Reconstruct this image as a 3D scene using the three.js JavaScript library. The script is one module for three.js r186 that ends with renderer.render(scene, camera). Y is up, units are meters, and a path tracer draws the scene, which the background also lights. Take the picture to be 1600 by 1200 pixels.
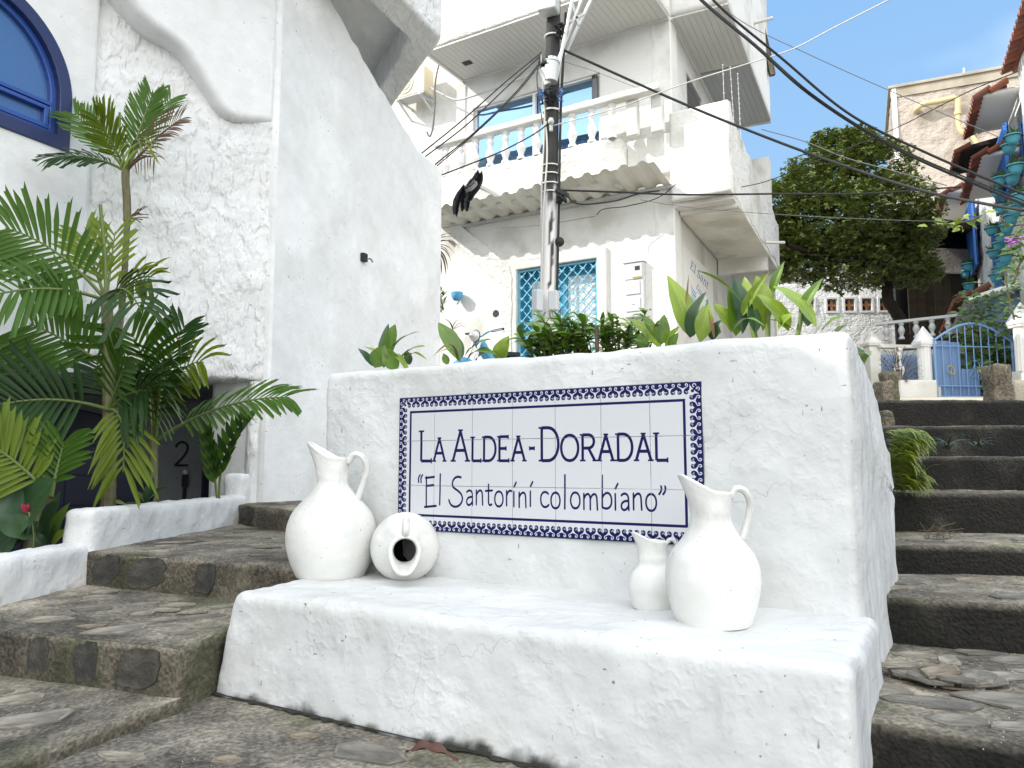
import * as THREE from 'three';
import { mergeGeometries } from 'three/addons/utils/BufferGeometryUtils.js';
import { RoundedBoxGeometry } from 'three/addons/geometries/RoundedBoxGeometry.js';
import { ImprovedNoise } from 'three/addons/math/ImprovedNoise.js';

// ---------------------------------------------------------------- camera, sky, sun, exposure
const scene = new THREE.Scene();
const camera = new THREE.PerspectiveCamera(53.05, 4 / 3, 0.05, 400);
camera.position.set(0, 0.87, 0);
camera.rotation.set(THREE.MathUtils.degToRad(6), 0, 0);
const renderer = new THREE.WebGLRenderer({ antialias: true });
renderer.setSize(1024, 768);
renderer.toneMapping = THREE.LinearToneMapping;
renderer.toneMappingExposure = 2.6;
renderer.shadowMap.enabled = true;

const SUN = new THREE.Vector3(-0.78, 0.58, 0.12).normalize();
const noiseGen = new ImprovedNoise();
const nz = (x, y, z) => noiseGen.noise(x, y, z);
function fbm(x, y, z, o = 4) { let s = 0, a = 0.5; for (let i = 0; i < o; i++) { s += a * nz(x, y, z); x = x * 2.03 + 7.1; y = y * 2.03 + 3.7; z = z * 2.03 + 5.3; a *= 0.5; } return s; }
const clamp = (x, a = 0, b = 1) => Math.min(b, Math.max(a, x));
const smooth = (a, b, x) => { const t = clamp((x - a) / (b - a)); return t * t * (3 - 2 * t); };
const mix = (a, b, t) => a + (b - a) * t;
{ // clear blue tropical sky, thin cloud and pale horizon; brighter cloud added as fill
  const COVER = (x, y, z) => 0.44 * z - 0.10;            // bright cloud added behind the viewer to fill the shade, mostly out of view
  const W = 1024, H = 512, data = new Float32Array(W * H * 4);
  for (let j = 0; j < H; j++) for (let i = 0; i < W; i++) {
    const el = ((j + 0.5) / H - 0.5) * Math.PI, az = ((i + 0.5) / W - 0.5) * 2 * Math.PI;
    const x = Math.cos(el) * Math.cos(az), y = Math.sin(el), z = Math.cos(el) * Math.sin(az);
    const up = Math.max(0, y), k = Math.pow(1 - up, 2.2);
    const c = [mix(0.09, 0.22, k), mix(0.195, 0.31, k), mix(0.36, 0.39, k)];
    const s = Math.max(0, x * SUN.x + y * SUN.y + z * SUN.z);
    const glow = 0.25 * Math.pow(s, 3) + 0.6 * Math.pow(s, 30);
    const q = 1 / (0.22 + up);
    let cl = fbm(x * q * 0.7 + 3.4, 1.7, z * q * 0.7 + 6.1, 5) + 0.45 * fbm(x * q * 2.6 + 1, 8.2, z * q * 2 + 4, 4);
    cl = smooth(-0.30, 0.26, cl + COVER(x, y, z)) * 0.88 * smooth(-0.02, 0.12, y);
    const o = (j * W + i) * 4;
    for (let n = 0; n < 3; n++) { let v = c[n] + glow; v = mix(v, [1.0, 0.992, 0.97][n] * 1.28, cl); data[o + n] = y < 0 ? [0.30, 0.30, 0.28][n] : v; }
    data[o + 3] = 1;
  }
  const sky = new THREE.DataTexture(data, W, H, THREE.RGBAFormat, THREE.FloatType);
  sky.mapping = THREE.EquirectangularReflectionMapping; sky.magFilter = THREE.LinearFilter; sky.needsUpdate = true;
  scene.background = sky; scene.environment = sky;
}
const sun = new THREE.DirectionalLight(new THREE.Color(1, 0.94, 0.85), 1.9);
sun.position.copy(SUN).multiplyScalar(60); sun.castShadow = true; sun.shadow.mapSize.set(4096, 4096);
Object.assign(sun.shadow.camera, { left: -30, right: 30, top: 30, bottom: -30, near: 1, far: 150 });
scene.add(sun, sun.target);

// ---------------------------------------------------------------- helpers
function rand(seed) { let a = seed >>> 0; return () => { a = (a + 0x6D2B79F5) >>> 0; let t = a; t = Math.imul(t ^ (t >>> 15), t | 1); t ^= t + Math.imul(t ^ (t >>> 7), t | 61); return ((t ^ (t >>> 14)) >>> 0) / 4294967296; }; }
const V3 = (a, b, c) => Array.isArray(a) ? new THREE.Vector3(...a) : new THREE.Vector3(a, b, c);
const SITE = -31 * Math.PI / 180;                       // the sign wall and the house behind it share this turn
const siteM = new THREE.Matrix4().makeRotationY(SITE);
const site = (x, y, z) => V3(x, y, z).applyMatrix4(siteM).toArray();
const taken = {};
function numbered(n) { const k = taken[n] = (taken[n] ?? -1) + 1; return k ? n + '_' + String(k).padStart(3, '0') : n; }
function tag(o, label, category, group, kind) { if (label) o.userData.label = label; if (category) o.userData.category = category; if (group) o.userData.group = group; if (kind) o.userData.kind = kind; return o; }
function thing(name, label, category, pos = [0, 0, 0], ry = 0, group, kind) {
  const o = new THREE.Group(); o.name = numbered(name); o.position.set(...pos); o.rotation.y = ry; scene.add(o);
  return tag(o, label, category, group, kind);
}
function part(parent, name, geo, mat, label, kind) {
  const m = new THREE.Mesh(Array.isArray(geo) ? merge(geo) : geo, mat); m.name = name; m.castShadow = m.receiveShadow = true; parent.add(m);
  if (label) m.userData.label = label; if (kind) m.userData.kind = kind; return m;
}
function solo(name, label, category, geo, mat, group, kind) {   // a thing that is one mesh; geometry in world axes
  const g = Array.isArray(geo) ? merge(geo) : geo; g.computeBoundingBox(); const b = g.boundingBox;
  const c = V3((b.min.x + b.max.x) / 2, b.min.y, (b.min.z + b.max.z) / 2); g.translate(-c.x, -c.y, -c.z);
  const m = new THREE.Mesh(g, mat); m.name = numbered(name); m.position.copy(c); m.castShadow = m.receiveShadow = true; scene.add(m);
  return tag(m, label, category, group, kind);
}
function copy(o, label, name) { const c = o.clone(); c.name = numbered(name ?? o.name.replace(/_\d{3}$/, '')); scene.add(c); c.userData = { ...o.userData }; if (label) c.userData.label = label; return c; }
function merge(list) {
  const color = list.some((g) => g.attributes.color);
  return mergeGeometries(list.map((g) => {
    let h = g.index ? g.toNonIndexed() : g;
    for (const k of Object.keys(h.attributes)) if (!['position', 'normal', 'uv', 'color'].includes(k)) h.deleteAttribute(k);
    if (!h.attributes.normal) h.computeVertexNormals();
    if (!h.attributes.uv) h.setAttribute('uv', new THREE.BufferAttribute(new Float32Array(h.attributes.position.count * 2), 2));
    if (color && !h.attributes.color) h.setAttribute('color', new THREE.BufferAttribute(new Float32Array(h.attributes.position.count * 3).fill(1), 3));
    h.morphAttributes = {}; return h;
  }));
}
function smoothNormals(g, tol = 1e4) {                   // averaged over equal positions, whatever the uv seams
  const p = g.attributes.position, ix = g.index ? g.index.array : null, n = ix ? ix.length : p.count, map = new Map(), id = new Int32Array(p.count), acc = [];
  for (let i = 0; i < p.count; i++) { const k = Math.round(p.getX(i) * tol) + '_' + Math.round(p.getY(i) * tol) + '_' + Math.round(p.getZ(i) * tol); let q = map.get(k); if (q === undefined) { q = acc.length / 3; map.set(k, q); acc.push(0, 0, 0); } id[i] = q; }
  const a = V3(0, 0, 0), b = V3(0, 0, 0), c = V3(0, 0, 0);
  for (let t = 0; t < n; t += 3) {
    const i = ix ? ix[t] : t, j = ix ? ix[t + 1] : t + 1, k = ix ? ix[t + 2] : t + 2;
    a.fromBufferAttribute(p, i); b.fromBufferAttribute(p, j).sub(a); c.fromBufferAttribute(p, k).sub(a); b.cross(c);
    for (const v of [i, j, k]) { acc[id[v] * 3] += b.x; acc[id[v] * 3 + 1] += b.y; acc[id[v] * 3 + 2] += b.z; }
  }
  const out = new Float32Array(p.count * 3);
  for (let i = 0; i < p.count; i++) { const x = acc[id[i] * 3], y = acc[id[i] * 3 + 1], z = acc[id[i] * 3 + 2], l = Math.hypot(x, y, z) || 1; out[i * 3] = x / l; out[i * 3 + 1] = y / l; out[i * 3 + 2] = z / l; }
  g.setAttribute('normal', new THREE.BufferAttribute(out, 3)); return g;
}
// a hand-plastered block: rounded edges and lumpy faces; corners (plan quad a front left, b front right, c back right, d back left) between y0 and y1
function lump({ a, b, c, d, y0, y1, r = 0.05, amp = 0.006, freq = 5, seg = 0.05, warp, paint, fine = 0.4 }) {
  const w = Math.hypot(b[0] - a[0], b[1] - a[1]), dp = Math.hypot(d[0] - a[0], d[1] - a[1]), h = y1 - y0;
  const g = new THREE.BoxGeometry(w, h, dp, clamp(Math.ceil(w / seg), 2, 260), clamp(Math.ceil(h / seg), 2, 200), clamp(Math.ceil(dp / seg), 2, 200));
  const p = g.attributes.position, uv = g.attributes.uv, N = g.attributes.normal, q = V3(0, 0, 0), inn = V3(0, 0, 0), dir = V3(0, 0, 0);
  const R = Math.min(r, w / 2.01, h / 2.01, dp / 2.01), ex = w / 2 - R, ey = h / 2 - R, ez = dp / 2 - R, so = a[0] * 3.1 + a[1] * 1.7 + y1;
  const col = paint ? new Float32Array(p.count * 3) : null;
  for (let i = 0; i < p.count; i++) {
    q.fromBufferAttribute(p, i);
    const nx = Math.abs(N.getX(i)), ny = Math.abs(N.getY(i));
    uv.setXY(i, nx > 0.5 ? q.z + so : q.x + so, ny > 0.5 ? q.z : q.y);
    inn.set(clamp(q.x, -ex, ex), clamp(q.y, -ey, ey), clamp(q.z, -ez, ez)); dir.copy(q).sub(inn); if (dir.lengthSq() < 1e-12) dir.set(0, 1, 0); dir.normalize();
    q.copy(inn).addScaledVector(dir, R);
    const s = (q.x / w) + 0.5, t = 0.5 - q.z / dp;               // t 0 front, 1 back
    const X = mix(mix(a[0], b[0], s), mix(d[0], c[0], s), t), Z = mix(mix(a[1], b[1], s), mix(d[1], c[1], s), t), Y = q.y + y0 + h / 2;
    const n = amp * (fbm(X * freq, Y * freq, Z * freq, 3) * 2 + fine * fbm(X * freq * 5 + 9, Y * freq * 5, Z * freq * 5, 3));
    q.set(X + dir.x * n, Y + dir.y * n, Z + dir.z * n);
    if (warp) warp(q, s, (Y - y0) / h, t, dir);
    p.setXYZ(i, q.x, q.y, q.z);
    if (paint) { const k = paint(q, s, (Y - y0) / h, t, dir); col.set(k, i * 3); }
  }
  if (col) g.setAttribute('color', new THREE.BufferAttribute(col, 3));
  return smoothNormals(g);
}
// a free sheet from a function of (u, v); uv in metres
function sheet(fn, nu, nv, us = 1, vs = 1) {
  const pos = [], uv = [], ix = [];
  for (let j = 0; j <= nv; j++) for (let i = 0; i <= nu; i++) { const q = fn(i / nu, j / nv); pos.push(q.x, q.y, q.z); uv.push(i / nu * us, j / nv * vs); }
  for (let j = 0; j < nv; j++) for (let i = 0; i < nu; i++) { const o = j * (nu + 1) + i; ix.push(o, o + 1, o + nu + 2, o, o + nu + 2, o + nu + 1); }
  const g = new THREE.BufferGeometry(); g.setAttribute('position', new THREE.Float32BufferAttribute(pos, 3)); g.setAttribute('uv', new THREE.Float32BufferAttribute(uv, 2)); g.setIndex(ix); g.computeVertexNormals(); return g;
}
function box(w, h, d, x, y, z, ry = 0, r = 0) { // centred in plan on (x, z), standing on y
  const g = r ? new RoundedBoxGeometry(w, h, d, 2, r) : new THREE.BoxGeometry(w, h, d);
  const p = g.attributes.position, n = g.attributes.normal, uv = g.attributes.uv;
  for (let i = 0; i < p.count; i++) { const ax = Math.abs(n.getX(i)), ay = Math.abs(n.getY(i)), az = Math.abs(n.getZ(i)); if (ax >= ay && ax >= az) uv.setXY(i, p.getZ(i), p.getY(i)); else if (ay >= az) uv.setXY(i, p.getX(i), p.getZ(i)); else uv.setXY(i, p.getX(i), p.getY(i)); }
  if (ry) g.rotateY(ry); g.translate(x, y + h / 2, z); return g;
}
function beam(a, b, w, h, r = 0) { // a bar from a to b, w wide and h high
  a = V3(a); b = V3(b); const L = a.distanceTo(b), g = r ? new RoundedBoxGeometry(w, h, L, 2, r) : new THREE.BoxGeometry(w, h, L);
  const m = new THREE.Matrix4().lookAt(b, a, Math.abs(b.y - a.y) > L * 0.99 ? V3(1, 0, 0) : V3(0, 1, 0)); m.setPosition(a.clone().add(b).multiplyScalar(0.5)); return g.applyMatrix4(m);
}
function tube(pts, r, seg = 6, steps) { const c = new THREE.CatmullRomCurve3(pts.map((p) => V3(Array.isArray(p) ? p : p.toArray()))); return new THREE.TubeGeometry(c, steps ?? Math.max(2, pts.length * 5), r, seg, false); }
function rod(a, b, r, r2 = r, seg = 8) { a = V3(a); b = V3(b); const L = a.distanceTo(b), g = new THREE.CylinderGeometry(r2, r, L, seg); const q = new THREE.Quaternion().setFromUnitVectors(V3(0, 1, 0), b.clone().sub(a).normalize()); return g.applyQuaternion(q).translate((a.x + b.x) / 2, (a.y + b.y) / 2, (a.z + b.z) / 2); }
function prism(pts, depth, bevel = 0) { const s = new THREE.Shape(pts.map((p) => new THREE.Vector2(...p))); return new THREE.ExtrudeGeometry(s, { depth, bevelEnabled: bevel > 0, bevelSize: bevel, bevelThickness: bevel, bevelSegments: 2, curveSegments: 16 }); }
const tidy = (pts, n) => new THREE.CatmullRomCurve3(pts.map((p) => new THREE.Vector3(p[0], p[1], 0)), false, 'centripetal').getPoints(n).map((p) => [p.x, p.y]);
const turned = (g, pos, ry = 0, rx = 0, rz = 0) => g.applyMatrix4(new THREE.Matrix4().compose(V3(pos), new THREE.Quaternion().setFromEuler(new THREE.Euler(rx, ry, rz, 'YXZ')), V3(1, 1, 1)));
function lathe(pts, seg = 40) { return new THREE.LatheGeometry(pts.map((p) => new THREE.Vector2(...p)), seg); }
const spline = (pts, n = 40) => new THREE.SplineCurve(pts.map((p) => new THREE.Vector2(...p))).getPoints(n).map((p) => [Math.max(0, p.x), p.y]);
const tint = (g, fn) => { const p = g.attributes.position, c = new Float32Array(p.count * 3); for (let i = 0; i < p.count; i++) c.set(fn(p.getX(i), p.getY(i), p.getZ(i)), i * 3); g.setAttribute('color', new THREE.BufferAttribute(c, 3)); return g; };

// ---------------------------------------------------------------- textures
function pnoise(P, seed) { // periodic value noise of P cells
  const r = rand(seed), t = new Float32Array(P * P); for (let i = 0; i < t.length; i++) t[i] = r();
  return (x, y) => { x *= P; y *= P; let i = Math.floor(x), j = Math.floor(y); let u = x - i, v = y - j; u = u * u * (3 - 2 * u); v = v * v * (3 - 2 * v); i = ((i % P) + P) % P; j = ((j % P) + P) % P; const i1 = (i + 1) % P, j1 = (j + 1) % P; return mix(mix(t[j * P + i], t[j * P + i1], u), mix(t[j1 * P + i], t[j1 * P + i1], u), v); };
}
function pfbm(P, oct, seed, gain = 0.5) { const L = []; for (let i = 0; i < oct; i++) L.push(pnoise(P << i, seed + i * 13)); return (x, y) => { let s = 0, a = 1, w = 0; for (const f of L) { s += a * f(x, y); w += a; a *= gain; } return s / w; }; }
function tex(size, metres, srgb, fn) {
  const d = new Uint8Array(size * size * 4);
  for (let j = 0; j < size; j++) for (let i = 0; i < size; i++) { const c = fn(i / size, j / size), o = (j * size + i) * 4; if (typeof c === 'number') d[o] = d[o + 1] = d[o + 2] = clamp(c) * 255; else for (let k = 0; k < 3; k++) d[o + k] = clamp(c[k]) * 255; d[o + 3] = 255; }
  const t = new THREE.DataTexture(d, size, size); t.wrapS = t.wrapT = THREE.RepeatWrapping; t.magFilter = t.minFilter = THREE.LinearFilter; if (srgb) t.colorSpace = THREE.SRGBColorSpace; t.repeat.set(1 / metres, 1 / metres); t.needsUpdate = true; return t;
}
const T = {};
{
  const a = pfbm(4, 7, 11), b = pfbm(9, 5, 23), c = pfbm(64, 3, 31), s1 = pfbm(6, 5, 41), cr = pfbm(5, 6, 57);
  // brushed lime plaster: soft lumps, trowel ridges, brush grain, a few hairline cracks
  const rr1 = pfbm(16, 4, 43), rr2 = pfbm(34, 3, 47);
  T.plaster = tex(1024, 1.3, false, (u, v) => { const w = 0.03 * (a(v, u) - 0.5); const rg = 1 - Math.abs(2 * s1(u + 0.15 * a(v, u), v) - 1), r1 = 1 - Math.abs(2 * rr1(u + w, v + 2 * w) - 1), r2 = 1 - Math.abs(2 * rr2(u - w, v) - 1); const patch = smooth(0.42, 0.62, b(u, v)); return 0.34 * a(u, v) + 0.12 * rg * rg + 0.2 * patch * r1 * r1 + 0.14 * r2 * r2 * (0.4 + 0.6 * patch) + 0.1 * c(u, v); });
  const a2 = pfbm(5, 5, 71), r2 = pfbm(7, 4, 83), f2 = pfbm(20, 4, 97);
  // coarse thrown plaster with ridges and hollows
  T.rough = tex(1024, 1.1, false, (u, v) => { const w = 0.06 * (a2(v, u) - 0.5); const rg = 1 - Math.abs(2 * r2(u + w, v - w) - 1), rh = 1 - Math.abs(2 * f2(u, v) - 1); return 0.45 * a2(u, v) + 0.38 * Math.pow(rg, 2.4) + 0.2 * rh * rh; });
  const e = pfbm(4, 8, 101, 0.6), e2 = pfbm(12, 5, 113), e3 = pfbm(150, 2, 127), e4 = pfbm(3, 5, 131), e5 = pfbm(5, 3, 137);
  const ton = (k) => [0.22 + 0.46 * k, 0.21 + 0.437 * k, 0.19 + 0.40 * k];
  const fl = (u, v) => { const st = e2(u, v + 0.2 * e4(u, v));return clamp(0.6 * e(u, v) + 0.16 * st + 0.26 * e3(u, v) - 0.02); };
  T.concrete = tex(1024, 1.6, true, (u, v) => { let k = fl(u, v); k = 0.5 + (k - 0.5) * 2.7; const m = smooth(0.56, 0.72, e4(u, v)); const t = ton(clamp(k)); return [t[0] * (1 - 0.3 * m), t[1] * (1 - 0.26 * m), t[2] * (1 - 0.34 * m)]; });
  T.concreteBump = tex(1024, 1.6, false, (u, v) => fl(u, v));
  const m1 = pfbm(3, 7, 211, 0.58), m2 = pfbm(40, 4, 223);
  T.moss = tex(1024, 1.4, true, (u, v) => { const k = smooth(0.44, 0.66, m1(u, v)), g = m2(u, v); const dry = [0.34, 0.32, 0.28], wet = [0.085, 0.09, 0.085]; return [0, 1, 2].map((n) => mix(wet[n], dry[n], k * 0.9) * (0.7 + 0.6 * g)); });
  const w1 = pfbm(2, 6, 301), w2 = pfbm(24, 4, 311), w3 = pfbm(3, 8, 317, 0.62), w4 = pnoise(130, 331);
  T.slate = tex(512, 1.6, true, (u, v) => { const g = w2(u * 1, v * 1) * 0.5 + 0.5 * w1(u, v); const k = 0.82 + 0.75 * (w3(u, v) - 0.5);return [k, k * 0.985, k * 0.955]; });
  const l1 = pfbm(5, 4, 351), l2 = pfbm(9, 4, 361), l3 = pfbm(40, 3, 371);
  // hand-thrown plaster: soft upright lumps and hollows
  T.lumpy = tex(1024, 1.2, false, (u, v) => { const w = 0.07 * (l1(v, u) - 0.5), h = l2(u * 2 + w, v + w); return 0.5 * l1(u + w, v) + 0.42 * smooth(0.3, 0.72, h) + 0.07 * l3(u, v); });
  // limewash stains: very light grey clouding
  const d1 = pfbm(3, 7, 401, 0.55), d2 = pfbm(30, 4, 421), d3 = pnoise(150, 431), d4 = pfbm(7, 5, 441), d5 = pfbm(6, 6, 451);
  T.wash = tex(1024, 2.3, true, (u, v) => { const k = smooth(0.35, 0.7, d1(u, v)), g = d2(u, v); const pit = smooth(0.94, 0.99, d3(u, v)) * smooth(0.5, 0.62, d4(u, v)) * 0.45, sm = 0.03 * smooth(0.5, 0.8, d4(v, u)); const hair = Math.abs(d5(u, v) - 0.5) < 0.0018 && d4(v + 0.3, u) > 0.6 ? 0.1 : 0; const l = 0.94 + 0.05 * (g - 0.5) - 0.05 * (1 - k) - pit - sm - hair; return [l, l * 1.002, l * (0.998 - 0.3 * sm)]; });
  // weathered white of the house behind: rain streaks under edges
  const q1 = pfbm(5, 6, 501), q2 = pfbm(8, 5, 521);
  T.weather = tex(1024, 3.1, true, (u, v) => { const k = smooth(0.5, 0.78, q1(u, v)) * 0.09 + 0.05 * smooth(0.5, 0.8, q2(u, v)); return [0.93 - k, 0.928 - k * 1.05, 0.915 - k * 1.2]; });
  const k1 = pfbm(6, 6, 601), k2 = pnoise(48, 611);
  T.bark = tex(512, 0.6, true, (u, v) => { const k = 0.5 * k1(u, v) + 0.4 * k2(0.02 * k1(u, v), v); return [0.24 + 0.34 * k, 0.21 + 0.31 * k, 0.17 + 0.26 * k]; });
  T.rust = tex(512, 0.9, true, (u, v) => { const k = k1(u, v), m = smooth(0.5, 0.75, q1(u * 3, v)) * 0.35; return [mix(0.88, 0.6, m) * (0.9 + 0.2 * k), mix(0.87, 0.56, m) * (0.9 + 0.2 * k), mix(0.84, 0.5, m) * (0.9 + 0.2 * k)]; });
}
const std = (o) => new THREE.MeshStandardMaterial({ roughness: 0.85, ...o });
const phys = (o) => new THREE.MeshPhysicalMaterial({ roughness: 0.6, ...o });
const lin = (r, g, b) => new THREE.Color().setRGB(r, g, b);
const M = {
  plaster: std({ color: lin(0.79, 0.8, 0.805), map: T.wash, bumpMap: T.plaster, bumpScale: 0.012, roughness: 0.8, vertexColors: true }),
  plain: std({ color: lin(0.97, 0.975, 0.975), map: T.wash, bumpMap: T.plaster, bumpScale: 0.007, roughness: 0.85 }),
  rough: std({ color: lin(0.94, 0.945, 0.945), map: T.wash, bumpMap: T.lumpy, bumpScale: 0.04, roughness: 0.85 }),
  house: std({ color: lin(0.87, 0.87, 0.86), map: T.weather, bumpMap: T.plaster, bumpScale: 0.012, roughness: 0.9 }),
  houseRough: std({ color: lin(0.87, 0.87, 0.86), map: T.weather, bumpMap: T.rough, bumpScale: 0.035, roughness: 0.9 }),
  concrete: std({ map: T.concrete, vertexColors: false, bumpMap: T.concreteBump, bumpScale: 0.018, roughness: 0.92 }),
  riser: std({ color: lin(0.62, 0.6, 0.56), map: T.concrete, bumpMap: T.concreteBump, bumpScale: 0.02, roughness: 0.95 }),
  moss: std({ map: T.moss, bumpMap: T.concreteBump, bumpScale: 0.025, roughness: 0.95 }),
  navy: phys({ color: lin(0.012, 0.022, 0.095), roughness: 0.42, clearcoat: 0.25 }),
  navyDark: phys({ color: lin(0.008, 0.012, 0.06), roughness: 0.35 }),
  steel: std({ color: lin(0.42, 0.43, 0.44), metalness: 0.6, roughness: 0.45 }),
  greyPaint: std({ color: lin(0.5, 0.51, 0.5), roughness: 0.6 }),
  black: std({ color: lin(0.012, 0.012, 0.013), roughness: 0.6 }),
  cable: std({ color: lin(0.014, 0.015, 0.016), roughness: 0.7 }),
  cableGrey: std({ color: lin(0.16, 0.16, 0.17), roughness: 0.7 }),
  cableWhite: std({ color: lin(0.55, 0.54, 0.5), roughness: 0.7 }),
  white: std({ color: lin(0.8, 0.8, 0.79), roughness: 0.6 }),
  turquoise: std({ color: lin(0.06, 0.3, 0.38), roughness: 0.5 }),
  skyBlue: std({ color: lin(0.1, 0.36, 0.62), roughness: 0.55 }),
  gateBlue: std({ color: lin(0.2, 0.36, 0.62), roughness: 0.5 }),
  doorBlue: std({ color: lin(0.05, 0.27, 0.42), roughness: 0.5 }),
  grilleBlue: std({ color: lin(0.2, 0.5, 0.64), roughness: 0.45 }),
  beige: std({ color: lin(0.54, 0.475, 0.42), bumpMap: T.rough, bumpScale: 0.05, map: T.weather, roughness: 0.95 }),
  terracotta: std({ color: lin(0.26, 0.085, 0.05), roughness: 0.85 }),
  bark: std({ map: T.bark, bumpMap: T.bark, bumpScale: 0.01, roughness: 0.95 }),
  soil: std({ color: lin(0.035, 0.026, 0.018), roughness: 1 }),
  window: phys({ color: lin(0.10, 0.13, 0.16), roughness: 0.03, metalness: 0.0, clearcoat: 1, clearcoatRoughness: 0.02 }),
};
M.mossy = std({ color: lin(0.36, 0.36, 0.355), map: T.concrete, bumpMap: T.concreteBump, bumpScale: 0.03, roughness: 0.95, vertexColors: true });
M.blueSash = phys({ color: lin(0.02, 0.07, 0.3), roughness: 0.35, clearcoat: 0.3 });
M.blueGlass = phys({ color: lin(0.06, 0.14, 0.33), roughness: 0.06, clearcoat: 1, clearcoatRoughness: 0.03 });
{ const f = pfbm(30, 3, 777); T.strips = tex(512, 0.8, false, (u, v) => { const k = (u * 8) % 1; return (k < 0.08 ? 0 : 0.85) + 0.1 * f(u, v); }); }
M.pvc = std({ color: lin(0.62, 0.61, 0.58), roughness: 0.55, bumpMap: T.strips, bumpScale: 0.012 });
M.pvcGrey = std({ color: lin(0.4, 0.41, 0.42), roughness: 0.6, bumpMap: T.strips, bumpScale: 0.012 });
M.sheetMetal = std({ map: T.weather, color: lin(0.84, 0.83, 0.79), roughness: 0.7, side: THREE.DoubleSide });
M.glassFront = phys({ color: lin(0.02, 0.03, 0.045), roughness: 0.02, ior: 1.9, clearcoat: 1, clearcoatRoughness: 0.01, specularIntensity: 1, metalness: 0.0 });
M.darkGlass = phys({ color: lin(0.02, 0.025, 0.03), roughness: 0.05, clearcoat: 1 });
M.curtain = std({ color: lin(0.82, 0.84, 0.83), roughness: 0.9 });
M.alu = std({ color: lin(0.68, 0.69, 0.69), roughness: 0.4, metalness: 0.3 });
M.yellowed = std({ color: lin(0.7, 0.62, 0.45), roughness: 0.7 });
M.polePaint = std({ map: T.bark, color: lin(0.9, 0.9, 0.9), roughness: 0.9, bumpMap: T.bark, bumpScale: 0.015, vertexColors: true });
M.transformer = std({ color: lin(0.55, 0.57, 0.56), roughness: 0.45, metalness: 0.2 });
M.mirror = phys({ color: lin(0.22, 0.36, 0.54), roughness: 0.02, metalness: 1 });  // blue tint painted in for the reflection of a clear sky
M.boxWhite = std({ color: lin(0.52, 0.54, 0.55), roughness: 0.5 });
M.palmTrunk = std({ map: T.bark, color: lin(1.25, 1.35, 1.45), roughness: 0.9, bumpMap: T.bark, bumpScale: 0.004 });
M.crownshaft = std({ map: T.bark, color: lin(1.0, 1.2, 0.8), roughness: 0.6 });
M.poleWood = std({ color: lin(0.75, 0.75, 0.75), roughness: 0.9, vertexColors: true, bumpMap: T.bark, bumpScale: 0.008 });
M.skyBlueWire = std({ color: lin(0.08, 0.2, 0.45), roughness: 0.6 });
M.clothDark = std({ color: lin(0.035, 0.037, 0.042), roughness: 0.8, side: THREE.DoubleSide });
M.clothPale = std({ color: lin(0.35, 0.35, 0.36), roughness: 0.6, side: THREE.DoubleSide });
M.lens = phys({ color: lin(0.6, 0.58, 0.52), roughness: 0.1, clearcoat: 1 });
M.gateBoard = std({ color: lin(0.17, 0.28, 0.5), roughness: 0.6 });
M.yellow = std({ color: lin(0.55, 0.4, 0.04), roughness: 0.5 });
M.blueWash = std({ color: lin(0.28, 0.4, 0.62), roughness: 0.9, map: T.weather });
M.postConcrete = std({ color: lin(0.85, 0.8, 0.7), map: T.concrete, bumpMap: T.concreteBump, bumpScale: 0.02, roughness: 0.95 });
M.beigeConcrete = std({ color: lin(0.5, 0.45, 0.37), map: T.weather, bumpMap: T.concreteBump, bumpScale: 0.02, roughness: 0.95 });
M.darkBark = std({ color: lin(0.16, 0.13, 0.11), map: T.bark, bumpMap: T.bark, bumpScale: 0.02, roughness: 0.95 });
M.shedBoard = std({ color: lin(0.26, 0.23, 0.19), map: T.bark, roughness: 0.95 });
M.wallRelief = std({ color: lin(0.85, 0.85, 0.83), bumpMap: T.rough, bumpScale: 0.045, roughness: 0.9 });
M.brick = std({ color: lin(0.42, 0.2, 0.1), roughness: 0.9 });
M.pipeYellow = std({ color: lin(0.6, 0.5, 0.26), roughness: 0.6 });
M.shutter = std({ color: lin(0.05, 0.2, 0.6), roughness: 0.5 });
M.latticeShade = std({ color: lin(0.05, 0.15, 0.42), roughness: 0.8 });
M.magenta = std({ color: lin(0.3, 0.06, 0.35), roughness: 0.7, side: THREE.DoubleSide });
M.potGreen = std({ color: lin(0.05, 0.22, 0.22), roughness: 0.6 });
M.shadeGreyWall = std({ color: lin(0.42, 0.44, 0.46), map: T.wash, bumpMap: T.plaster, bumpScale: 0.006, roughness: 0.9 });  // grey put into the plaster to deepen the underpass shade
{ const g1 = pnoise(170, 877), g2 = pfbm(4, 6, 881), g3 = pfbm(20, 4, 883);
  T.clay = tex(1024, 0.9, true, (u, v) => { const sp = smooth(0.955, 0.985, g1(u, v)) * smooth(0.45, 0.58, g2(u, v)) * 0.7, d = 0.09 * smooth(0.5, 0.7, g2(v, u)), l = 0.95 - 0.05 * g3(u * 1, v * 3) - sp - d; return [l, l * 0.996, l * 0.975]; });
  const h1 = pfbm(2, 3, 887), h2 = pnoise(64, 889), h3 = pfbm(24, 3, 891); T.throwing = tex(512, 0.9, false, (u, v) => 0.55 * h2(0.01 * h1(u, v), v) + 0.3 * h3(u, v * 2) + 0.2 * h1(u, v)); }
M.step = std({ map: T.concrete, bumpMap: T.concreteBump, bumpScale: 0.018, roughness: 0.94, vertexColors: true });
M.dirt = std({ color: lin(0.045, 0.043, 0.035), roughness: 1, bumpMap: T.concreteBump, bumpScale: 0.02 });
M.kerb = std({ color: lin(0.93, 0.935, 0.935), map: T.wash, bumpMap: T.plaster, bumpScale: 0.012, roughness: 0.8, vertexColors: true });

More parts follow.
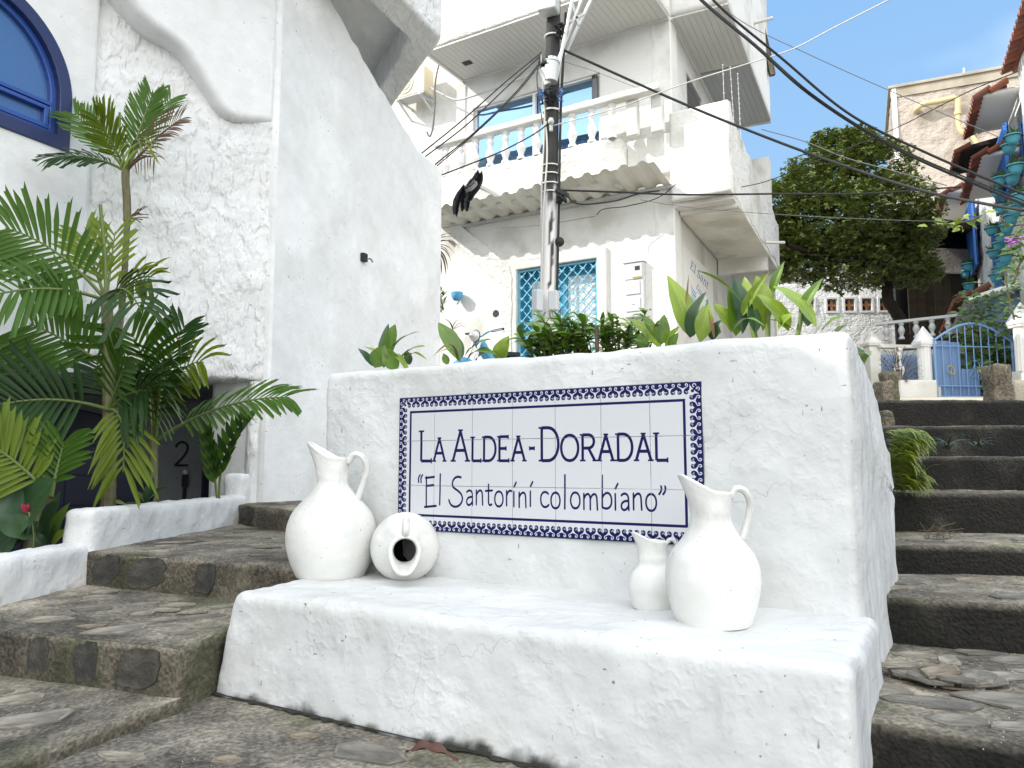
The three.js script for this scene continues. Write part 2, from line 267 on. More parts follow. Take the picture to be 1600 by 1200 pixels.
// ---------------------------------------------------------------- ground, pavements, stairs
solo('ground', 'bare earth ground under and around the houses', 'ground', sheet((u, v) => V3((u - 0.5) * 400, -0.62, 120 - v * 400), 40, 40, 400, 400), M.concrete, null, 'structure');
const R0 = rand(7);
// irregular slate flags, a few shared shapes
const slateMats = [[0.3, 0.285, 0.25], [0.24, 0.23, 0.21], [0.42, 0.39, 0.335], [0.35, 0.3, 0.235], [0.36, 0.34, 0.305]].map((c) => std({ color: lin(...c), map: T.slate, bumpMap: T.slate, bumpScale: 0.006, roughness: 0.85 }));
const darkStone = [[0.075, 0.074, 0.07], [0.1, 0.096, 0.084]].map((c) => std({ color: lin(...c), map: T.slate, bumpMap: T.slate, bumpScale: 0.01, roughness: 0.8 }));
function flagShape(seed, n = 7) {
  const r = rand(seed), pts = []; let an = 0; for (let i = 0; i < n; i++) { an = (i + 0.7 * (r() - 0.5)) / n * 6.283; const q = 0.72 + 0.36 * r(); pts.push([Math.cos(an) * q, Math.sin(an) * q]); }
  const g = prism(pts, 1, 0.06); g.rotateX(-Math.PI / 2); return g;
}
const flags = [1, 2, 3, 4, 5, 6, 7, 8, 9, 10].map((s) => flagShape(s * 17, 5 + s % 4));
function layFlags(parent, quad, y, n, smin, smax, dir, seed, keep = () => true) {
  const r = rand(seed), done = [];
  for (let i = 0, tries = 0; i < n && tries < n * 30; tries++) {
    const s = r(), t = r(), [a, b, c, d] = quad, x = mix(mix(a[0], b[0], s), mix(d[0], c[0], s), t), z = mix(mix(a[1], b[1], s), mix(d[1], c[1], s), t);
    const L = mix(smin, smax, r() * r()), W = L * mix(0.35, 0.75, r());
    if (!keep(x, z) || done.some((q) => Math.hypot(q[0] - x, q[1] - z) < (q[2] + L) * 0.62)) continue;
    done.push([x, z, L]); i++;
    const m = part(parent, 'flagstone', flags[Math.floor(r() * flags.length)], slateMats[Math.floor(r() * slateMats.length)]);
    m.position.set(x, y - 0.0085 + 0.004 * r(), z); m.scale.set(L, 0.007, W); m.rotation.set((r() - 0.5) * 0.03, dir + (r() - 0.5) * 0.7, (r() - 0.5) * 0.03);
  }
}
const pave = thing('pavement', 'worn grey slate and concrete pavement at the foot of the sign bench', 'pavement', [0, 0, 0], 0, null, 'structure');
const grime = (q) => { const k = 0.75 + 0.5 * fbm(q.x * 3, q.y * 3 + 5, q.z * 3, 3); return [k, k, k * 0.98]; };
part(pave, 'paving', lump({ a: [-4.2, 1.5], b: [3.2, 1.5], c: [3.2, -4.2], d: [-4.2, -4.2], y0: -0.6, y1: 0, r: 0.02, amp: 0.008, freq: 1.6, seg: 0.05 }), M.concrete);
layFlags(pave, [[-1.9, -1.6], [0.9, -1.2], [0.9, -2.2], [-1.7, -3.2]], 0.002, 44, 0.05, 0.16, -0.3, 91);

const ls = thing('stone_steps', 'broad low concrete and slate steps climbing between the white kerb and the sign', 'steps', [0, 0, 0], 0, null, 'structure');
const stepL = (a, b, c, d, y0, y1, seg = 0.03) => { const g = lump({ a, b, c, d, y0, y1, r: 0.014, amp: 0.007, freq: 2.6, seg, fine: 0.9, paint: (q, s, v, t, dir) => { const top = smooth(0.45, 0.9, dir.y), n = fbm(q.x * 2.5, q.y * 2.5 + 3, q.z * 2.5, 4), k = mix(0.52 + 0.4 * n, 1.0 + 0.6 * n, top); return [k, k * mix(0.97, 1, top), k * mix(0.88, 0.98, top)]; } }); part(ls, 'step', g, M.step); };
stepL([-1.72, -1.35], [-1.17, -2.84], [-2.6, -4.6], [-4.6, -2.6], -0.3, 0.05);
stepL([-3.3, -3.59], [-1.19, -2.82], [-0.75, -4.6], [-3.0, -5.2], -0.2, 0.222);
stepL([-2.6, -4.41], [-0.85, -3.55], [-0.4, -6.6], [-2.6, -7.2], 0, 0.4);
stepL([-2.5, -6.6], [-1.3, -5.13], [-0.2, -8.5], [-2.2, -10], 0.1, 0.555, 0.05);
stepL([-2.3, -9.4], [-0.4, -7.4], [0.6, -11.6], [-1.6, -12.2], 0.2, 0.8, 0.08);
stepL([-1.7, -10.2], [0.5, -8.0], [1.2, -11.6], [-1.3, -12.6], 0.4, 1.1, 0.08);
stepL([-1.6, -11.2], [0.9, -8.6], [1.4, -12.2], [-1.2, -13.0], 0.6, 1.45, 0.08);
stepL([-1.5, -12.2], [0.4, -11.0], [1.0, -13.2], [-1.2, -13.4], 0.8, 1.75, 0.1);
layFlags(ls, [[-1.75, -1.7], [-1.3, -2.75], [-2.0, -3.0], [-3.1, -2.6]], 0.054, 18, 0.05, 0.15, 0.5, 92);
layFlags(ls, [[-2.1, -3.3], [-1.25, -3.0], [-1.1, -3.6], [-2.2, -4.1]], 0.226, 20, 0.05, 0.15, 0.3, 93);
layFlags(ls, [[-2.1, -4.4], [-0.95, -3.9], [-1.3, -5.0], [-2.05, -5.9]], 0.404, 18, 0.06, 0.18, 0.2, 94);
const blotch = (seed) => { const r = rand(seed), pts = []; for (let i = 0; i < 22; i++) { const a = i / 22 * 6.283, c = Math.cos(a), s = Math.sin(a), q = 1 / Math.pow(Math.pow(Math.abs(c), 3.4) + Math.pow(Math.abs(s), 3.4), 1 / 3.4) * (0.86 + 0.2 * r()); pts.push([c * q + 0.2 * s, s * q]); } return prism(pts, 1, 0.05).rotateX(-Math.PI / 2); };
// dark stones bedded in the risers
function riserStones(parent, a, b, y0, y1, list) { // list of [along 0..1, half width, tilt]
  const ang = Math.atan2(-(b[1] - a[1]), b[0] - a[0]);
  list.forEach(([s, w, tl], i) => { const g = blotch(300 + i * 7); const m = part(parent, 'flagstone', g, darkStone[i % 2], 'dark stone bedded in the step front'); m.scale.set(w * 1.1, 0.006, (y1 - y0) * 0.4); m.position.set(mix(a[0], b[0], s), (y0 + y1) / 2, mix(a[1], b[1], s)); m.rotation.set(0, ang, 0, 'YXZ'); m.rotateX(Math.PI / 2); m.rotateY(tl); m.translateY(-0.003); });
}
riserStones(ls, [-3.3, -3.59], [-1.19, -2.82], 0.05, 0.222, [[0.57, 0.03, 0.4], [0.7, 0.05, 0.1], [0.81, 0.055, 0.25], [0.92, 0.09, 0.0]]);
riserStones(ls, [-2.6, -4.41], [-0.85, -3.55], 0.222, 0.4, [[0.24, 0.1, 0.2], [0.4, 0.13, 0.1], [0.62, 0.06, 0]]);
riserStones(ls, [-2.5, -6.6], [-1.3, -5.13], 0.4, 0.555, [[0.36, 0.13, 0.1]]);

const rs = thing('stone_stair', 'steep dark mossy stone stair climbing beside the sign wall to the blue gate', 'stair', [0, 0, 0], 0, null, 'structure');
const flight = [ // front-left, front-right (plan), top height
  [[0.9, -2.33], [1.9, -1.37], 0.18], [[1.4, -3.26], [2.7, -2.4], 0.357], [[1.7, -3.87], [3.2, -3.35], 0.49],
  [[2.0, -4.57], [3.6, -4.05], 0.714], [[2.3, -4.9], [3.9, -4.55], 0.92], [[2.4, -5.25], [4.1, -5.1], 1.133], [[2.5, -5.65], [4.4, -5.6], 1.346]];
flight.forEach(([a, b, y], i) => {
  const nx = flight[i + 1] ?? [[2.7, -6.8], [4.8, -6.8], 0];
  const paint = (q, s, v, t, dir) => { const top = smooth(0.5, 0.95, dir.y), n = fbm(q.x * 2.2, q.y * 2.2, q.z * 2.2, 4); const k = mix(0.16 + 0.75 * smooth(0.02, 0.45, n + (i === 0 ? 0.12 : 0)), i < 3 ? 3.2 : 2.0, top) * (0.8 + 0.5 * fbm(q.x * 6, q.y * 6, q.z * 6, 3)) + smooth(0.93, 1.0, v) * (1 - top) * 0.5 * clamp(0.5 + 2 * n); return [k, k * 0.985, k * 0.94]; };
  const left = i ? 0.4 : 0.15;
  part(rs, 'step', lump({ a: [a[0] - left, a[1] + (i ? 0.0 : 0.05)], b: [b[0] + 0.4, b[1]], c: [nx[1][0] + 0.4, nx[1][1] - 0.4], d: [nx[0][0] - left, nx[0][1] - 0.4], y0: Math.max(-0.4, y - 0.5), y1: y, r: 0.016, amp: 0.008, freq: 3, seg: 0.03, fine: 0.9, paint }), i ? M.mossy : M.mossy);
});
layFlags(rs, [[1.05, -2.3], [1.85, -1.6], [2.3, -2.55], [1.45, -3.15]], 0.184, 34, 0.07, 0.19, -0.25, 95);
layFlags(rs, [[1.5, -3.3], [2.5, -2.65], [2.8, -3.4], [1.75, -3.75]], 0.361, 16, 0.07, 0.17, -0.1, 96);
layFlags(rs, [[1.85, -3.95], [3.0, -3.55], [3.2, -4.1], [2.1, -4.4]], 0.494, 12, 0.06, 0.15, 0, 97);
layFlags(rs, [[2.2, -4.6], [3.2, -4.3], [3.4, -4.55], [2.4, -4.78]], 0.718, 8, 0.05, 0.12, 0, 98);
solo('street', 'sloping concrete lane leading up to the blue gate and the house', 'street', lump({ a: [1.3, -6.1], b: [7, -6.2], c: [12, -13], d: [-2.2, -13], y0: 0.7, y1: 1.34, r: 0.03, amp: 0.01, freq: 2, seg: 0.2, warp: (q, s, v, t) => { q.y += 0.62 * smooth(0, 1, t); } }), M.beigeConcrete, null, 'structure');
solo('terrace', 'level concrete terrace behind the gate under the tree', 'terrace', lump({ a: [-12, -12.6], b: [18, -12.6], c: [18, -40], d: [-12, -40], y0: 1, y1: 1.93, r: 0.03, amp: 0.006, freq: 2, seg: 0.5 }), M.concrete, null, 'structure');
// dark moss and dirt in the joint between plaster and paving
const joint = (label, a, b, w, seed) => solo('joint_moss', label, 'moss', sheet((u, v) => { const x = mix(a[0], b[0], u), z = mix(a[2], b[2], u), L = Math.hypot(b[0] - a[0], b[2] - a[2]), nx = -(b[2] - a[2]) / L, nzz = (b[0] - a[0]) / L, ww = w * clamp(0.1 + 3.2 * fbm(u * 34, seed, 1, 4) + 1.6 * nz(u * 9, seed, 4), 0.0, 2.2); const o = -0.05 + (0.05 + ww) * v; return V3(x + nx * o, mix(a[1], b[1], u) + 0.0055 * (1 - v) + 0.001, z + nzz * o); }, 220, 3), M.dirt, null, 'stuff');
joint('dark mossy dirt line along the foot of the bench', site(-2.62, 0.006, -2.01), site(-0.25, 0.006, -2.02), 0.024, 3);

// ---------------------------------------------------------------- the white planter wall with its bench
const PB = [-1.5, 0, -2.9];                              // base of the planter in the site frame
const planter = thing('planter_wall', 'white plastered planter wall with a bench ledge carrying the tiled sign', 'planter', site(...PB), SITE);
const rel = (x, z) => [x - PB[0], z - PB[2]];
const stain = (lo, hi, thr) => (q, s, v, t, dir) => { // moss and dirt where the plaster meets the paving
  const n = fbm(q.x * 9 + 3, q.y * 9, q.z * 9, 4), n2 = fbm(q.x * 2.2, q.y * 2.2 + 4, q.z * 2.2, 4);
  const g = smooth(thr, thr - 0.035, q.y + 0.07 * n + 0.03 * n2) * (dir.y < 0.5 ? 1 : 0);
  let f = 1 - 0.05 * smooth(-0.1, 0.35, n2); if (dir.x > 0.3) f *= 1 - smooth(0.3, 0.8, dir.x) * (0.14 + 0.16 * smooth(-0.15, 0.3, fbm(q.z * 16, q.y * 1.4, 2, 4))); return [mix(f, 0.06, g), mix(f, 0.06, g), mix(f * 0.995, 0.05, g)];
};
part(planter, 'wall', lump({
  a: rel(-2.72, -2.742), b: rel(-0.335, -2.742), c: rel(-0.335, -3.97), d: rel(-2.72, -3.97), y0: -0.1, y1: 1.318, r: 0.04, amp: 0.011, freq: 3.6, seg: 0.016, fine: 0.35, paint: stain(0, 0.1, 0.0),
  warp: (q, s, v, t) => { // the right end sinks and rounds off towards the back, and its foot spreads
    const k = smooth(0.7, 1.0, s), back = clamp((-0.0 + 0.158 - q.z) / 1.14);
    if (q.y > 0.4) q.y -= 0.37 * Math.pow(back, 1.75) * k * smooth(0.4, 1.0, (q.y - 0.4) / 0.9 + 0.1);
    if (q.y < 0.5 && s > 0.9) q.x += 0.05 * Math.pow(1 - q.y / 0.5, 2) * smooth(0.9, 1, s);
  },
}), M.plaster);
part(planter, 'bench', lump({
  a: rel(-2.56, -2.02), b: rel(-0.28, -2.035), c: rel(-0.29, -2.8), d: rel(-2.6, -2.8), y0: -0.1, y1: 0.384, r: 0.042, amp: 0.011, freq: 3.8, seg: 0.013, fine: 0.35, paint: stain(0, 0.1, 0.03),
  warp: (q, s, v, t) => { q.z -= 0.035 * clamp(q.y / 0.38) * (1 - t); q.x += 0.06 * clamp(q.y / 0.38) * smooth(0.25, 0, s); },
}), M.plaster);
part(planter, 'soil', lump({ a: rel(-2.6, -2.86), b: rel(-0.8, -2.86), c: rel(-0.8, -3.85), d: rel(-2.6, -3.85), y0: 1.2, y1: 1.322, r: 0.03, amp: 0.012, freq: 8, seg: 0.05 }), M.soil);

// ---------------------------------------------------------------- the tiled sign
{
  const W = 2048, H = 864, cv = document.createElement('canvas'); cv.width = W; cv.height = H; const c = cv.getContext('2d');
  const S = W / 1400, mm = (v) => v * S, NAVY = '#0b0d52';
  c.fillStyle = '#e3e5e7'; c.fillRect(0, 0, W, H);
  c.strokeStyle = NAVY; c.lineWidth = mm(10); c.strokeRect(mm(67), mm(67), W - mm(134), H - mm(134));
  const motif = () => { // one scroll of the border, 50 wide, outer edge at y 0
    c.fillStyle = NAVY; c.fillRect(-25.4, -2, 50.8, 24);
    c.lineCap = 'round';
    for (const s of [-1, 1]) {
      c.save(); c.scale(s, 1);
      c.strokeStyle = '#e3e8ec'; c.lineWidth = 3.4; c.beginPath(); c.moveTo(2, 30); c.bezierCurveTo(5, 22, 8, 21, 13, 20); c.bezierCurveTo(20, 18, 20, 8, 14, 7); c.bezierCurveTo(9, 6.5, 8, 13, 12, 13.5); c.stroke();
      c.fillStyle = NAVY; c.beginPath(); c.moveTo(25, 16); c.bezierCurveTo(22, 24, 24, 26, 19, 29); c.bezierCurveTo(24, 26, 25, 20, 25.4, 17); c.lineTo(25.4, 27); c.fill();
      c.beginPath(); c.moveTo(25.4, 15); c.bezierCurveTo(17, 20, 7, 22, 4, 31); c.bezierCurveTo(1, 41, 7, 48, 15, 46); c.bezierCurveTo(22, 44, 22, 36, 17, 36); c.lineTo(20, 33); c.bezierCurveTo(23, 30, 25, 28, 25.4, 26); c.fill(); c.strokeStyle = '#e3e8ec'; c.lineWidth = 2; c.beginPath(); c.arc(12.5, 39, 3.4, 3.6, 7.4); c.stroke();
      c.restore();
    }
    c.fillStyle = NAVY; c.beginPath(); c.moveTo(0, 10); c.lineTo(5, 17); c.lineTo(0, 24); c.lineTo(-5, 17); c.fill();
  };
  const run = (x, y, rot, len) => { const n = Math.round(len / 50), p = len / n; c.save(); c.translate(mm(x), mm(y)); c.rotate(rot); c.scale(S * p / 50, S); for (let i = 0; i < n; i++) { c.save(); c.translate(25 + i * 50, 0); motif(); c.restore(); } c.restore(); };
  run(45, 0, 0, 1310); run(1355, H / S, Math.PI, 1310); run(1400, 45, Math.PI / 2, H / S - 90); run(0, H / S - 45, -Math.PI / 2, H / S - 90);
  for (const [x, y, r] of [[0, 0, 0], [1400, 0, Math.PI / 2], [1400, H / S, Math.PI], [0, H / S, -Math.PI / 2]]) { c.save(); c.translate(mm(x), mm(y)); c.rotate(r); c.scale(S, S); c.fillStyle = NAVY; c.beginPath(); c.moveTo(0, 0); c.lineTo(46, 0); c.bezierCurveTo(44, 18, 34, 22, 30, 30); c.bezierCurveTo(22, 34, 18, 44, 0, 46); c.fill(); c.strokeStyle = '#e3e8ec'; c.lineWidth = 3.2; c.beginPath(); c.arc(14, 27, 6, 0, 5); c.moveTo(27, 14); c.arc(27, 14, 6, 1.6, 6.2); c.stroke(); c.fillStyle = NAVY; c.beginPath(); c.arc(34, 34, 6, 0, 7); c.fill(); c.restore(); }
  // line 1: engraved capitals with short serifs; unit 1 = cap height
  const cap = {
    L: [0.66, [[0.14, 0, 0.14, 1], [0.14, 1, 0.62, 1]], [[0.04, 0, 0.24, 0], [0.62, 0.93, 0.62, 1.05]]],
    A: [0.86, [[0.43, 0.02, 0.1, 1], [0.43, 0.02, 0.76, 1], [0.23, 0.66, 0.63, 0.66]], [[0.02, 1, 0.2, 1], [0.66, 1, 0.84, 1], [0.35, 0, 0.51, 0]]],
    D: [0.86, [[0.14, 0, 0.14, 1], 'M0.14 0 L0.36 0 C0.92 0 0.92 1 0.36 1 L0.14 1'], [[0.04, 0, 0.2, 0], [0.04, 1, 0.2, 1]]],
    E: [0.74, [[0.14, 0, 0.14, 1], [0.14, 0, 0.62, 0], [0.14, 0.49, 0.5, 0.49], [0.14, 1, 0.66, 1]], [[0.04, 0, 0.2, 0], [0.04, 1, 0.2, 1], [0.62, -0.04, 0.62, 0.07], [0.5, 0.43, 0.5, 0.55], [0.66, 0.93, 0.66, 1.04]]],
    O: [0.96, ['M0.46 0 C-0.1 0 -0.1 1 0.46 1 C1.02 1 1.02 0 0.46 0'], []],
    R: [0.82, [[0.14, 0, 0.14, 1], 'M0.14 0 L0.4 0 C0.78 0 0.78 0.52 0.4 0.52 L0.14 0.52', [0.42, 0.52, 0.72, 1]], [[0.04, 0, 0.2, 0], [0.04, 1, 0.24, 1], [0.64, 1, 0.82, 1]]],
    '-': [0.62, [[0.17, 0.5, 0.41, 0.5]], [[0.17, 0.45, 0.17, 0.55], [0.41, 0.45, 0.41, 0.55]]],
  };
  function glyph(set, ch, x, base, size, lw, wob = 0) {
    const [adv, strokes, ser] = set[ch]; c.save(); c.translate(mm(x), mm(base - size)); c.scale(mm(size), mm(size)); c.strokeStyle = NAVY; c.lineJoin = 'round';
    for (const [list, k] of [[strokes, 1], [ser ?? [], 0.55]]) { c.lineWidth = lw * k; c.lineCap = k === 1 ? 'butt' : 'square'; if (wob) c.lineCap = 'round'; for (const s of list) { c.beginPath(); if (typeof s === 'string') { const n = s.match(/[A-Z]|-?[\d.]+/g); for (let i = 0; i < n.length;) { const o = n[i++]; const g = (m) => n.slice(i, i += m).map(Number); if (o === 'M') c.moveTo(...g(2)); else if (o === 'L') c.lineTo(...g(2)); else c.bezierCurveTo(...g(6)); } } else { c.moveTo(s[0], s[1]); c.lineTo(s[2], s[3]); } c.stroke(); } }
    c.restore(); return adv * size;
  }
  const BIG = 132, SML = 100, base1 = 286;
  const line = [['L', 1], ['A', 0], [' ', 0], ['A', 1], ['L', 0], ['D', 0], ['E', 0], ['A', 0], ['-', 0], ['D', 1], ['O', 0], ['R', 0], ['A', 0], ['D', 0], ['A', 0], ['L', 0]];
  const width = line.reduce((w, [ch, b]) => w + (ch === ' ' ? 26 : cap[ch][0] * (b ? BIG : SML)), 0);
  c.save(); const span = 1158, x0 = 112; c.translate(mm(x0), 0); c.scale(span / width, 1); c.translate(-mm(0), 0);
  let x = 0; for (const [ch, b] of line) x += ch === ' ' ? 26 : glyph(cap, ch, x, base1, b ? BIG : SML, b ? 0.1 : 0.122);
  c.restore();
  // line 2: a dry-brush book hand; unit 1 = x height is 0.5
  const low = {
    '“': [0.3, ['M0.12 -0.05 C0.0 0.05 0.02 0.12 0.05 0.2', 'M0.26 -0.05 C0.14 0.05 0.16 0.12 0.19 0.2']],
    '”': [0.34, ['M0.1 0.2 C0.14 0.27 0.1 0.36 0.02 0.42', 'M0.26 0.2 C0.3 0.27 0.26 0.36 0.18 0.42']],
    E: [0.82, ['M0.18 0.0 L0.19 1.0', 'M0.14 0.03 L0.62 -0.01', 'M0.18 0.3 L0.58 0.27', 'M0.1 1.02 L0.74 0.97']],
    l: [0.34, ['M0.14 -0.06 L0.12 0.96']],
    S: [0.9, ['M0.66 0.02 C0.3 -0.08 0.12 0.2 0.24 0.34 C0.36 0.44 0.78 0.5 0.74 0.76 C0.66 1.04 0.12 1.1 0.02 0.78']],
    a: [0.5, ['M0.08 0.48 C0.2 0.38 0.38 0.42 0.37 0.6 L0.38 0.9', 'M0.37 0.64 C0.16 0.62 0.04 0.72 0.08 0.84 C0.14 0.96 0.32 0.9 0.38 0.76']],
    n: [0.54, ['M0.08 0.46 L0.08 0.92', 'M0.08 0.62 C0.18 0.42 0.38 0.4 0.39 0.6 L0.41 0.92']],
    t: [0.44, ['M0.17 0.24 L0.17 0.8 C0.18 0.92 0.26 0.92 0.33 0.88', 'M0.02 0.45 L0.36 0.43']],
    o: [0.56, ['M0.26 0.44 C-0.02 0.44 -0.02 0.92 0.25 0.92 C0.54 0.92 0.52 0.44 0.26 0.44']],
    r: [0.36, ['M0.08 0.46 L0.08 0.92', 'M0.08 0.62 C0.14 0.48 0.22 0.42 0.32 0.46']],
    i: [0.26, ['M0.08 0.46 L0.08 0.92', 'M0.09 0.3 L0.19 0.16']],
    c: [0.48, ['M0.4 0.5 C0.3 0.4 0.04 0.42 0.05 0.68 C0.06 0.94 0.3 0.96 0.42 0.84']],
    m: [0.8, ['M0.08 0.46 L0.08 0.92', 'M0.08 0.62 C0.16 0.42 0.34 0.4 0.36 0.6 L0.36 0.92', 'M0.36 0.62 C0.44 0.42 0.64 0.4 0.65 0.6 L0.67 0.92']],
    b: [0.56, ['M0.09 -0.06 L0.08 0.88 C0.3 0.98 0.5 0.88 0.48 0.66 C0.46 0.4 0.2 0.4 0.09 0.6']],
  };
  const txt = '“El Santorini colombiano”', Z2 = 128, base2 = 482;
  const w2 = [...txt].reduce((w, ch) => w + (ch === ' ' ? 34 : low[ch][0] * Z2), 0);
  c.save(); c.translate(mm(112), 0); c.scale(1150 / w2, 1); x = 0; let si = 0;
  for (const ch of txt) { if (ch === ' ') { x += 34; continue; } x += glyph(low, ch, x, base2 + 3 * Math.sin(si++ * 2.1), Z2, 'ESl'.includes(ch) ? 0.076 : 0.07, 1); }
  c.restore();
  const map = new THREE.CanvasTexture(cv); map.colorSpace = THREE.SRGBColorSpace; map.anisotropy = 8;
  const glaze = phys({ map, color: lin(0.75, 0.755, 0.765), roughness: 0.4, specularIntensity: 0.4, clearcoat: 0.12, clearcoatRoughness: 0.15 }), bed = std({ color: lin(0.32, 0.33, 0.34), roughness: 0.95 });
  const sb = [-1.54, 0.5825, -2.733];
  const sg = thing('tile_sign', 'blue and white glazed tile sign with the village name on the planter wall', 'sign', site(...sb), SITE);
  part(sg, 'mortar_bed', box(1.404, 0.594, 0.024, 0, -0.002, -0.0165), bed);
  const r = rand(55), tw = 0.2, th = 0.1967;
  for (let j = 0; j < 3; j++) for (let i = 0; i < 7; i++) {
    const g = new RoundedBoxGeometry(tw - 0.0018, th - 0.0018, 0.01, 2, 0.0012), p = g.attributes.position, uv = g.attributes.uv;
    for (let k = 0; k < p.count; k++) uv.setXY(k, (i + 0.5 + p.getX(k) / tw) / 7, (j + 0.5 + p.getY(k) / th) / 3);
    const m = part(sg, 'tile', g, glaze); m.position.set((i - 3) * tw, (j + 0.5) * th, -0.004 + 0.0008 * r()); m.rotation.set((r() - 0.5) * 0.006, (r() - 0.5) * 0.006, (r() - 0.5) * 0.002);
  }
}

// ---------------------------------------------------------------- the four white jugs
const clay = std({ color: lin(0.86, 0.87, 0.87), roughness: 0.62, bumpMap: T.throwing, bumpScale: 0.004, map: T.clay }), insideShade = std({ color: lin(0.02, 0.017, 0.014), roughness: 1 });  // jug inside is near black: darkness of the hole painted in
function jug(label, pos, ry, R, H, neckR, o = {}) {
  const t = thing('jug', label, 'jug', pos, ry, 'white clay jugs on the bench');
  const sp = o.spout ?? 1, lip = o.lip ?? 0.91, B = o.base ?? 0.72;
  const prof = spline([[B * R, 0.004], [B * R * 1.06, 0.02 * H], [0.93 * R, 0.16 * H], [R, 0.32 * H], [0.9 * R, 0.47 * H], [0.62 * R, 0.59 * H], [neckR * R * 1.06, 0.69 * H], [neckR * R, 0.76 * H], [neckR * R * 1.02, 0.84 * H], [neckR * R * 1.1, lip * H]], 46);
  const out = [[0.0005, 0.004], ...prof, [neckR * R * 1.1 - 0.006, lip * H + 0.004], [neckR * R * 1.1 - 0.013, lip * H - 0.001]];
  const throat = spline([[neckR * R * 1.1 - 0.013, lip * H - 0.001], [neckR * R * 1.02 - 0.013, 0.84 * H], [neckR * R - 0.013, 0.76 * H], [neckR * R * 1.04 - 0.013, 0.7 * H]], 18); out.push(...throat.slice(1));
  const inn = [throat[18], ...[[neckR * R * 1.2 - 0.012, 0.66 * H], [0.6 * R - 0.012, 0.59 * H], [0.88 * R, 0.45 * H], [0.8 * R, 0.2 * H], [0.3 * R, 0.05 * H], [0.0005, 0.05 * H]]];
  const pull = (g) => { // the lip is drawn out into a spout on -x and dips to the handle
    const p = g.attributes.position;
    for (let i = 0; i < p.count; i++) {
      let x = p.getX(i), y = p.getY(i), z = p.getZ(i); const k = smooth(0.64, lip, y / H), rr = Math.hypot(x, z) || 1, cx = -x / rr, f = Math.pow(clamp(cx * 1.1), 1.25);
      y += k * H * sp * (0.088 * f + 0.03 * clamp(cx) - 0.012 * clamp(-cx)); const wob = 0.0012 * fbm(x * 9, y * 14, z * 9, 3);
      x -= k * k * R * 0.23 * f * sp; z *= 1 - 0.1 * k * k * clamp(cx) * sp; x *= 1 + wob / rr * 2; z *= 1 + wob / rr * 2; p.setXYZ(i, x, y, z);
    }
    return smoothNormals(g);
  };
  const uvm = (g) => { const u = g.attributes.uv; for (let i = 0; i < u.count; i++) u.setXY(i, u.getX(i) * 0.9, u.getY(i) * H); return g; };
  part(t, 'body', pull(uvm(lathe(out, 72))), clay);
  part(t, 'inside', pull(lathe(inn, 48)), o.dark ? insideShade : insideShade);
  const a = neckR * R, hp = [[a * 1.0, (lip - 0.04) * H, 0], [a + 0.14 * R, (lip + 0.02) * H, 0], [a + 0.32 * R, (lip + 0.005) * H, 0], [a + 0.43 * R, (lip - 0.07) * H, 0], [a + 0.41 * R, 0.76 * H, 0], [a + 0.33 * R, 0.67 * H, 0], [Math.max(a + 0.24 * R, 0.58 * R), 0.585 * H, 0]];
  const hg = tube(hp, 0.075 * R, 12, 40); const P = hg.attributes.position; for (let i = 0; i < P.count; i++) P.setZ(i, P.getZ(i) * 1.35); hg.computeVertexNormals();
  part(t, 'handle', hg, clay);
  return t;
}
{
  const J = (label, p, turn, R, H, nk, o) => jug(label, p, turn, R, H, nk, o);
  J('tall white clay jug at the left end of the bench, spout to the left', [-0.80, 0.38, -3.46], -0.1, 0.197, 0.575, 0.345);
  J('smallest white clay jug, tucked behind the big jug at the right', [0.49, 0.376, -2.73], 0.05, 0.086, 0.252, 0.56, { base: 0.78 });
  J('big round white clay jug at the right end of the bench before the sign corner', [0.632, 0.374, -2.475], 0.0, 0.147, 0.452, 0.42, { base: 0.75 });
  const l = J('white clay jug lying on its side with its dark mouth facing the viewer', [-0.46, 0.376 + 0.142, -3.36], 0, 0.148, 0.40, 0.4, { spout: 0.85 });
  // laid over: its axis points to the viewer and slightly down, handle up, spout down
  const z = V3(0.13, 0.03, 0.985).normalize(), x = V3(0.05, 1, 0.1).normalize(), m = new THREE.Matrix4(); const zx = x.clone().addScaledVector(z, -x.dot(z)).normalize(); m.makeBasis(zx, z, zx.clone().cross(z)); l.quaternion.setFromRotationMatrix(m);
  l.position.addScaledVector(z, -0.15);
}

// ---------------------------------------------------------------- white house on the left, with kerb walls
const K = [-2.05, -6.5];
const PI = Math.PI, atK = (dx, dz) => [K[0] + dx, K[1] + dz];
const lh = thing('white_house', 'big white plastered house with arched blue window and dark underpass behind the palms', 'house', [K[0], 0, K[1]]);
const kz = (v) => [v[0] - K[0], v[1] - K[1]];            // plan point relative to the house base
const jag = (pts, amt, seed, step = 0.12) => { // outline with a hand-made waver
  const out = [], r = rand(seed); for (let i = 0; i < pts.length; i++) { const a = pts[i], b = pts[(i + 1) % pts.length], L = Math.hypot(b[0] - a[0], b[1] - a[1]), n = a[2] ? Math.max(1, Math.round(L / step)) : 1; for (let k = 0; k < n; k++) out.push([mix(a[0], b[0], k / n) + (k ? (r() - 0.5) * amt : 0), mix(a[1], b[1], k / n) + (k ? (r() - 0.5) * amt : 0)]); }
  return out;
};
{ // tall smooth side wall with its slanting top
  const phi = Math.atan2(0.934, 0.358), P = (q) => q;
  const o = jag([[0, -0.6], [3.21, -0.6], [3.21, ...[[3.194,4.577]].map((q) => q[1]), 1], [...[2.57,4.612], 1], [...[1.993,4.846], 1], [...[1.438,5.078], 1], [...[0.699,5.432], 1], [1.0, 7.4], [0, 8.6]], 0.035, 5);
  const g = prism(o, 0.5, 0.05); g.translate(0, 0, -0.55); part(lh, 'side_wall', turned(g, [0, 0, 0], phi), M.plain);
}
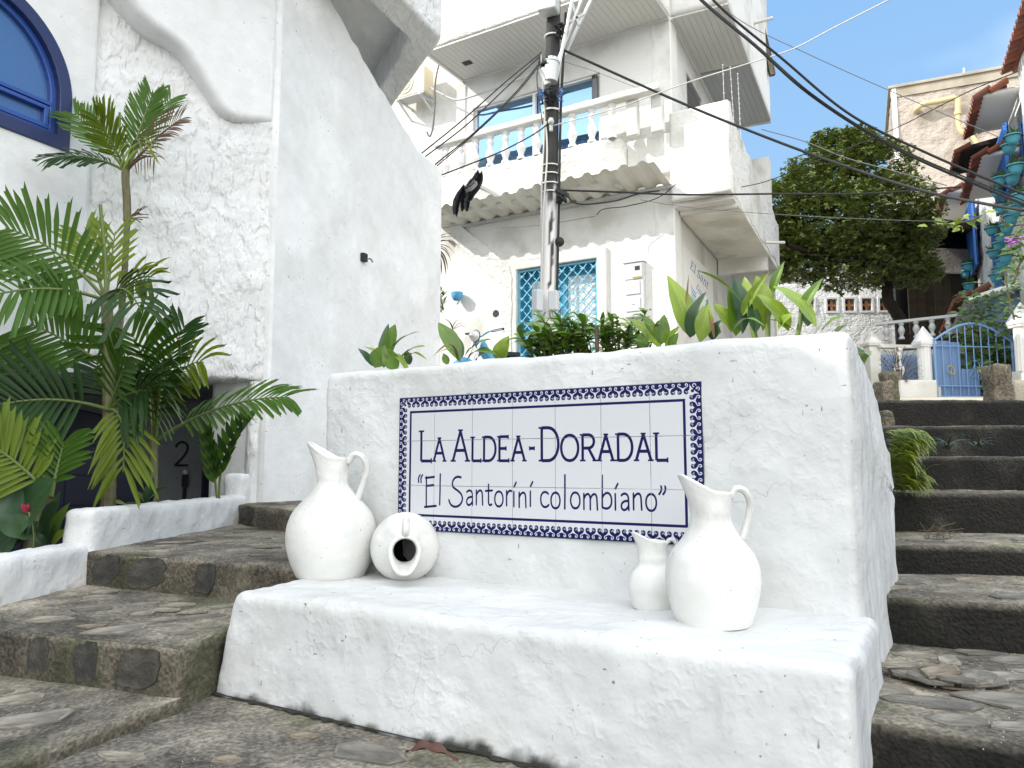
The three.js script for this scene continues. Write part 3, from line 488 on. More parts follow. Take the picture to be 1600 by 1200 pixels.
{ // upper face above the recess, ending in a wavering lower lip
  const phi = Math.atan2(0.695, 0.72), lip = [[-3.2, 6.2], [-2.3, 5.6], [-1.318,4.536], [-1.121,4.359], [-0.847,4.244], [-0.684,4.075], [-0.503,3.839], [-0.396,3.796], [-0.215,3.826], [-0.05,3.85]];
  const rl = rand(9), a = [[-3.2, 9], ...tidy(lip, 60).map((p) => [p[0] + 0.006 * (rl() - 0.5), p[1] + 0.008 * (rl() - 0.5)]), [-0.02, 9]];
  const sh = new THREE.Shape(a.map((p) => new THREE.Vector2(...p))), g = new THREE.ExtrudeGeometry(sh, { depth: 1.0, bevelEnabled: true, bevelSize: 0.06, bevelThickness: 0.07, bevelOffset: -0.05, bevelSegments: 5 }); g.translate(0, 0, -1.07); smoothNormals(g); part(lh, 'upper_wall', turned(g, [0, 0, 0], phi), M.plain);
}
{ // coarse recessed panel over the underpass, and the jamb below
  const n = [0.52, 0.854], l = [-0.854, 0.52], at = (s, o) => [l[0] * s + n[0] * o, l[1] * s + n[1] * o];
  part(lh, 'recess_wall', lump({ a: at(1.6, 0), b: at(0.0, -0.012), c: at(0.0, -0.6), d: at(1.6, -0.6), y0: 1.573, y1: 7, r: 0.04, amp: 0.018, freq: 4.5, seg: 0.022, fine: 0.6 }), M.rough);
  part(lh, 'jamb', lump({ a: at(0.16, -0.03), b: at(0.0, -0.03), c: at(0.0, -0.55), d: at(0.16, -0.55), y0: -0.6, y1: 1.6, r: 0.03, amp: 0.012, freq: 5, seg: 0.04 }), M.rough);
  // underpass: ceiling, back wall, floor
  part(lh, 'ceiling', lump({ a: at(5, -0.55), b: at(0.1, -0.55), c: at(0.1, -2.7), d: at(5, -2.7), y0: 1.575, y1: 1.85, r: 0.01, amp: 0.004, freq: 3, seg: 0.2 }), M.shadeGreyWall);
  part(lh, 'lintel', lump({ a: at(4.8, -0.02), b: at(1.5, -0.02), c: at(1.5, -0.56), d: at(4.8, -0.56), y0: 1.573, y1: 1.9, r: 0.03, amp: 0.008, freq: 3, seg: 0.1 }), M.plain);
  part(lh, 'back_wall', lump({ a: at(6, -2.3), b: at(-0.6, -2.3), c: at(-0.6, -2.6), d: at(6, -2.6), y0: -0.7, y1: 1.7, r: 0.01, amp: 0.004, freq: 3, seg: 0.15 }), M.shadeGreyWall);
  part(lh, 'under_wall', lump({ a: at(0.14, -0.5), b: at(-0.1, -0.5), c: at(-0.4, -2.5), d: at(-0.2, -2.5), y0: -0.6, y1: 1.6, r: 0.01, amp: 0.004, freq: 3, seg: 0.2 }), M.shadeGreyWall);
}
{ // window wall, turned more to the lane, with the arched opening
  const phi = Math.atan2(0.9, 0.44), wo = kz([-3.22, -5.79]);
  const s = new THREE.Shape([[-0.1, 1.573], [-0.1, 9], [-3.4, 9], [-3.4, 1.573]].map((p) => new THREE.Vector2(...p)));
  const h = new THREE.Path(); h.moveTo(-1.61, 3.22); h.lineTo(-0.29, 3.22); h.lineTo(-0.29, 3.56); h.absarc(-0.95, 3.56, 0.66, 0, PI, false); h.lineTo(-1.61, 3.22); s.holes.push(h);
  const g = new THREE.ExtrudeGeometry(s, { depth: 0.4, bevelEnabled: true, bevelSize: 0.04, bevelThickness: 0.04, bevelSegments: 3, curveSegments: 32 }); g.translate(0, 0, -0.43);
  const wallM = turned(g, [wo[0], 0, wo[1]], phi); part(lh, 'window_wall', wallM, M.plain);
  // blue arched window: outer frame, sash, transom, panes
  const arch = (r, y0, cy = 3.56) => { const q = new THREE.Path(); q.moveTo(-0.95 - r, y0); q.lineTo(-0.95 + r, y0); q.lineTo(-0.95 + r, cy); q.absarc(-0.95, cy, r, 0, PI, false); q.lineTo(-0.95 - r, y0); return q; };
  const ring = (r1, y1, r2, y2, d, z) => { const q = new THREE.Shape(arch(r1, y1).getPoints(36)); q.holes.push(arch(r2, y2)); const e = new THREE.ExtrudeGeometry(q, { depth: d, bevelEnabled: true, bevelSize: 0.006, bevelThickness: 0.006, bevelSegments: 2 }); e.translate(0, 0, z); return turned(e, [wo[0], 0, wo[1]], phi); };
  const w = part(lh, 'window', ring(0.685, 3.2, 0.6, 3.29, 0.12, -0.1), M.navy);
  part(w, 'sash', ring(0.602, 3.288, 0.56, 3.33, 0.05, -0.08), M.blueSash);
  const bar = (x0, x1, y, h2, z, d, m, n) => part(w, n, turned(new RoundedBoxGeometry(x1 - x0, h2, d, 2, 0.006).translate((x0 + x1) / 2, y, z), [wo[0], 0, wo[1]], phi), m);
  bar(-1.52, -0.38, 3.525, 0.03, -0.05, 0.06, M.blueSash, 'transom'); bar(-1.5, -0.4, 3.345, 0.035, -0.04, 0.05, M.blueSash, 'hopper_rail'); bar(-1.5, -0.4, 3.485, 0.03, -0.04, 0.05, M.blueSash, 'hopper_rail'); bar(-0.44, -0.405, 3.415, 0.16, -0.04, 0.05, M.blueSash, 'hopper_stile');
  const ps = new THREE.Shape(arch(0.57, 3.53).getPoints(36)); const pg = new THREE.ExtrudeGeometry(ps, { depth: 0.006, bevelEnabled: false }); pg.translate(0, 0, -0.07); part(w, 'pane', turned(pg, [wo[0], 0, wo[1]], phi), M.blueGlass);
  bar(-1.5, -0.4, 3.42, 0.2, -0.065, 0.006, M.blueGlass, 'pane');
  // unseen run of the house and roof, added and sized to shade the bench
  const blk = (a, b, c, d, y0, y1) => part(lh, 'wall', lump({ a: kz(a), b: kz(b), c: kz(c), d: kz(d), y0, y1, r: 0.05, amp: 0.01, freq: 2, seg: 0.25 }), M.plain);
  blk([-8, 2.6], [-4.65, 2.6], [-4.65, -3.0], [-8, -3.0], -0.6, 5.5);
  blk([-8, -3.2], [-4.7, -3.2], [-4.7, -3.7], [-8, -3.7], 1.6, 8.4);
  blk([-8.2, -3.4], [-7.8, -3.4], [-7.8, -11], [-8.2, -11], -0.6, 7.6);
  blk([-8.2, -3.2], [-3.3, -3.2], [-2.2, -8.2], [-8.2, -11], 8.0, 8.4);
}
{ // roof terrace corner seen from below, behind the slanting wall
  const y = 5.5, P0 = [-0.771,5.5,-7.983], P1 = [-1.138,5.5,-7.155], P2 = [-1.573,5.5,-9.627];
  const p0 = [P0[0], P0[2]], e1 = [P1[0] - P0[0], P1[2] - P0[2]], e2 = [P2[0] - P0[0], P2[2] - P0[2]];
  const l1 = Math.hypot(...e1), l2 = Math.hypot(...e2), u1 = e1.map((v) => v / l1), u2 = e2.map((v) => v / l2), pt = (a, b) => kz([p0[0] + u1[0] * a + u2[0] * b, p0[1] + u1[1] * a + u2[1] * b]);
  part(lh, 'terrace_beam', lump({ a: pt(3.6, 0), b: pt(0, 0), c: pt(0, 0.42), d: pt(3.6, 0.42), y0: y, y1: 6.5, r: 0.04, amp: 0.012, freq: 5, seg: 0.05 }), M.rough);
  part(lh, 'terrace_beam', lump({ a: pt(0, 0), b: pt(0, 3.4), c: pt(0.42, 3.4), d: pt(0.42, 0), y0: y + 0.01, y1: 6.45, r: 0.04, amp: 0.012, freq: 5, seg: 0.05 }), M.rough);
  part(lh, 'terrace_slab', lump({ a: pt(3.6, 0.2), b: pt(0.2, 0.2), c: pt(0.2, 3.4), d: pt(3.6, 3.4), y0: y + 0.32, y1: 6.4, r: 0.02, amp: 0.004, freq: 3, seg: 0.2 }), M.plain);
}
{ // navy arched doors on the back wall of the underpass and the door number
  const n = [0.52, 0.854], l = [-0.854, 0.52], ph = Math.atan2(0.52, 0.854), onBack = (s, o) => [K[0] + l[0] * s + n[0] * (o - 2.3), K[1] + l[1] * s + n[1] * (o - 2.3)];
  const door = (s0, w, top, label) => {
    const p = onBack(s0, 0.004), t = thing('arched_door', label, 'door', [p[0], -0.55, p[1]], ph), R = w / 2, h = top + 0.55;
    const q = new THREE.Shape(); q.moveTo(-R, 0); q.lineTo(R, 0); q.lineTo(R, h - R); q.absarc(0, h - R, R, 0, PI, false); q.lineTo(-R, 0);
    part(t, 'frame', new THREE.ExtrudeGeometry(q, { depth: 0.03, bevelEnabled: true, bevelSize: 0.01, bevelThickness: 0.01, curveSegments: 24 }), M.navyDark);
    const r2 = R - 0.09, nx = 4, pw = 2 * r2 / nx; for (let j = 0; j < 6; j++) for (let i = 0; i < nx; i++) { const yy = 0.12 + j * 0.3, x = -r2 + pw * (i + 0.5), roof = h - R + Math.sqrt(Math.max(0, r2 * r2 - (Math.abs(x) + pw / 2) ** 2)); const top2 = Math.min(yy + 0.29, roof); if (top2 - yy > 0.06) part(t, 'panel', new RoundedBoxGeometry(pw - 0.012, top2 - yy, 0.02, 2, 0.004).translate(x, (yy + top2) / 2, 0.05), M.navyDark); }
  };
  door([-1.415,1.038][0] * -1, 1.5, 1.42, 'wide dark navy arched door at the left of the underpass');
  door([0.371,1.058][0] * -1, 1.0, 1.36, 'dark navy arched door partly behind the right jamb of the underpass');
  const q = [-0.348,0.865], p = onBack(-q[0], 0.006);
  const num = [[0.0, 0.19, 0], [0.015, 0.225, 0], [0.06, 0.25, 0], [0.105, 0.228, 0], [0.118, 0.18, 0], [0.09, 0.11, 0], [0.0, 0.0, 0]].map((v) => [v[0] - 0.06, v[1], 0]);
  const two = thing('house_number', 'black metal door number 2 on the underpass back wall', 'house number', [p[0], q[1], p[1]], ph);
  part(two, 'numeral', [tube(num, 0.0115, 8, 40), rod([-0.068, 0, 0], [0.068, 0, 0], 0.0115)], M.black);
  const q2 = [-0.328,0.695], p2 = onBack(-q2[0], 0.03), lp = thing('wall_lamp', 'small black lamp on a thin stake below the door number', 'lamp', [p2[0], -0.5, p2[1]], ph);
  part(lp, 'stake', rod([0, 0, 0], [0.02, q2[1] + 0.45, 0], 0.016), M.black); part(lp, 'lamp_head', box(0.06, 0.13, 0.06, 0.02, q2[1] + 0.44, 0, 0, 0.008), M.black); part(lp, 'bulb', new THREE.SphereGeometry(0.028, 14, 10).translate(0.02, q2[1] + 0.6, 0), M.white);
}
{ const d = [0.358, -0.934], q = [1.389,3.004], p = [K[0] + d[0] * q[0] + 0.934 * 0.02, K[1] + d[1] * q[0] + 0.358 * 0.02];
  const t = thing('junction_box', 'small open black junction box on the smooth side wall', 'junction box', [p[0], q[1] - 0.04, p[1]], Math.atan2(0.934, 0.358)); part(t, 'box', box(0.075, 0.085, 0.05, 0, 0, 0, 0, 0.004), M.black); part(t, 'wire_stub', tube([[0.02, 0.03, 0.02], [0.05, 0.035, 0.05], [0.06, 0.0, 0.07]], 0.008), M.cableGrey); }

// kerb walls between the planting bed and the steps
const kerb = (label, a, b, c, d, y0, y1) => { const g = lump({ a, b, c, d, y0, y1, r: 0.045, amp: 0.014, freq: 5, seg: 0.025, paint: (q, s, v, t, dir) => { const n = fbm(q.x * 7, q.y * 7, q.z * 7, 4), k = smooth(0.34, 0.22, v + n * 0.35) * 0.75; const m = 1 - 0.06 * smooth(0, 0.4, n); return [mix(m, 0.12, k), mix(m, 0.115, k), mix(m, 0.1, k)]; } }); solo('kerb_wall', label, 'low wall', g, M.kerb, 'white kerb walls stepping up beside the steps'); };
kerb('nearest and lowest white kerb wall, cut by the left photo edge', [-2.66, -2.4], [-2.5, -2.4], [-2.31, -4.33], [-2.47, -4.33], 0.1, 0.445);
kerb('middle white kerb wall between the dark steps and the palms', [-2.47, -4.27], [-2.3, -4.27], [-2.17, -6.4], [-2.34, -6.4], 0.25, 0.625);
kerb('farthest white kerb wall running into the corner of the house', [-2.36, -6.32], [-2.19, -6.32], [-1.95, -8.2], [-2.15, -8.2], 0.35, 0.80);
solo('planting_bed', 'dark soil bed behind the white kerb walls', 'planting bed', lump({ a: [-5, -2.4], b: [-2.6, -2.4], c: [-2.3, -6.5], d: [-5.5, -6.5], y0: -0.6, y1: 0.12, r: 0.05, amp: 0.04, freq: 2.5, seg: 0.08 }), M.soil, null, 'structure');

// ---------------------------------------------------------------- two-storey white house with the balcony, behind the sign
const HC = [[2.594,3.665,-12]][0]; const HB = site(-3.957, 1.9, -11.622);
const mh = thing('balcony_house', 'two-storey white house with balustraded balcony and blue grilled door behind the pole', 'house', HB, SITE);
const sideM = new THREE.Matrix4().makeRotationY(-26.5 * PI / 180 - SITE);   // side frame (out, up, towards viewer) in the house frame
const onSide = (g) => g.applyMatrix4(sideM);
{
  const wallShape = (pts, holes, depth, z) => { const s = new THREE.Shape(pts.map((p) => new THREE.Vector2(...p))); for (const h of holes) s.holes.push(new THREE.Path(h.map((p) => new THREE.Vector2(...p)))); return new THREE.ExtrudeGeometry(s, { depth, bevelEnabled: true, bevelSize: 0.015, bevelThickness: 0.015, bevelSegments: 2 }).translate(0, 0, z); };
  const rect = (x0, x1, y0, y1) => [[x0, y0], [x1, y0], [x1, y1], [x0, y1]];
  part(mh, 'front_wall', wallShape(rect(-4.26, 0, -0.6, 8.6), [rect(-2.92, -1.32, -0.4, 2.45), rect(-3.9, -1.25, 3.9, 5.72)], 0.3, -0.315), M.house);
  part(mh, 'front_wall', wallShape(rect(-7.5, -4.24, -0.6, 8.6), [], 0.3, -0.4), M.house);
  // plastered surround of the door, diagonal stair rib to its left
  part(mh, 'door_surround', wallShape([[-3.06, -0.4], [-2.92, -0.4], [-2.92, 2.45], [-1.32, 2.45], [-1.32, -0.4], [-1.18, -0.4], [-1.18, 2.58], [-3.06, 2.58]], [], 0.05, 0), M.house);
  part(mh, 'stair_rib', wallShape(jag([[-4.5, 3.62, 1], [-4.2, 3.5, 1], [-3.06, 2.52, 1], [-3.0, 2.3, 1], [-3.02, -0.4, 1], [-3.22, -0.4, 1], [-3.2, 2.2, 1], [-4.26, 3.18, 1], [-4.55, 3.3]], 0.02, 3), [], 0.1, -0.03), M.houseRough);
  // balcony
  part(mh, 'balcony_fascia', lump({ a: [-4.36, 0.5], b: [-0.72, 0.5], c: [-0.72, -0.1], d: [-4.36, -0.1], y0: 3.52, y1: 4.28, r: 0.06, amp: 0.02, freq: 4.5, seg: 0.04, warp: (q, s, v) => { if (s > 0.9) q.z -= 0.3 * smooth(0.9, 1, s) * (1 - 0.5 * v); } }), M.houseRough);
  part(mh, 'balcony_panel', box(0.74, 0.66, 0.2, -0.36, 3.64, 0.02, 0, 0.02), M.house);
  part(mh, 'balcony_rail', lump({ a: [-4.4, 0.55], b: [0.0, 0.55], c: [0.0, 0.37], d: [-4.4, 0.37], y0: 4.85, y1: 4.97, r: 0.02, amp: 0.008, freq: 5, seg: 0.04 }), M.house);
  const bal = lathe(spline([[0.055, 0], [0.06, 0.03], [0.035, 0.06], [0.062, 0.14], [0.066, 0.17], [0.04, 0.24], [0.03, 0.29], [0.05, 0.33], [0.034, 0.37], [0.058, 0.41], [0.058, 0.43]], 24), 16).scale(1.25, 1.36, 1.25);
  for (const x of [-4.2, -3.87, -3.54, -3.22, -2.9, -2.58, -2.26, -1.93, -1.58, -1.22, -0.86]) part(mh, 'baluster', bal, M.white).position.set(x, 4.27, 0.43);
  for (const [x, z] of [[-4.33, 0.43], [-0.52, 0.36], [-0.12, 0.3]]) part(mh, 'rail_post', box(0.2, 0.62, 0.12, x, 4.25, z, 0, 0.03), M.house);
  // corrugated awning along the front
  const corr = (x0, x1, zi, zo, yi, yo, seed) => { const r = rand(seed), n = Math.round((x1 - x0) / 0.02); return sheet((u, v) => { const x = mix(x0, x1, u), k = ((x / 0.31) % 1 + 1) % 1, w = k < 0.18 ? k / 0.18 : k < 0.42 ? 1 : k < 0.6 ? (0.6 - k) / 0.18 : 0, w2 = 0.18 * Math.abs(Math.sin(x * 60)); return V3(x, mix(yi, yo, v) + 0.055 * w + 0.01 * w2 + 0.02 * nz(x * 1.7, v * 2, seed), mix(zi, zo, v) + (v > 0.99 ? 0.03 * nz(Math.floor(x / 0.62) * 7.3, 1, seed) : 0)); }, n, 8, x1 - x0, zo - zi); };
  part(mh, 'awning_sheet', corr(-4.6, -2.3, 0.02, 0.78, 3.44, 3.56, 3), M.sheetMetal);
  part(mh, 'awning_sheet', corr(-2.36, -0.02, 0.02, 0.8, 3.452, 3.57, 8), M.sheetMetal);
  part(mh, 'awning_batten', [beam([-4.6, 3.43, 0.04], [-0.02, 3.43, 0.04], 0.05, 0.05), beam([-2.9, 3.62, 0.2], [-3.2, 3.78, 0.95], 0.06, 0.05)], M.greyPaint);
  // storey above: projecting box with ribbed soffit
  const sof = (w, d, x, z) => box(w, 0.03, d, x, 6.3, z);
  part(mh, 'soffit', sof(4.1, 1.24, -2.05, 0.6), M.pvc);
  part(mh, 'soffit_trim', [beam([-4.1, 6.295, 0.03], [0, 6.295, 0.03], 0.06, 0.04), beam([-4.1, 6.295, 0], [-4.1, 6.295, 1.2], 0.05, 0.04)], M.alu);
  part(mh, 'soffit_lamp', box(0.16, 0.02, 0.12, -3.65, 6.284, 0.55, 0, 0.004), M.black);
  part(mh, 'upper_storey', lump({ a: [-4.1, 1.24], b: [0.02, 1.24], c: [0.02, -0.3], d: [-4.1, -0.3], y0: 6.33, y1: 9.2, r: 0.03, amp: 0.01, freq: 4, seg: 0.06 }), M.houseRough);
  // upper window: two sliding panes
  const w = part(mh, 'window', [beam([-3.9, 5.7, -0.08], [-1.25, 5.7, -0.08], 0.08, 0.05), beam([-3.88, 3.9, -0.08], [-3.88, 5.7, -0.08], 0.05, 0.08), beam([-1.27, 3.9, -0.08], [-1.27, 5.7, -0.08], 0.05, 0.08), beam([-2.58, 3.9, -0.06], [-2.58, 5.7, -0.06], 0.06, 0.06), beam([-3.9, 3.93, -0.08], [-1.25, 3.93, -0.08], 0.08, 0.05)], M.alu);
  part(w, 'pane', new THREE.BoxGeometry(1.28, 1.74, 0.01).translate(-3.22, 4.8, -0.1), M.mirror); part(w, 'pane', new THREE.BoxGeometry(1.3, 1.74, 0.01).translate(-1.93, 4.8, -0.12), M.mirror);
  part(w, 'blind', new RoundedBoxGeometry(0.1, 0.5, 0.08, 2, 0.02).translate(-1.36, 5.44, -0.02), M.darkGlass);
  // blue door behind its grille
  const d = part(mh, 'door', [box(0.14, 2.5, 0.06, -2.83, -0.1, -0.24), box(0.14, 2.5, 0.06, -1.41, -0.1, -0.24), box(1.6, 0.2, 0.06, -2.12, 2.26, -0.238), box(0.2, 2.5, 0.055, -2.12, -0.1, -0.235), box(1.5, 0.4, 0.05, -2.12, -0.1, -0.236)], M.doorBlue);
  for (const x of [-2.5, -1.74]) part(d, 'pane', new THREE.BoxGeometry(0.6, 2.0, 0.01).translate(x, 1.3, -0.25), M.curtain);
  part(d, 'jamb', [box(0.02, 2.5, 0.24, -2.905, -0.1, -0.13), box(0.02, 2.5, 0.24, -1.335, -0.1, -0.13), box(1.56, 0.02, 0.24, -2.12, 2.43, -0.13)], M.doorBlue);
  const gr = part(mh, 'door_grille', [box(0.03, 2.54, 0.03, -2.88, -0.1, -0.01), box(0.03, 2.54, 0.03, -1.36, -0.1, -0.01), box(1.5, 0.03, 0.03, -2.12, 2.39, -0.011), box(0.03, 2.5, 0.028, -2.12, -0.1, -0.01)], M.grilleBlue);
  const g = 0.2; for (let i = -5; i < 17; i++) for (const s of [1, -1]) { const y0 = i * g, pts = []; const f = (x) => y0 + s * (x + 2.12); let xa = -2.87, xb = -1.37; const lim = (y) => -2.12 + (y - y0) / s; const ends = [lim(-0.1), lim(2.38)].sort((a, b) => a - b); xa = Math.max(xa, ends[0]); xb = Math.min(xb, ends[1]); if (xb - xa > 0.08) part(gr, 'bar', beam([xa, f(xa), s * 0.006 - 0.01], [xb, f(xb), s * 0.006 - 0.01], 0.012, 0.014), M.grilleBlue); }
  for (let i = 0; i < 12; i++) for (let j = 0; j < 8; j++) { const x = -2.82 + j * 0.2, y = 0.1 + i * 0.2; if (y < 2.35 && x < -1.4) part(gr, 'rosette', [new THREE.CylinderGeometry(0.022, 0.022, 0.02, 8).rotateX(PI / 2).translate(x, y, 0.006), beam([x - 0.05, y, 0.004], [x + 0.05, y, 0.004], 0.01, 0.01)], M.grilleBlue); }
  // side: wall, parapet, soffit, boxes and awning
  const sb = (w, h, dp, x, y, z, r = 0.01) => onSide(box(w, h, dp, x, y, z, 0, r));
  part(mh, 'side_wall', sb(0.3, 9.2, 4.8, -0.16, -0.6, -2.42), M.house);
  part(mh, 'rear_wall', sb(1.0, 6.2, 0.3, 0.35, -0.6, -5.05), M.house);
  part(mh, 'upper_storey', onSide(lump({ a: [0, 0], b: [0.95, 0], c: [0.95, -4.75], d: [0, -4.75], y0: 6.33, y1: 9.2, r: 0.03, amp: 0.008, freq: 4, seg: 0.1 })), M.house);
  part(mh, 'soffit', sb(0.93, 0.03, 2.0, 0.48, 6.3, -1.03, 0), M.pvc);
  part(mh, 'soffit', sb(0.93, 0.03, 2.65, 0.48, 6.3, -3.4, 0), M.pvcGrey);
  part(mh, 'soffit_trim', [onSide(beam([0.02, 6.29, 0], [0.02, 6.29, -4.7], 0.05, 0.04)), onSide(beam([0.02, 6.29, -4.73], [0.95, 6.29, -4.73], 0.05, 0.05))], M.alu);
  const sw = part(mh, 'window', [onSide(beam([0.0, 4.6, -1.0], [0.0, 5.86, -1.0], 0.06, 0.05)), onSide(beam([0, 4.6, -2.2], [0, 5.86, -2.2], 0.06, 0.05)), onSide(beam([0, 5.86, -1.0], [0, 5.86, -2.2], 0.06, 0.05))], M.alu); part(sw, 'pane', onSide(box(0.02, 1.24, 1.18, -0.005, 4.61, -1.6)), M.darkGlass);
  // side balcony: front parapet and the raked parapet running back
  part(mh, 'parapet', lump({ a: [0.0, 0.12], b: [0.95, 0.12], c: [0.95, -0.02], d: [0.0, -0.02], y0: 3.15, y1: 4.62, r: 0.02, amp: 0.008, freq: 4, seg: 0.05 }), M.house);
  const rk = jag([[0.1, 3.15], [0.1, 4.6], [-0.05, 4.4, 1], [-2.2, 4.3, 1], [-5.2, 4.15, 1], [-5.2, 3.2, 1]], 0.1, 21, 0.2).map((p) => [p[0], p[1]]);
  { const q = prism(rk, 0.12, 0.01); q.rotateY(-PI / 2); q.applyMatrix4(new THREE.Matrix4().set(1, 0, 0, 0.95, 0, 1, 0, 0, 0, 0, 1, 0, 0, 0, 0, 1)); part(mh, 'parapet', onSide(q), M.houseRough); }
  part(mh, 'side_slab', sb(0.95, 0.12, 5.2, 0.475, 3.08, -2.6, 0.01), M.house);
  part(mh, 'awning_sheet', onSide(sheet((u, v) => { const z = mix(-0.3, -3.4, v), x = mix(0.02, 1.0, u), k = Math.abs(((z / 0.16) % 1 + 1) % 1 - 0.5) * 2; return V3(x, mix(3.02, 2.98, u) + 0.03 * k - 0.0 * u, z); }, 6, 150, 1, 3.1)), M.sheetMetal);
  part(mh, 'awning_beam', sb(0.95, 0.34, 0.14, 0.48, 2.72, -3.42, 0.012), M.house);
  part(mh, 'awning_beam', sb(0.9, 0.1, 0.1, 0.5, 3.02, -0.26, 0.01), M.house);
  // painted board of wings and letters on the side wall
  const W = 512, cv = document.createElement('canvas'); cv.width = W; cv.height = W; const c = cv.getContext('2d'); c.fillStyle = '#efefec'; c.fillRect(0, 0, W, W);
  c.strokeStyle = '#3d5fa8'; c.lineCap = 'round'; c.lineWidth = 9; const word = (t, x, y, s, rot) => { c.save(); c.translate(x, y); c.rotate(rot); c.font = 'italic ' + s + 'px serif'; c.fillStyle = '#4a6cae'; c.fillText(t, 0, 0); c.restore(); };
  word('El Sant', 96, 118, 96, 0.12); word('Dorad', 190, 226, 70, 0.32);
  for (const [x0, s] of [[150, 1], [370, -1]]) for (let i = 0; i < 9; i++) { c.fillStyle = i % 2 ? '#2f86c4' : '#63a9d8'; c.beginPath(); const y = 250 + i * 28; c.moveTo(x0 + s * 34, y + 26); c.bezierCurveTo(x0, y + 30, x0 - s * 40, y - 6, x0 - s * 46, y - 34); c.bezierCurveTo(x0 - s * 20, y + 2, x0 + s * 10, y + 10, x0 + s * 34, y + 14); c.fill(); }
  c.strokeStyle = '#7ea6cf'; c.lineWidth = 3; c.beginPath(); c.arc(258, 330, 90, 3.4, 6.0); c.stroke();
  const map = new THREE.CanvasTexture(cv); map.colorSpace = THREE.SRGBColorSpace;
  const mural = new THREE.BoxGeometry(0.004, 1.25, 2.3); { const p = mural.attributes.position, u = mural.attributes.uv; for (let i = 0; i < p.count; i++) u.setXY(i, 0.5 - p.getZ(i) / 2.3, p.getY(i) / 1.25 + 0.5); }
  part(mh, 'mural', onSide(mural.translate(-0.006, 2.0, -1.75)), std({ map, color: lin(0.93, 0.93, 0.92), roughness: 0.9 }), 'blue painted wings and lettering on the side wall');
}
const inHouse = (x, y, z) => V3(x, y, z).applyMatrix4(siteM).add(V3(HB)).toArray();
const inSide = (x, y, z) => V3(x, y, z).applyMatrix4(sideM).applyMatrix4(siteM).add(V3(HB)).toArray();
{ // meter cabinet
  const t = thing('meter_cabinet', 'tall white electricity meter cabinet beside the blue door', 'meter cabinet', inHouse(-0.66, 1.35, 0.0), SITE);
  part(t, 'cabinet', box(0.34, 0.9, 0.12, 0, 0, 0.04, 0, 0.01), M.boxWhite); part(t, 'drip_edge', box(0.37, 0.012, 0.15, 0, 0.9, 0.045), M.greyPaint);
  part(t, 'door', box(0.3, 0.26, 0.012, 0, 0.62, 0.104, 0, 0.004), M.boxWhite); 
  const label = (w, h, draw) => { const cv = document.createElement('canvas'); cv.width = 128; cv.height = 128; const c = cv.getContext('2d'); c.fillStyle = '#e9ecec'; c.fillRect(0, 0, 128, 128); draw(c); const m = new THREE.CanvasTexture(cv); m.colorSpace = THREE.SRGBColorSpace; return std({ map: m, roughness: 0.5 }); };
  const warn = label(1, 1, (c) => { c.fillStyle = '#8a8f3a'; c.beginPath(); c.moveTo(64, 28); c.lineTo(100, 92); c.lineTo(28, 92); c.fill(); c.fillStyle = '#f2f2ea'; c.beginPath(); c.moveTo(64, 44); c.lineTo(88, 86); c.lineTo(40, 86); c.fill(); c.fillStyle = '#55601c'; c.beginPath(); c.moveTo(67, 50); c.lineTo(58, 68); c.lineTo(64, 68); c.lineTo(60, 84); c.lineTo(71, 64); c.lineTo(65, 64); c.fill(); });
  const note = label(1, 1, (c) => { c.fillStyle = '#6a6f72'; c.beginPath(); c.arc(50, 50, 10, 3.2, 6.2); c.arc(78, 50, 10, 3.2, 6.2); c.fill(); c.fillStyle = '#3b3f42'; c.fillRect(34, 62, 62, 11); });
  for (const [y, m] of [[0.37, warn], [0.09, note]]) { const d = part(t, 'meter_door', box(0.24, 0.22, 0.02, -0.01, y, 0.105, 0, 0.005), M.boxWhite); part(d, 'sticker', new THREE.BoxGeometry(0.16, 0.16, 0.002).translate(-0.01, y + 0.11, 0.117), m); }
  part(t, 'meter_window', box(0.085, 0.07, 0.006, 0.07, 0.76, 0.109), M.black); part(t, 'name_strip', box(0.15, 0.035, 0.005, 0.07, 0.62, 0.112), std({ color: lin(0.32, 0.26, 0.08) })); for (const y of [0.82, 0.7, 0.58, 0.2, 0.06]) part(t, 'hinge', box(0.012, 0.05, 0.02, 0.175, y, 0.08), M.greyPaint);
}
{ // air conditioner under the eave at the far left of the house
  const t = thing('air_conditioner', 'yellowed outdoor air conditioner on wall brackets under the house eave', 'air conditioner', inHouse(-5.15, 6.12, -0.1), SITE);
  part(t, 'casing', box(0.75, 0.52, 0.3, 0, 0.02, 0.32, 0, 0.02), M.yellowed); part(t, 'base_pan', box(0.72, 0.02, 0.28, 0, 0.0, 0.32), M.greyPaint); part(t, 'fan_grille', [new THREE.TorusGeometry(0.2, 0.01, 6, 28).translate(-0.1, 0.28, 0.475), new THREE.TorusGeometry(0.12, 0.008, 6, 24).translate(-0.1, 0.28, 0.475)], M.greyPaint);
  for (const x of [-0.28, 0.28]) part(t, 'bracket', [beam([x, -0.02, 0], [x, -0.02, 0.52], 0.04, 0.04), beam([x, -0.26, 0.02], [x, -0.03, 0.45], 0.03, 0.03)], M.alu);
}
solo('hanging_cable', 'black hooked cable hanging down the wall left of the balcony', 'cable', tube([[-1.385,8.563,-14], [-1.466,8.113,-14], [-1.472,7.603,-14], [-1.516,7.159,-14], [-1.564,7.046,-14], [-1.613,7.147,-14]], 0.018, 6, 40), M.cableGrey);
solo('wall_conduit', 'pale flexible conduit sagging along the wall to the balcony window', 'conduit', tube([[-1.585,8.126,-14.2], [-1.219,7.832,-14], [-1.013,7.707,-13.85], [-0.651,7.683,-13.6], [0,7.672,-13.1], [0.559,7.751,-12.8]], 0.02, 6, 60), M.greyPaint);
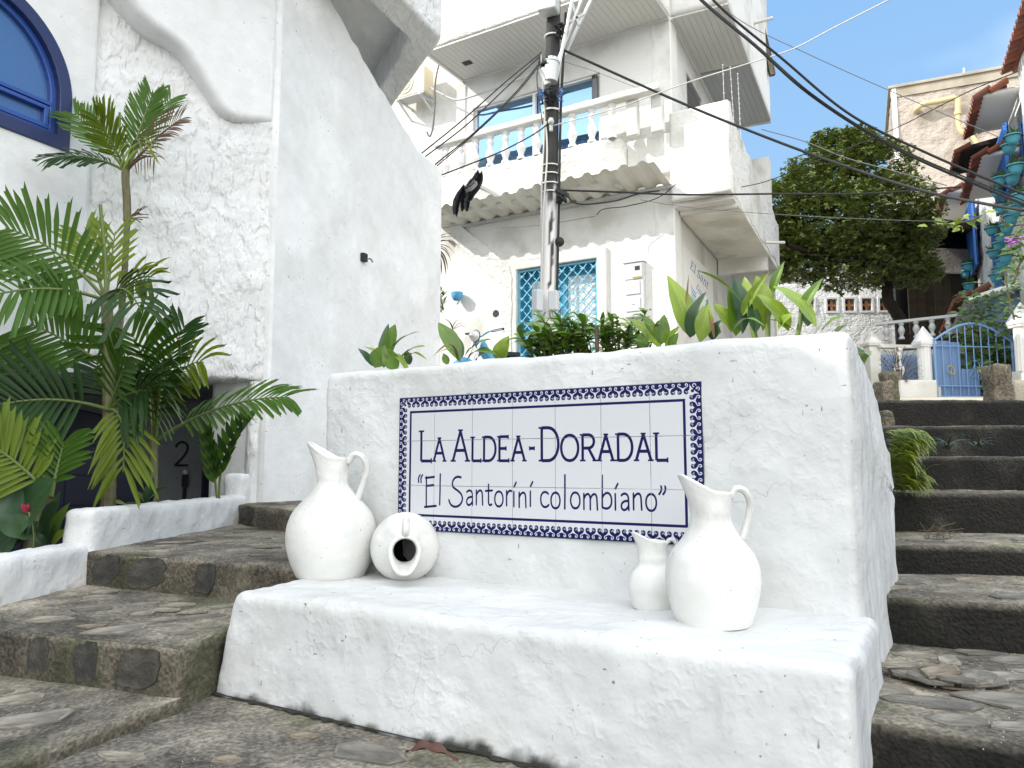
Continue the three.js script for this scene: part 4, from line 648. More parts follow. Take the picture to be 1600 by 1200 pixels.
// wall pots
function bowlPot(r, h) { return lathe([[0.001, 0], [r * 0.55, 0], [r * 0.72, h * 0.3], [r * 0.93, h * 0.8], [r * 1.06, h * 0.82], [r * 1.08, h], [r * 0.95, h], [r * 0.9, h * 0.86], [0.001, h * 0.8]], 20); }
const potGeo = bowlPot(0.1, 0.15);

// ---------------------------------------------------------------- foliage helpers
const leafTex = (() => { const n = pfbm(6, 5, 901); return tex(256, 1, true, (u, v) => { const x = Math.abs(u - 0.5) * 2, rib = Math.abs(((v * 16 - x * 3.2) % 1 + 1) % 1 - 0.5) * 2; const mid = smooth(0.05, 0.0, x); const k = 0.78 + 0.2 * n(u, v) + 0.10 * Math.pow(rib, 3); return [k + mid * 0.25, k + mid * 0.2, k * 0.95 + mid * 0.15]; }); })();
const foliage = (r, g, b, o = {}) => phys({ color: lin(r, g, b), roughness: 0.42, side: THREE.DoubleSide, transmission: 0.35, thickness: 0, map: leafTex, ...o });
const L = {
  broad: foliage(0.13, 0.25, 0.022), broadLight: foliage(0.26, 0.38, 0.035), broadDark: foliage(0.035, 0.1, 0.03), dry: std({ color: lin(0.2, 0.12, 0.06), side: THREE.DoubleSide }),
  palm: foliage(0.06, 0.14, 0.012, { map: null, roughness: 0.5, specularIntensity: 0.5 }), palmLight: foliage(0.14, 0.21, 0.012, { map: null, roughness: 0.5, specularIntensity: 0.5 }), palmDark: foliage(0.022, 0.065, 0.012, { map: null, roughness: 0.5, specularIntensity: 0.5 }), brown: std({ color: lin(0.13, 0.085, 0.05), side: THREE.DoubleSide, roughness: 0.9 }),
  bushLight: foliage(0.15, 0.27, 0.025, { map: null }), tree: foliage(0.135, 0.185, 0.036, { map: null, transmission: 0.4, roughness: 0.55 }), redLeaf: foliage(0.12, 0.05, 0.04, { map: null }), moss: foliage(0.2, 0.26, 0.015, { map: null }), weed: foliage(0.03, 0.06, 0.02, { map: null }), deadLeaf: std({ color: lin(0.085, 0.035, 0.022), side: THREE.DoubleSide, roughness: 0.6 }),
  bush: foliage(0.085, 0.17, 0.025, { map: null }), stem: std({ color: lin(0.12, 0.17, 0.04), roughness: 0.6 }), twig: std({ color: lin(0.1, 0.075, 0.05), roughness: 0.9 }),
};
// one broad leaf from base to tip, width w, folded along its midrib; `up` is the side its face turns to
function leaf(base, tip, w, up, o = {}) {
  base = V3(base); tip = V3(tip); up = V3(up); const ax = tip.clone().sub(base), Ln = ax.length(); ax.normalize();
  const side = ax.clone().cross(up).normalize(), nrm = side.clone().cross(ax).normalize(), bend = o.bend ?? 0.08, fold = o.fold ?? 0.25, peak = o.peak ?? 0.42, wave = o.wave ?? 0.02, sd = base.x * 13 + tip.y * 7;
  return sheet((u, v) => {
    const s = u * 2 - 1, t = v; const prof = t < 0.06 && o.stalk ? 0.02 : Math.pow(Math.sin(PI * Math.pow(clamp(t, 0.0, 1), Math.log(0.5) / Math.log(peak))), 0.85) * (1 - 0.15 * t);
    const hw = w / 2 * Math.max(prof, 0.004), q = base.clone().addScaledVector(ax, t * Ln).addScaledVector(nrm, bend * Ln * Math.sin(PI * t) - (o.droop ?? 0) * Ln * t * t);
    q.addScaledVector(side, s * hw * Math.cos(fold)).addScaledVector(nrm, Math.abs(s) * hw * Math.sin(fold) + wave * w * Math.sin(t * 17 + s * 2 + sd) * Math.abs(s)); return q;
  }, 6, 14);
}
// a feather palm frond: curved rachis with folded leaflets on both sides
function frond(t, base, tip, o = {}) {
  const r = rand(o.seed ?? 1), B = V3(base), E = V3(tip), Ln = B.distanceTo(E), lift = o.lift ?? 0.2, mid = B.clone().lerp(E, 0.5).add(V3(o.off ?? [0, lift * Ln, 0]));
  const cv = new THREE.QuadraticBezierCurve3(B, mid, E), n = o.n ?? 22, LL = o.len ?? 0.3, list = [], face = V3(o.face ?? [0.2, 0.5, 1]).normalize(), st = o.start ?? 0.22;
  for (let i = 0; i < n; i++) for (const s of o.one ? [o.one] : [-1, 1]) {
    const k = st + (1 - st) * (i + 0.15 + 0.3 * r()) / n, p = cv.getPoint(Math.min(k, 0.999)), tg = cv.getTangent(Math.min(k, 0.999)).normalize();
    const side = tg.clone().cross(face).normalize().multiplyScalar(s), nr = side.clone().cross(tg).normalize().multiplyScalar(s);
    const q = (k - st) / (1 - st), len = LL * (0.55 + 0.9 * Math.sin(PI * (0.12 + 0.72 * q))) * (0.85 + 0.25 * r()) * 0.78, fw = mix(o.sweep0 ?? 0.55, o.sweep1 ?? 1.3, q);
    const dir = side.clone().addScaledVector(tg, fw).addScaledVector(nr, (o.vee ?? 0.35) + 0.2 * (r() - 0.5)).normalize(), wv = (o.w ?? 0.035) * (0.8 + 0.35 * r()), acr = dir.clone().cross(nr).normalize(), up = acr.clone().cross(dir).normalize(), dr = (o.droop ?? 0.25) * (0.6 + 0.8 * r());
    const pos = [], ix = [], S = 5, cut = r() < (o.jag ?? 0.5); 
    for (let j = 0; j <= S; j++) { const a = j / S, ww = wv * (a < 0.5 ? 0.35 + 1.3 * a : cut ? 1.0 - 0.25 * (a - 0.5) * 2 : 1 - Math.pow((a - 0.5) * 2, 2.0) * 0.93), c = p.clone().addScaledVector(dir, a * len); c.y -= dr * len * a * a; const tt = cut && j === S ? 0.12 * len : 0; const e1 = c.clone().addScaledVector(acr, ww / 2).addScaledVector(up, ww * 0.28).addScaledVector(dir, tt), e2 = c.clone().addScaledVector(acr, -ww / 2).addScaledVector(up, ww * 0.28); pos.push(...e1.toArray(), ...c.toArray(), ...e2.toArray()); if (j) { const b = (j - 1) * 3; ix.push(b, b + 1, b + 4, b, b + 4, b + 3, b + 1, b + 2, b + 5, b + 1, b + 5, b + 4); } }
    const g = new THREE.BufferGeometry(); g.setAttribute('position', new THREE.Float32BufferAttribute(pos, 3)); g.setIndex(ix); g.computeVertexNormals(); list.push(g);
  }
  const m = part(t, 'frond', list, o.mat ?? L.palm);
  const R = o.r ?? 0.011, rg = new THREE.TubeGeometry(cv, 18, R, 6, false), P = rg.attributes.position; for (let i = 0; i < P.count; i++) { const k = Math.floor(i / 7) / 18, c = cv.getPoint(k); P.setXYZ(i, mix(c.x, P.getX(i), 1.15 - 0.85 * k), mix(c.y, P.getY(i), 1.15 - 0.85 * k), mix(c.z, P.getZ(i), 1.15 - 0.85 * k)); }
  part(m, 'rachis', rg, o.rmat ?? L.stem); return m;
}
const minus = (a, b) => [a[0] - b[0], a[1] - b[1], a[2] - b[2]];
function ringTrunk(pts, r0, r1, mat, rings = 30) { const cv = new THREE.CatmullRomCurve3(pts.map((p) => V3(p))), g = new THREE.TubeGeometry(cv, rings * 4, 1, 12, false), P = g.attributes.position; for (let i = 0; i < P.count; i++) { const k = Math.floor(i / 13) / (rings * 4), c = cv.getPointAt(k), rr = mix(r0, r1, k) * (1 + 0.1 * Math.pow(Math.abs(Math.sin(k * rings * PI)), 8)); P.setXYZ(i, c.x + (P.getX(i) - c.x) * rr, c.y + (P.getY(i) - c.y) * rr, c.z + (P.getZ(i) - c.z) * rr); } g.computeVertexNormals(); return g; }

// ---------------------------------------------------------------- palms and bed plants behind the kerb
{
  const palm = (label, base) => { const t = thing('palm', label, 'palm', base, 0, 'feather palms in the bed by the underpass'); const o = (p) => minus(p, base); return [t, o]; };
  { // the tall thin one
    const b = [-2.762,0.548,-5.35], [t, o] = palm('tallest palm, thin ringed trunk with a small ragged crown near the window', b);
    part(t, 'trunk', ringTrunk([[0, -0.6, 0], o([-2.768,0.986,-5.35]), o([-2.771,1.613,-5.35]), o([-2.742,2.112,-5.33]), o([-2.725,2.59,-5.3])], 0.026, 0.02, M.palmTrunk, 46), M.palmTrunk);
    part(t, 'crownshaft', tube([o([-2.725,2.585,-5.3]), o([-2.738,2.754,-5.3]), o([-2.756,2.918,-5.3]), o([-2.752,3.013,-5.3])], 0.027, 10, 20), M.crownshaft);
    const c = o([-2.753,2.951,-5.3]);
    frond(t, c, o([-3.135,2.973,-5.1]), { lift: 0.22, len: 0.2, n: 20, seed: 11, mat: L.palmDark, face: [0, 1, 0.8], w: 0.022, droop: 0.3, vee: 0.2 });
    frond(t, c, o([-3.268,3.475,-5.5]), { lift: 0.06, len: 0.24, n: 15, seed: 12, mat: L.palm, w: 0.024, sweep0: 0.9, sweep1: 1.8, droop: 0.1 });
    frond(t, c, o([-2.821,3.211,-5]), { lift: 0.1, len: 0.22, n: 14, seed: 13, mat: L.palmLight, w: 0.024, sweep0: 1.0, sweep1: 2.0, droop: 0.15 });
    frond(t, c, o([-2.643,3.575,-5.4]), { lift: 0.05, len: 0.2, n: 17, seed: 14, mat: L.palm, w: 0.023, sweep0: 1.0, sweep1: 1.7, droop: 0.1 });
    frond(t, c, o([-2.593,3.64,-5.6]), { lift: 0.15, len: 0.2, n: 15, seed: 17, mat: L.palm, w: 0.023, sweep0: 0.8, sweep1: 1.7, droop: 0.1 });
    frond(t, c, o([-2.333,3.295,-5.2]), { lift: 0.12, len: 0.2, n: 20, seed: 15, mat: L.brown, rmat: L.brown, w: 0.014, sweep0: 0.8, sweep1: 1.6, droop: 0.2, jag: 0 });
    frond(t, c, o([-2.491,3.01,-5.2]), { lift: 0.35, len: 0.12, n: 7, seed: 16, mat: L.brown, rmat: L.brown, w: 0.012, droop: 0.9, jag: 0 });
    frond(t, c, o([-2.447,2.926,-4.9]), { lift: 0.6, len: 0.2, n: 7, seed: 18, mat: L.palmLight, w: 0.02, droop: 0.8, jag: 0 });
    part(t, 'spear', tube([c, o([-2.808,3.203,-5.3]), o([-2.822,3.39,-5.3])], 0.009, 5, 8), L.stem);
    const r = rand(4); part(t, 'dead_stalk', Array.from({ length: 12 }, () => { const s = o([-2.722,2.604,-5.3]), e = [s[0] + 0.05 + 0.09 * r(), s[1] + 0.14 * r() - 0.03, s[2] + 0.1 * (r() - 0.5)]; return tube([s, [(s[0] + e[0]) / 2 + 0.01, (s[1] + e[1]) / 2 + 0.02 * r(), s[2]], e], 0.0035, 4, 6); }), L.brown);
  }
  { // the middle palm
    const b = [-2.546,0.575,-4.9], [t, o] = palm('middle palm with big arching fronds reaching the left edge of the photo', b);
    part(t, 'trunk', ringTrunk([[0, -0.6, 0], o([-2.547,0.735,-4.9]), o([-2.569,1.221,-4.9]), o([-2.591,1.55,-4.9])], 0.046, 0.038, M.palmTrunk, 26), M.crownshaft);
    part(t, 'crownshaft', tube([o([-2.59,1.526,-4.9]), o([-2.605,1.717,-4.9]), o([-2.622,1.885,-4.9]), o([-2.632,1.99,-4.9])], 0.036, 10, 20), M.crownshaft);
    const c = o([-2.629,1.927,-4.9]), f = (tip, q) => frond(t, q.from ?? c, o(tip), q);
    f([-3.114,2.318,-4.6], { lift: 0.22, len: 0.34, n: 14, seed: 21, mat: L.palm, w: 0.04, droop: 0.12, sweep0: 0.35, sweep1: 1.2, vee: 0.1, face: [0.1, 0.15, 1] });
    f([-3.056,1.798,-4.3], { lift: 0.2, len: 0.32, n: 14, seed: 22, mat: L.palm, w: 0.036, droop: 0.2, sweep0: 0.4, sweep1: 1.1, face: [0.1, 0.3, 1] });
    f([-2.989,1.743,-4.7], { lift: 0.02, off: [0.05, 0.02, 0.1], from: o([-2.605,1.501,-4.9]), len: 0.4, n: 12, seed: 23, mat: L.palm, w: 0.042, droop: 0.08, sweep0: 0.5, sweep1: 0.9, vee: 0.05, face: [0, 0.1, 1] });
    f([-2.25,2.022,-4.7], { lift: 0.15, len: 0.26, n: 9, seed: 24, mat: L.palmLight, w: 0.045, droop: 0.3, sweep0: 0.8, sweep1: 1.6 });
    f([-2.148,1.744,-4.4], { lift: 0.3, len: 0.3, n: 10, seed: 25, mat: L.palmDark, w: 0.04, droop: 0.4 });
    f([-2.917,2.413,-5.1], { lift: 0.02, len: 0.28, n: 8, seed: 26, mat: L.palmLight, w: 0.04, droop: 0.1, sweep0: 1.0, sweep1: 1.8 });
    f([-2.701,2.449,-5.1], { lift: 0.02, len: 0.24, n: 8, seed: 27, mat: L.palmLight, w: 0.03, droop: 0.1, sweep0: 0.9, sweep1: 1.5 });
    part(t, 'spear', tube([c, o([-2.653,2.224,-4.9]), o([-2.702,2.568,-4.9])], 0.012, 5, 8), L.stem);
    // lower fronds
    const c2 = o([-2.547,1.217,-4.85]);
    f([-3.044,1.185,-4.4], { from: c2, lift: 0.18, len: 0.4, n: 14, seed: 31, mat: L.palmDark, w: 0.045, droop: 0.15, face: [0, 0.3, 1], sweep0: 0.4 });
    f([-2.337,0.825,-4.65], { from: c2, lift: 0.3, off: [0.12, 0.2, 0.1], len: 0.24, n: 10, seed: 32, mat: L.palmLight, w: 0.035, droop: 0.5, sweep0: 0.6 });
    f([-2.231,1.324,-4.7], { from: c2, lift: 0.2, len: 0.34, n: 10, seed: 34, mat: L.palmDark, w: 0.04, droop: 0.4 });
    f([-2.317,1.509,-4.6], { from: c2, lift: 0.02, len: 0.3, n: 9, seed: 35, mat: L.palm, w: 0.042, droop: 0.15, sweep0: 0.8, sweep1: 1.6 });
    f([-2.837,1.592,-5.2], { from: c2, lift: 0.02, len: 0.3, n: 9, seed: 38, mat: L.palmDark, w: 0.04, droop: 0.15, sweep0: 0.8, sweep1: 1.6 });
  }
  { // young palm on the right
    const b = [-2.495,0.545,-5.4], [t, o] = palm('young palm at the right with one long frond arching towards the house corner', b);
    part(t, 'trunk', ringTrunk([[0, -0.6, 0], o([-2.499,0.721,-5.4]), o([-2.508,0.987,-5.4]), o([-2.511,1.144,-5.4])], 0.034, 0.026, M.palmTrunk, 14), M.crownshaft);
    const c = o([-2.505,1.032,-5.4]), f = (tip, q) => frond(t, q.from ?? c, o(tip), q);
    f([-1.511,1.325,-5.2], { lift: 0.16, len: 0.26, n: 20, seed: 41, mat: L.palm, w: 0.034, droop: 0.22, sweep0: 0.7, sweep1: 1.5, face: [-0.1, 0.7, 0.7], r: 0.013, vee: 0.2 });
    f([-2.506,1.734,-5], { off: [0.12, 0.1, 0.1], len: 0.42, n: 13, seed: 42, mat: L.palm, w: 0.045, droop: 0.25, sweep0: 0.6, sweep1: 1.3 });
    f([-2.022,1.539,-5], { off: [-0.02, 0.3, 0.1], len: 0.3, n: 12, seed: 43, mat: L.palmLight, w: 0.04, droop: 0.3, sweep0: 0.7, sweep1: 1.5 });
    f([-2.365,1.877,-5.5], { off: [-0.06, 0.15, 0], len: 0.24, n: 12, seed: 44, mat: L.palmDark, w: 0.034, droop: 0.1, face: [0, 0.2, 1], start: 0.4 });
    f([-2.242,1.55,-4.9], { off: [0.05, 0.05, 0.1], len: 0.34, n: 12, seed: 46, mat: L.palm, w: 0.04, droop: 0.4 });
    part(t, 'spear', tube([c, o([-2.537,1.211,-5.4]), o([-2.595,1.85,-5.4])], 0.01, 5, 8), L.stem);
  }
  { // clump at the left edge
    const b = [-2.624,0.617,-4.2], [t, o] = palm('low yellow-green palm clump at the left edge of the photo', b), c = o([-2.492,0.703,-4.2]), f = (tip, q) => frond(t, q.from ?? c, o(tip), q);
    f([-2.757,1.007,-4], { lift: 0.1, len: 0.28, n: 13, seed: 51, mat: L.palmLight, w: 0.038, droop: 0.15, sweep0: 0.4, sweep1: 1.0, vee: 0.1 });
    f([-2.44,0.996,-4.2], { lift: 0.05, len: 0.24, n: 8, seed: 52, mat: L.palm, w: 0.034, droop: 0.2, sweep0: 0.8, sweep1: 1.5 });
    part(t, 'stem', tube([[0, -0.4, 0], o([-2.557,0.651,-4.2]), c], 0.03, 8, 10), M.crownshaft);
  }
  const clump = (name, label, base, leaves, group) => { const t = thing(name, label, 'plant', base, 0, group); for (const [p, q, w, up, m, o] of leaves) part(t, 'leaf', leaf(minus(p, base), minus(q, base), w, up, o), m); return t; };
  clump('broad_leaf_plant', 'large round-leaved plant at the left edge behind the nearest kerb', [-2.609,0.38,-4.2], [
    [[-2.714,0.442,-4.25], [-2.411,0.797,-4.1], 0.36, [-0.3, 0.5, 1], L.broadDark, { fold: 0.15, peak: 0.5 }], [[-2.866,0.617,-4.2], [-2.736,0.822,-4.3], 0.3, [0, 1, 0.6], L.broadDark, {}], [[-2.552,0.566,-4.2], [-2.728,0.613,-4], 0.36, [0, 0.6, 1], L.broadDark, {}], [[-2.748,0.391,-4.1], [-2.52,0.603,-4.1], 0.3, [0.2, 0.8, 1], L.broadDark, {}], [[-2.779,0.402,-4.3], [-2.488,0.523,-4.1], 0.2, [0.2, 1, 0.6], L.broadDark, {}]]);
  { const b = [-2.544,0.385,-4.15], t = thing('ginger_flower', 'single small magenta flower on a thin stem among the round leaves', 'flower', b); part(t, 'stem', tube([[0, -0.1, 0], minus([-2.515,0.523,-4.1], b), minus([-2.545,0.623,-4.1], b)], 0.006, 5, 8), L.stem); const r = rand(3); part(t, 'petals', Array.from({ length: 9 }, (_, i) => leaf(minus([-2.551,0.616,-4.1], b), [minus([-2.567,0.656,-4.1], b)[0] + 0.018 * Math.cos(i * 0.7), minus([-2.567,0.656,-4.1], b)[1] + 0.02 * r(), minus([-2.567,0.656,-4.1], b)[2] + 0.018 * Math.sin(i * 0.7)], 0.014, [0, 0, 1])), std({ color: lin(0.35, 0.012, 0.05), side: THREE.DoubleSide })); }
  clump('lance_leaf_plant', 'dark lance-leaved plant between the round leaves and the middle kerb', [-2.56,0.356,-4.4], [
    [[-2.611,0.427,-4.4], [-2.554,0.73,-4.4], 0.1, [-0.2, 0.2, 1], L.broadDark, {}], [[-2.586,0.427,-4.4], [-2.471,0.661,-4.35], 0.1, [-0.2, 0.4, 1], L.broad, {}], [[-2.629,0.427,-4.4], [-2.682,0.677,-4.4], 0.09, [0.2, 0.2, 1], L.broadDark, {}], [[-2.563,0.415,-4.35], [-2.424,0.524,-4.3], 0.08, [0, 0.8, 1], L.broadLight, {}], [[-2.598,0.415,-4.35], [-2.68,0.506,-4.3], 0.08, [0, 0.8, 1], L.broadDark, {}]]);
  clump('bed_plant', 'small dark plant at the foot of the young palm', [-2.437,0.557,-5.2], [[[-2.448,0.599,-5.2], [-2.263,0.721,-5.1], 0.12, [0, 1, 0.7], L.broadDark, {}], [[-2.448,0.599,-5.2], [-2.502,0.696,-5.1], 0.1, [0, 1, 0.7], L.broad, {}], [[-2.43,0.599,-5.2], [-2.405,0.79,-5.2], 0.09, [0, 0.3, 1], L.broadDark, {}], [[-2.469,0.609,-5], [-2.581,0.631,-4.9], 0.07, [0, 1, 0.5], L.broadLight, {}], [[-2.46,0.591,-5.2], [-2.56,0.604,-5.1], 0.08, [0, 1, 0.4], L.broadDark, {}]]);
  { // zamia-like stem with paired leaflets at the jamb
    const b = [-2.224,0.563,-5.9], t = thing('fern_stem_plant', 'upright dark plant with paired leaflets against the underpass jamb', 'plant', b);
    const stem = (pts, ws, sd) => { const cv = new THREE.CatmullRomCurve3(pts.map((p) => V3(minus(p, b)))); part(t, 'stem', new THREE.TubeGeometry(cv, 16, 0.009, 6), L.stem); const r = rand(sd); for (let i = 0; i < 9; i++) for (const s of [-1, 1]) { const k = 0.3 + 0.7 * (i + 0.5 * (s > 0)) / 9, p = cv.getPoint(k), tg = cv.getTangent(k); const d = V3(s * 0.55, 0.2, 0.25).addScaledVector(tg, 0.75).normalize().multiplyScalar(ws * (1.1 - 0.35 * k) * (0.9 + 0.2 * r())); part(t, 'leaflet', leaf(p.toArray(), p.clone().add(d).toArray(), 0.055, [0, 0.4, 1], { fold: 0.1 }), i % 2 ? L.palmDark : L.palm); } };
    stem([[-2.223,0.539,-5.9], [-2.219,0.804,-5.9], [-2.127,1.045,-5.85], [-1.981,1.237,-5.8]], 0.19, 1); stem([[-2.232,0.539,-5.9], [-2.241,0.756,-5.85], [-2.258,0.924,-5.8], [-2.285,1.128,-5.75]], 0.16, 2);
  }
}

// ---------------------------------------------------------------- plants growing out of the planter wall
{
  const pl = (label, base, leaves, extra) => { const t = thing('planter_plant', label, 'plant', base, 0, 'broad-leaved plants on top of the sign wall'); for (const [p, q, w, m, o] of leaves) part(t, 'leaf', leaf(minus(p, base), minus(q, base), w, (o && o.up) || [-0.2, 0.4, 1], o), m); if (extra) extra(t, (p) => minus(p, base)); return t; };
  const b = L.broad, g = L.broadLight, d = L.broadDark;
  pl('leftmost dark green plant on the sign wall, against the smooth house wall', [-0.641,1.327,-3.885], [
    [[-0.653,1.361,-3.892], [-0.642,1.602,-3.944], 0.07, d, { fold: 0.3 }], [[-0.634,1.373,-3.858], [-0.582,1.571,-3.791], 0.085, b, { fold: 0.15, peak: 0.6 }], [[-0.629,1.425,-3.878], [-0.446,1.507,-3.651], 0.045, b, { up: [-0.3, 1, 0.4], peak: 0.55 }], [[-0.57,1.375,-3.819], [-0.405,1.423,-3.568], 0.05, g, { up: [-0.3, 1, 0.5], peak: 0.6 }], [[-0.703,1.367,-3.864], [-0.78,1.457,-3.852], 0.05, d, { up: [0.6, 0.6, 1] }], [[-0.643,1.402,-3.828], [-0.744,1.46,-3.83], 0.035, g, { up: [0, 1, 0.5], peak: 0.6 }], [[-0.684,1.349,-3.794], [-0.622,1.458,-3.733], 0.1, b, { up: [0.4, 0.5, 1], peak: 0.55, bend: 0.2 }], [[-0.565,1.333,-3.746], [-0.629,1.452,-3.738], 0.09, b, { up: [-0.4, 0.5, 1] }], [[-0.625,1.408,-3.875], [-0.478,1.4,-3.554], 0.04, g, { up: [0, 1, 0.5], droop: 0.5 }], [[-0.537,1.354,-3.764], [-0.395,1.356,-3.562], 0.035, g, { up: [0, 1, 0.5], bend: 0.2 }], [[-0.502,1.358,-3.743], [-0.517,1.429,-3.752], 0.05, d, {}]]);
  pl('second plant from the left on the sign wall, its tall pointed leaf beside the motorcycle', [-0.238,1.314,-3.643], [
    [[-0.248,1.358,-3.649], [-0.361,1.563,-3.717], 0.1, b, { fold: 0.3, up: [0.3, 0.3, 1], peak: 0.5 }], [[-0.242,1.383,-3.692], [-0.339,1.543,-3.797], 0.08, d, { up: [0.4, 0.4, 1] }], [[-0.232,1.375,-3.639], [-0.093,1.435,-3.439], 0.05, b, { up: [-0.4, 1, 0.5], peak: 0.6 }], [[-0.212,1.364,-3.604], [-0.066,1.36,-3.423], 0.06, b, { up: [-0.2, 1, 0.7], peak: 0.5, bend: 0.15 }], [[-0.065,1.346,-3.539], [-0.012,1.464,-3.507], 0.09, g, { up: [-0.3, 0.3, 1], peak: 0.4 }], [[-0.051,1.365,-3.565], [-0.024,1.427,-3.573], 0.06, b, {}], [[-0.247,1.35,-3.59], [-0.363,1.36,-3.485], 0.03, L.dry, { up: [0, 1, 0.4], bend: 0.45 }], [[-0.256,1.351,-3.596], [-0.347,1.385,-3.534], 0.028, g, { up: [0, 1, 0.4], bend: 0.35 }], [[-0.309,1.351,-3.686], [-0.333,1.409,-3.7], 0.04, b, {}], [[-0.163,1.344,-3.54], [-0.123,1.365,-3.399], 0.05, d, {}]]);
  const bush = (label, base, rx, ry, rz, n, s, mat, seed) => { const t = thing('planter_shrub', label, 'shrub', base, SITE, 'small-leaved shrubs on top of the sign wall'), r = rand(seed), st = [], lf = [];
    for (let i = 0; i < 30; i++) { const e = [(r() * 2 - 1) * rx, ry * (0.35 + 0.75 * r()), (r() * 2 - 1) * rz], m = [e[0] * 0.75, e[1] * 0.45, e[2] * 0.7], c = new THREE.CatmullRomCurve3([V3(e[0] * 0.6, -0.1, 0), V3(m), V3(e)]); st.push(new THREE.TubeGeometry(c, 6, 0.003, 4)); for (let k = 0; k < n / 30; k++) { const p = c.getPoint(0.15 + 0.85 * r()), an = r() * 6.28, dir = V3(Math.cos(an), 0.9 * r() - 0.1, Math.sin(an)).normalize().multiplyScalar(s * (0.6 + 0.7 * r())); lf.push(leaf(p.toArray(), p.clone().add(dir).toArray(), s * 0.4, [0.1 * (r() - 0.5), 1, 0.6], { wave: 0, bend: 0.12 })); } }
    part(t, 'stems', st, L.twig, null, 'stuff'); part(t, 'leaves', lf, mat, null, 'stuff'); return [t, base]; };
  bush('dense dark shrub in front of the pole on the sign wall', [0.2,1.367,-3.497], 0.17, 0.16, 0.12, 330, 0.085, L.bushLight, 31);
  bush('low twiggy shrub to the right of the pole on the sign wall', [0.45,1.38,-3.346], 0.26, 0.12, 0.12, 460, 0.06, L.bushLight, 32);
  { const base = [0.396,1.373,-3.32], t = thing('shrub_shoot', 'thin leafy shoot standing above the low shrub below the meter cabinet', 'shoot', base), o = (p) => minus(p, base); part(t, 'stem', tube([o([0.396,1.373,-3.32]), o([0.392,1.444,-3.323]), o([0.398,1.495,-3.319])], 0.004, 5, 8), L.twig); const r = rand(9); for (let i = 0; i < 8; i++) { const p = o(i < 4 ? [0.395,1.478,-3.321] : [0.394,1.43,-3.321]), an = i * 1.6; part(t, 'leaf', leaf(p, [p[0] + 0.055 * Math.cos(an), p[1] + 0.035 + 0.02 * r(), p[2] + 0.055 * Math.sin(an)], 0.022, [0, 1, 0.6]), L.bush); } }
  solo('planter_stick', 'short upright brown stick among the planter shrubs', 'stick', rod([0.367,1.359,-3.28], [0.365,1.468,-3.28], 0.009, 0.008), L.twig);
  pl('small bright plant below the meter cabinet', [0.618,1.318,-3.129], [
    [[0.613,1.345,-3.131], [0.482,1.477,-3.152], 0.085, g, { up: [0.4, 0.6, 1] }], [[0.602,1.386,-3.138], [0.534,1.504,-3.179], 0.05, b, { up: [0.4, 0.3, 1] }], [[0.616,1.363,-3.13], [0.628,1.487,-3.123], 0.07, b, { up: [-0.3, 0.3, 1] }], [[0.63,1.343,-3.122], [0.671,1.421,-3.038], 0.055, g, { up: [-0.3, 0.8, 1] }], [[0.638,1.334,-3.058], [0.655,1.387,-2.99], 0.05, b, {}], [[0.525,1.344,-3.126], [0.555,1.421,-3.108], 0.06, b, {}], [[0.573,1.332,-3.097], [0.473,1.37,-3.04], 0.04, b, { up: [0, 1, 0.6] }]]);
  pl('plant with two tall upright leaves in front of the painted wings', [0.733,1.347,-3.059], [
    [[0.714,1.388,-3.071], [0.642,1.647,-3.114], 0.115, g, { up: [0.25, 0.1, 1], fold: 0.3 }], [[0.713,1.376,-3.048], [0.775,1.558,-3.011], 0.085, d, { up: [-0.6, 0.2, 1], fold: 0.35 }], [[0.741,1.35,-2.996], [0.773,1.502,-2.977], 0.08, g, { up: [-0.2, 0.2, 1], peak: 0.5 }], [[0.782,1.362,-2.995], [0.817,1.431,-2.951], 0.06, d, { up: [-0.4, 0.5, 1] }], [[0.705,1.406,-3.1], [0.724,1.648,-3.088], 0.018, L.dry, { fold: 0.8 }], [[0.789,1.358,-2.967], [0.771,1.492,-2.979], 0.022, L.dry, { fold: 0.8 }], [[0.801,1.392,-3.019], [0.819,1.421,-3.008], 0.06, b, {}]]);
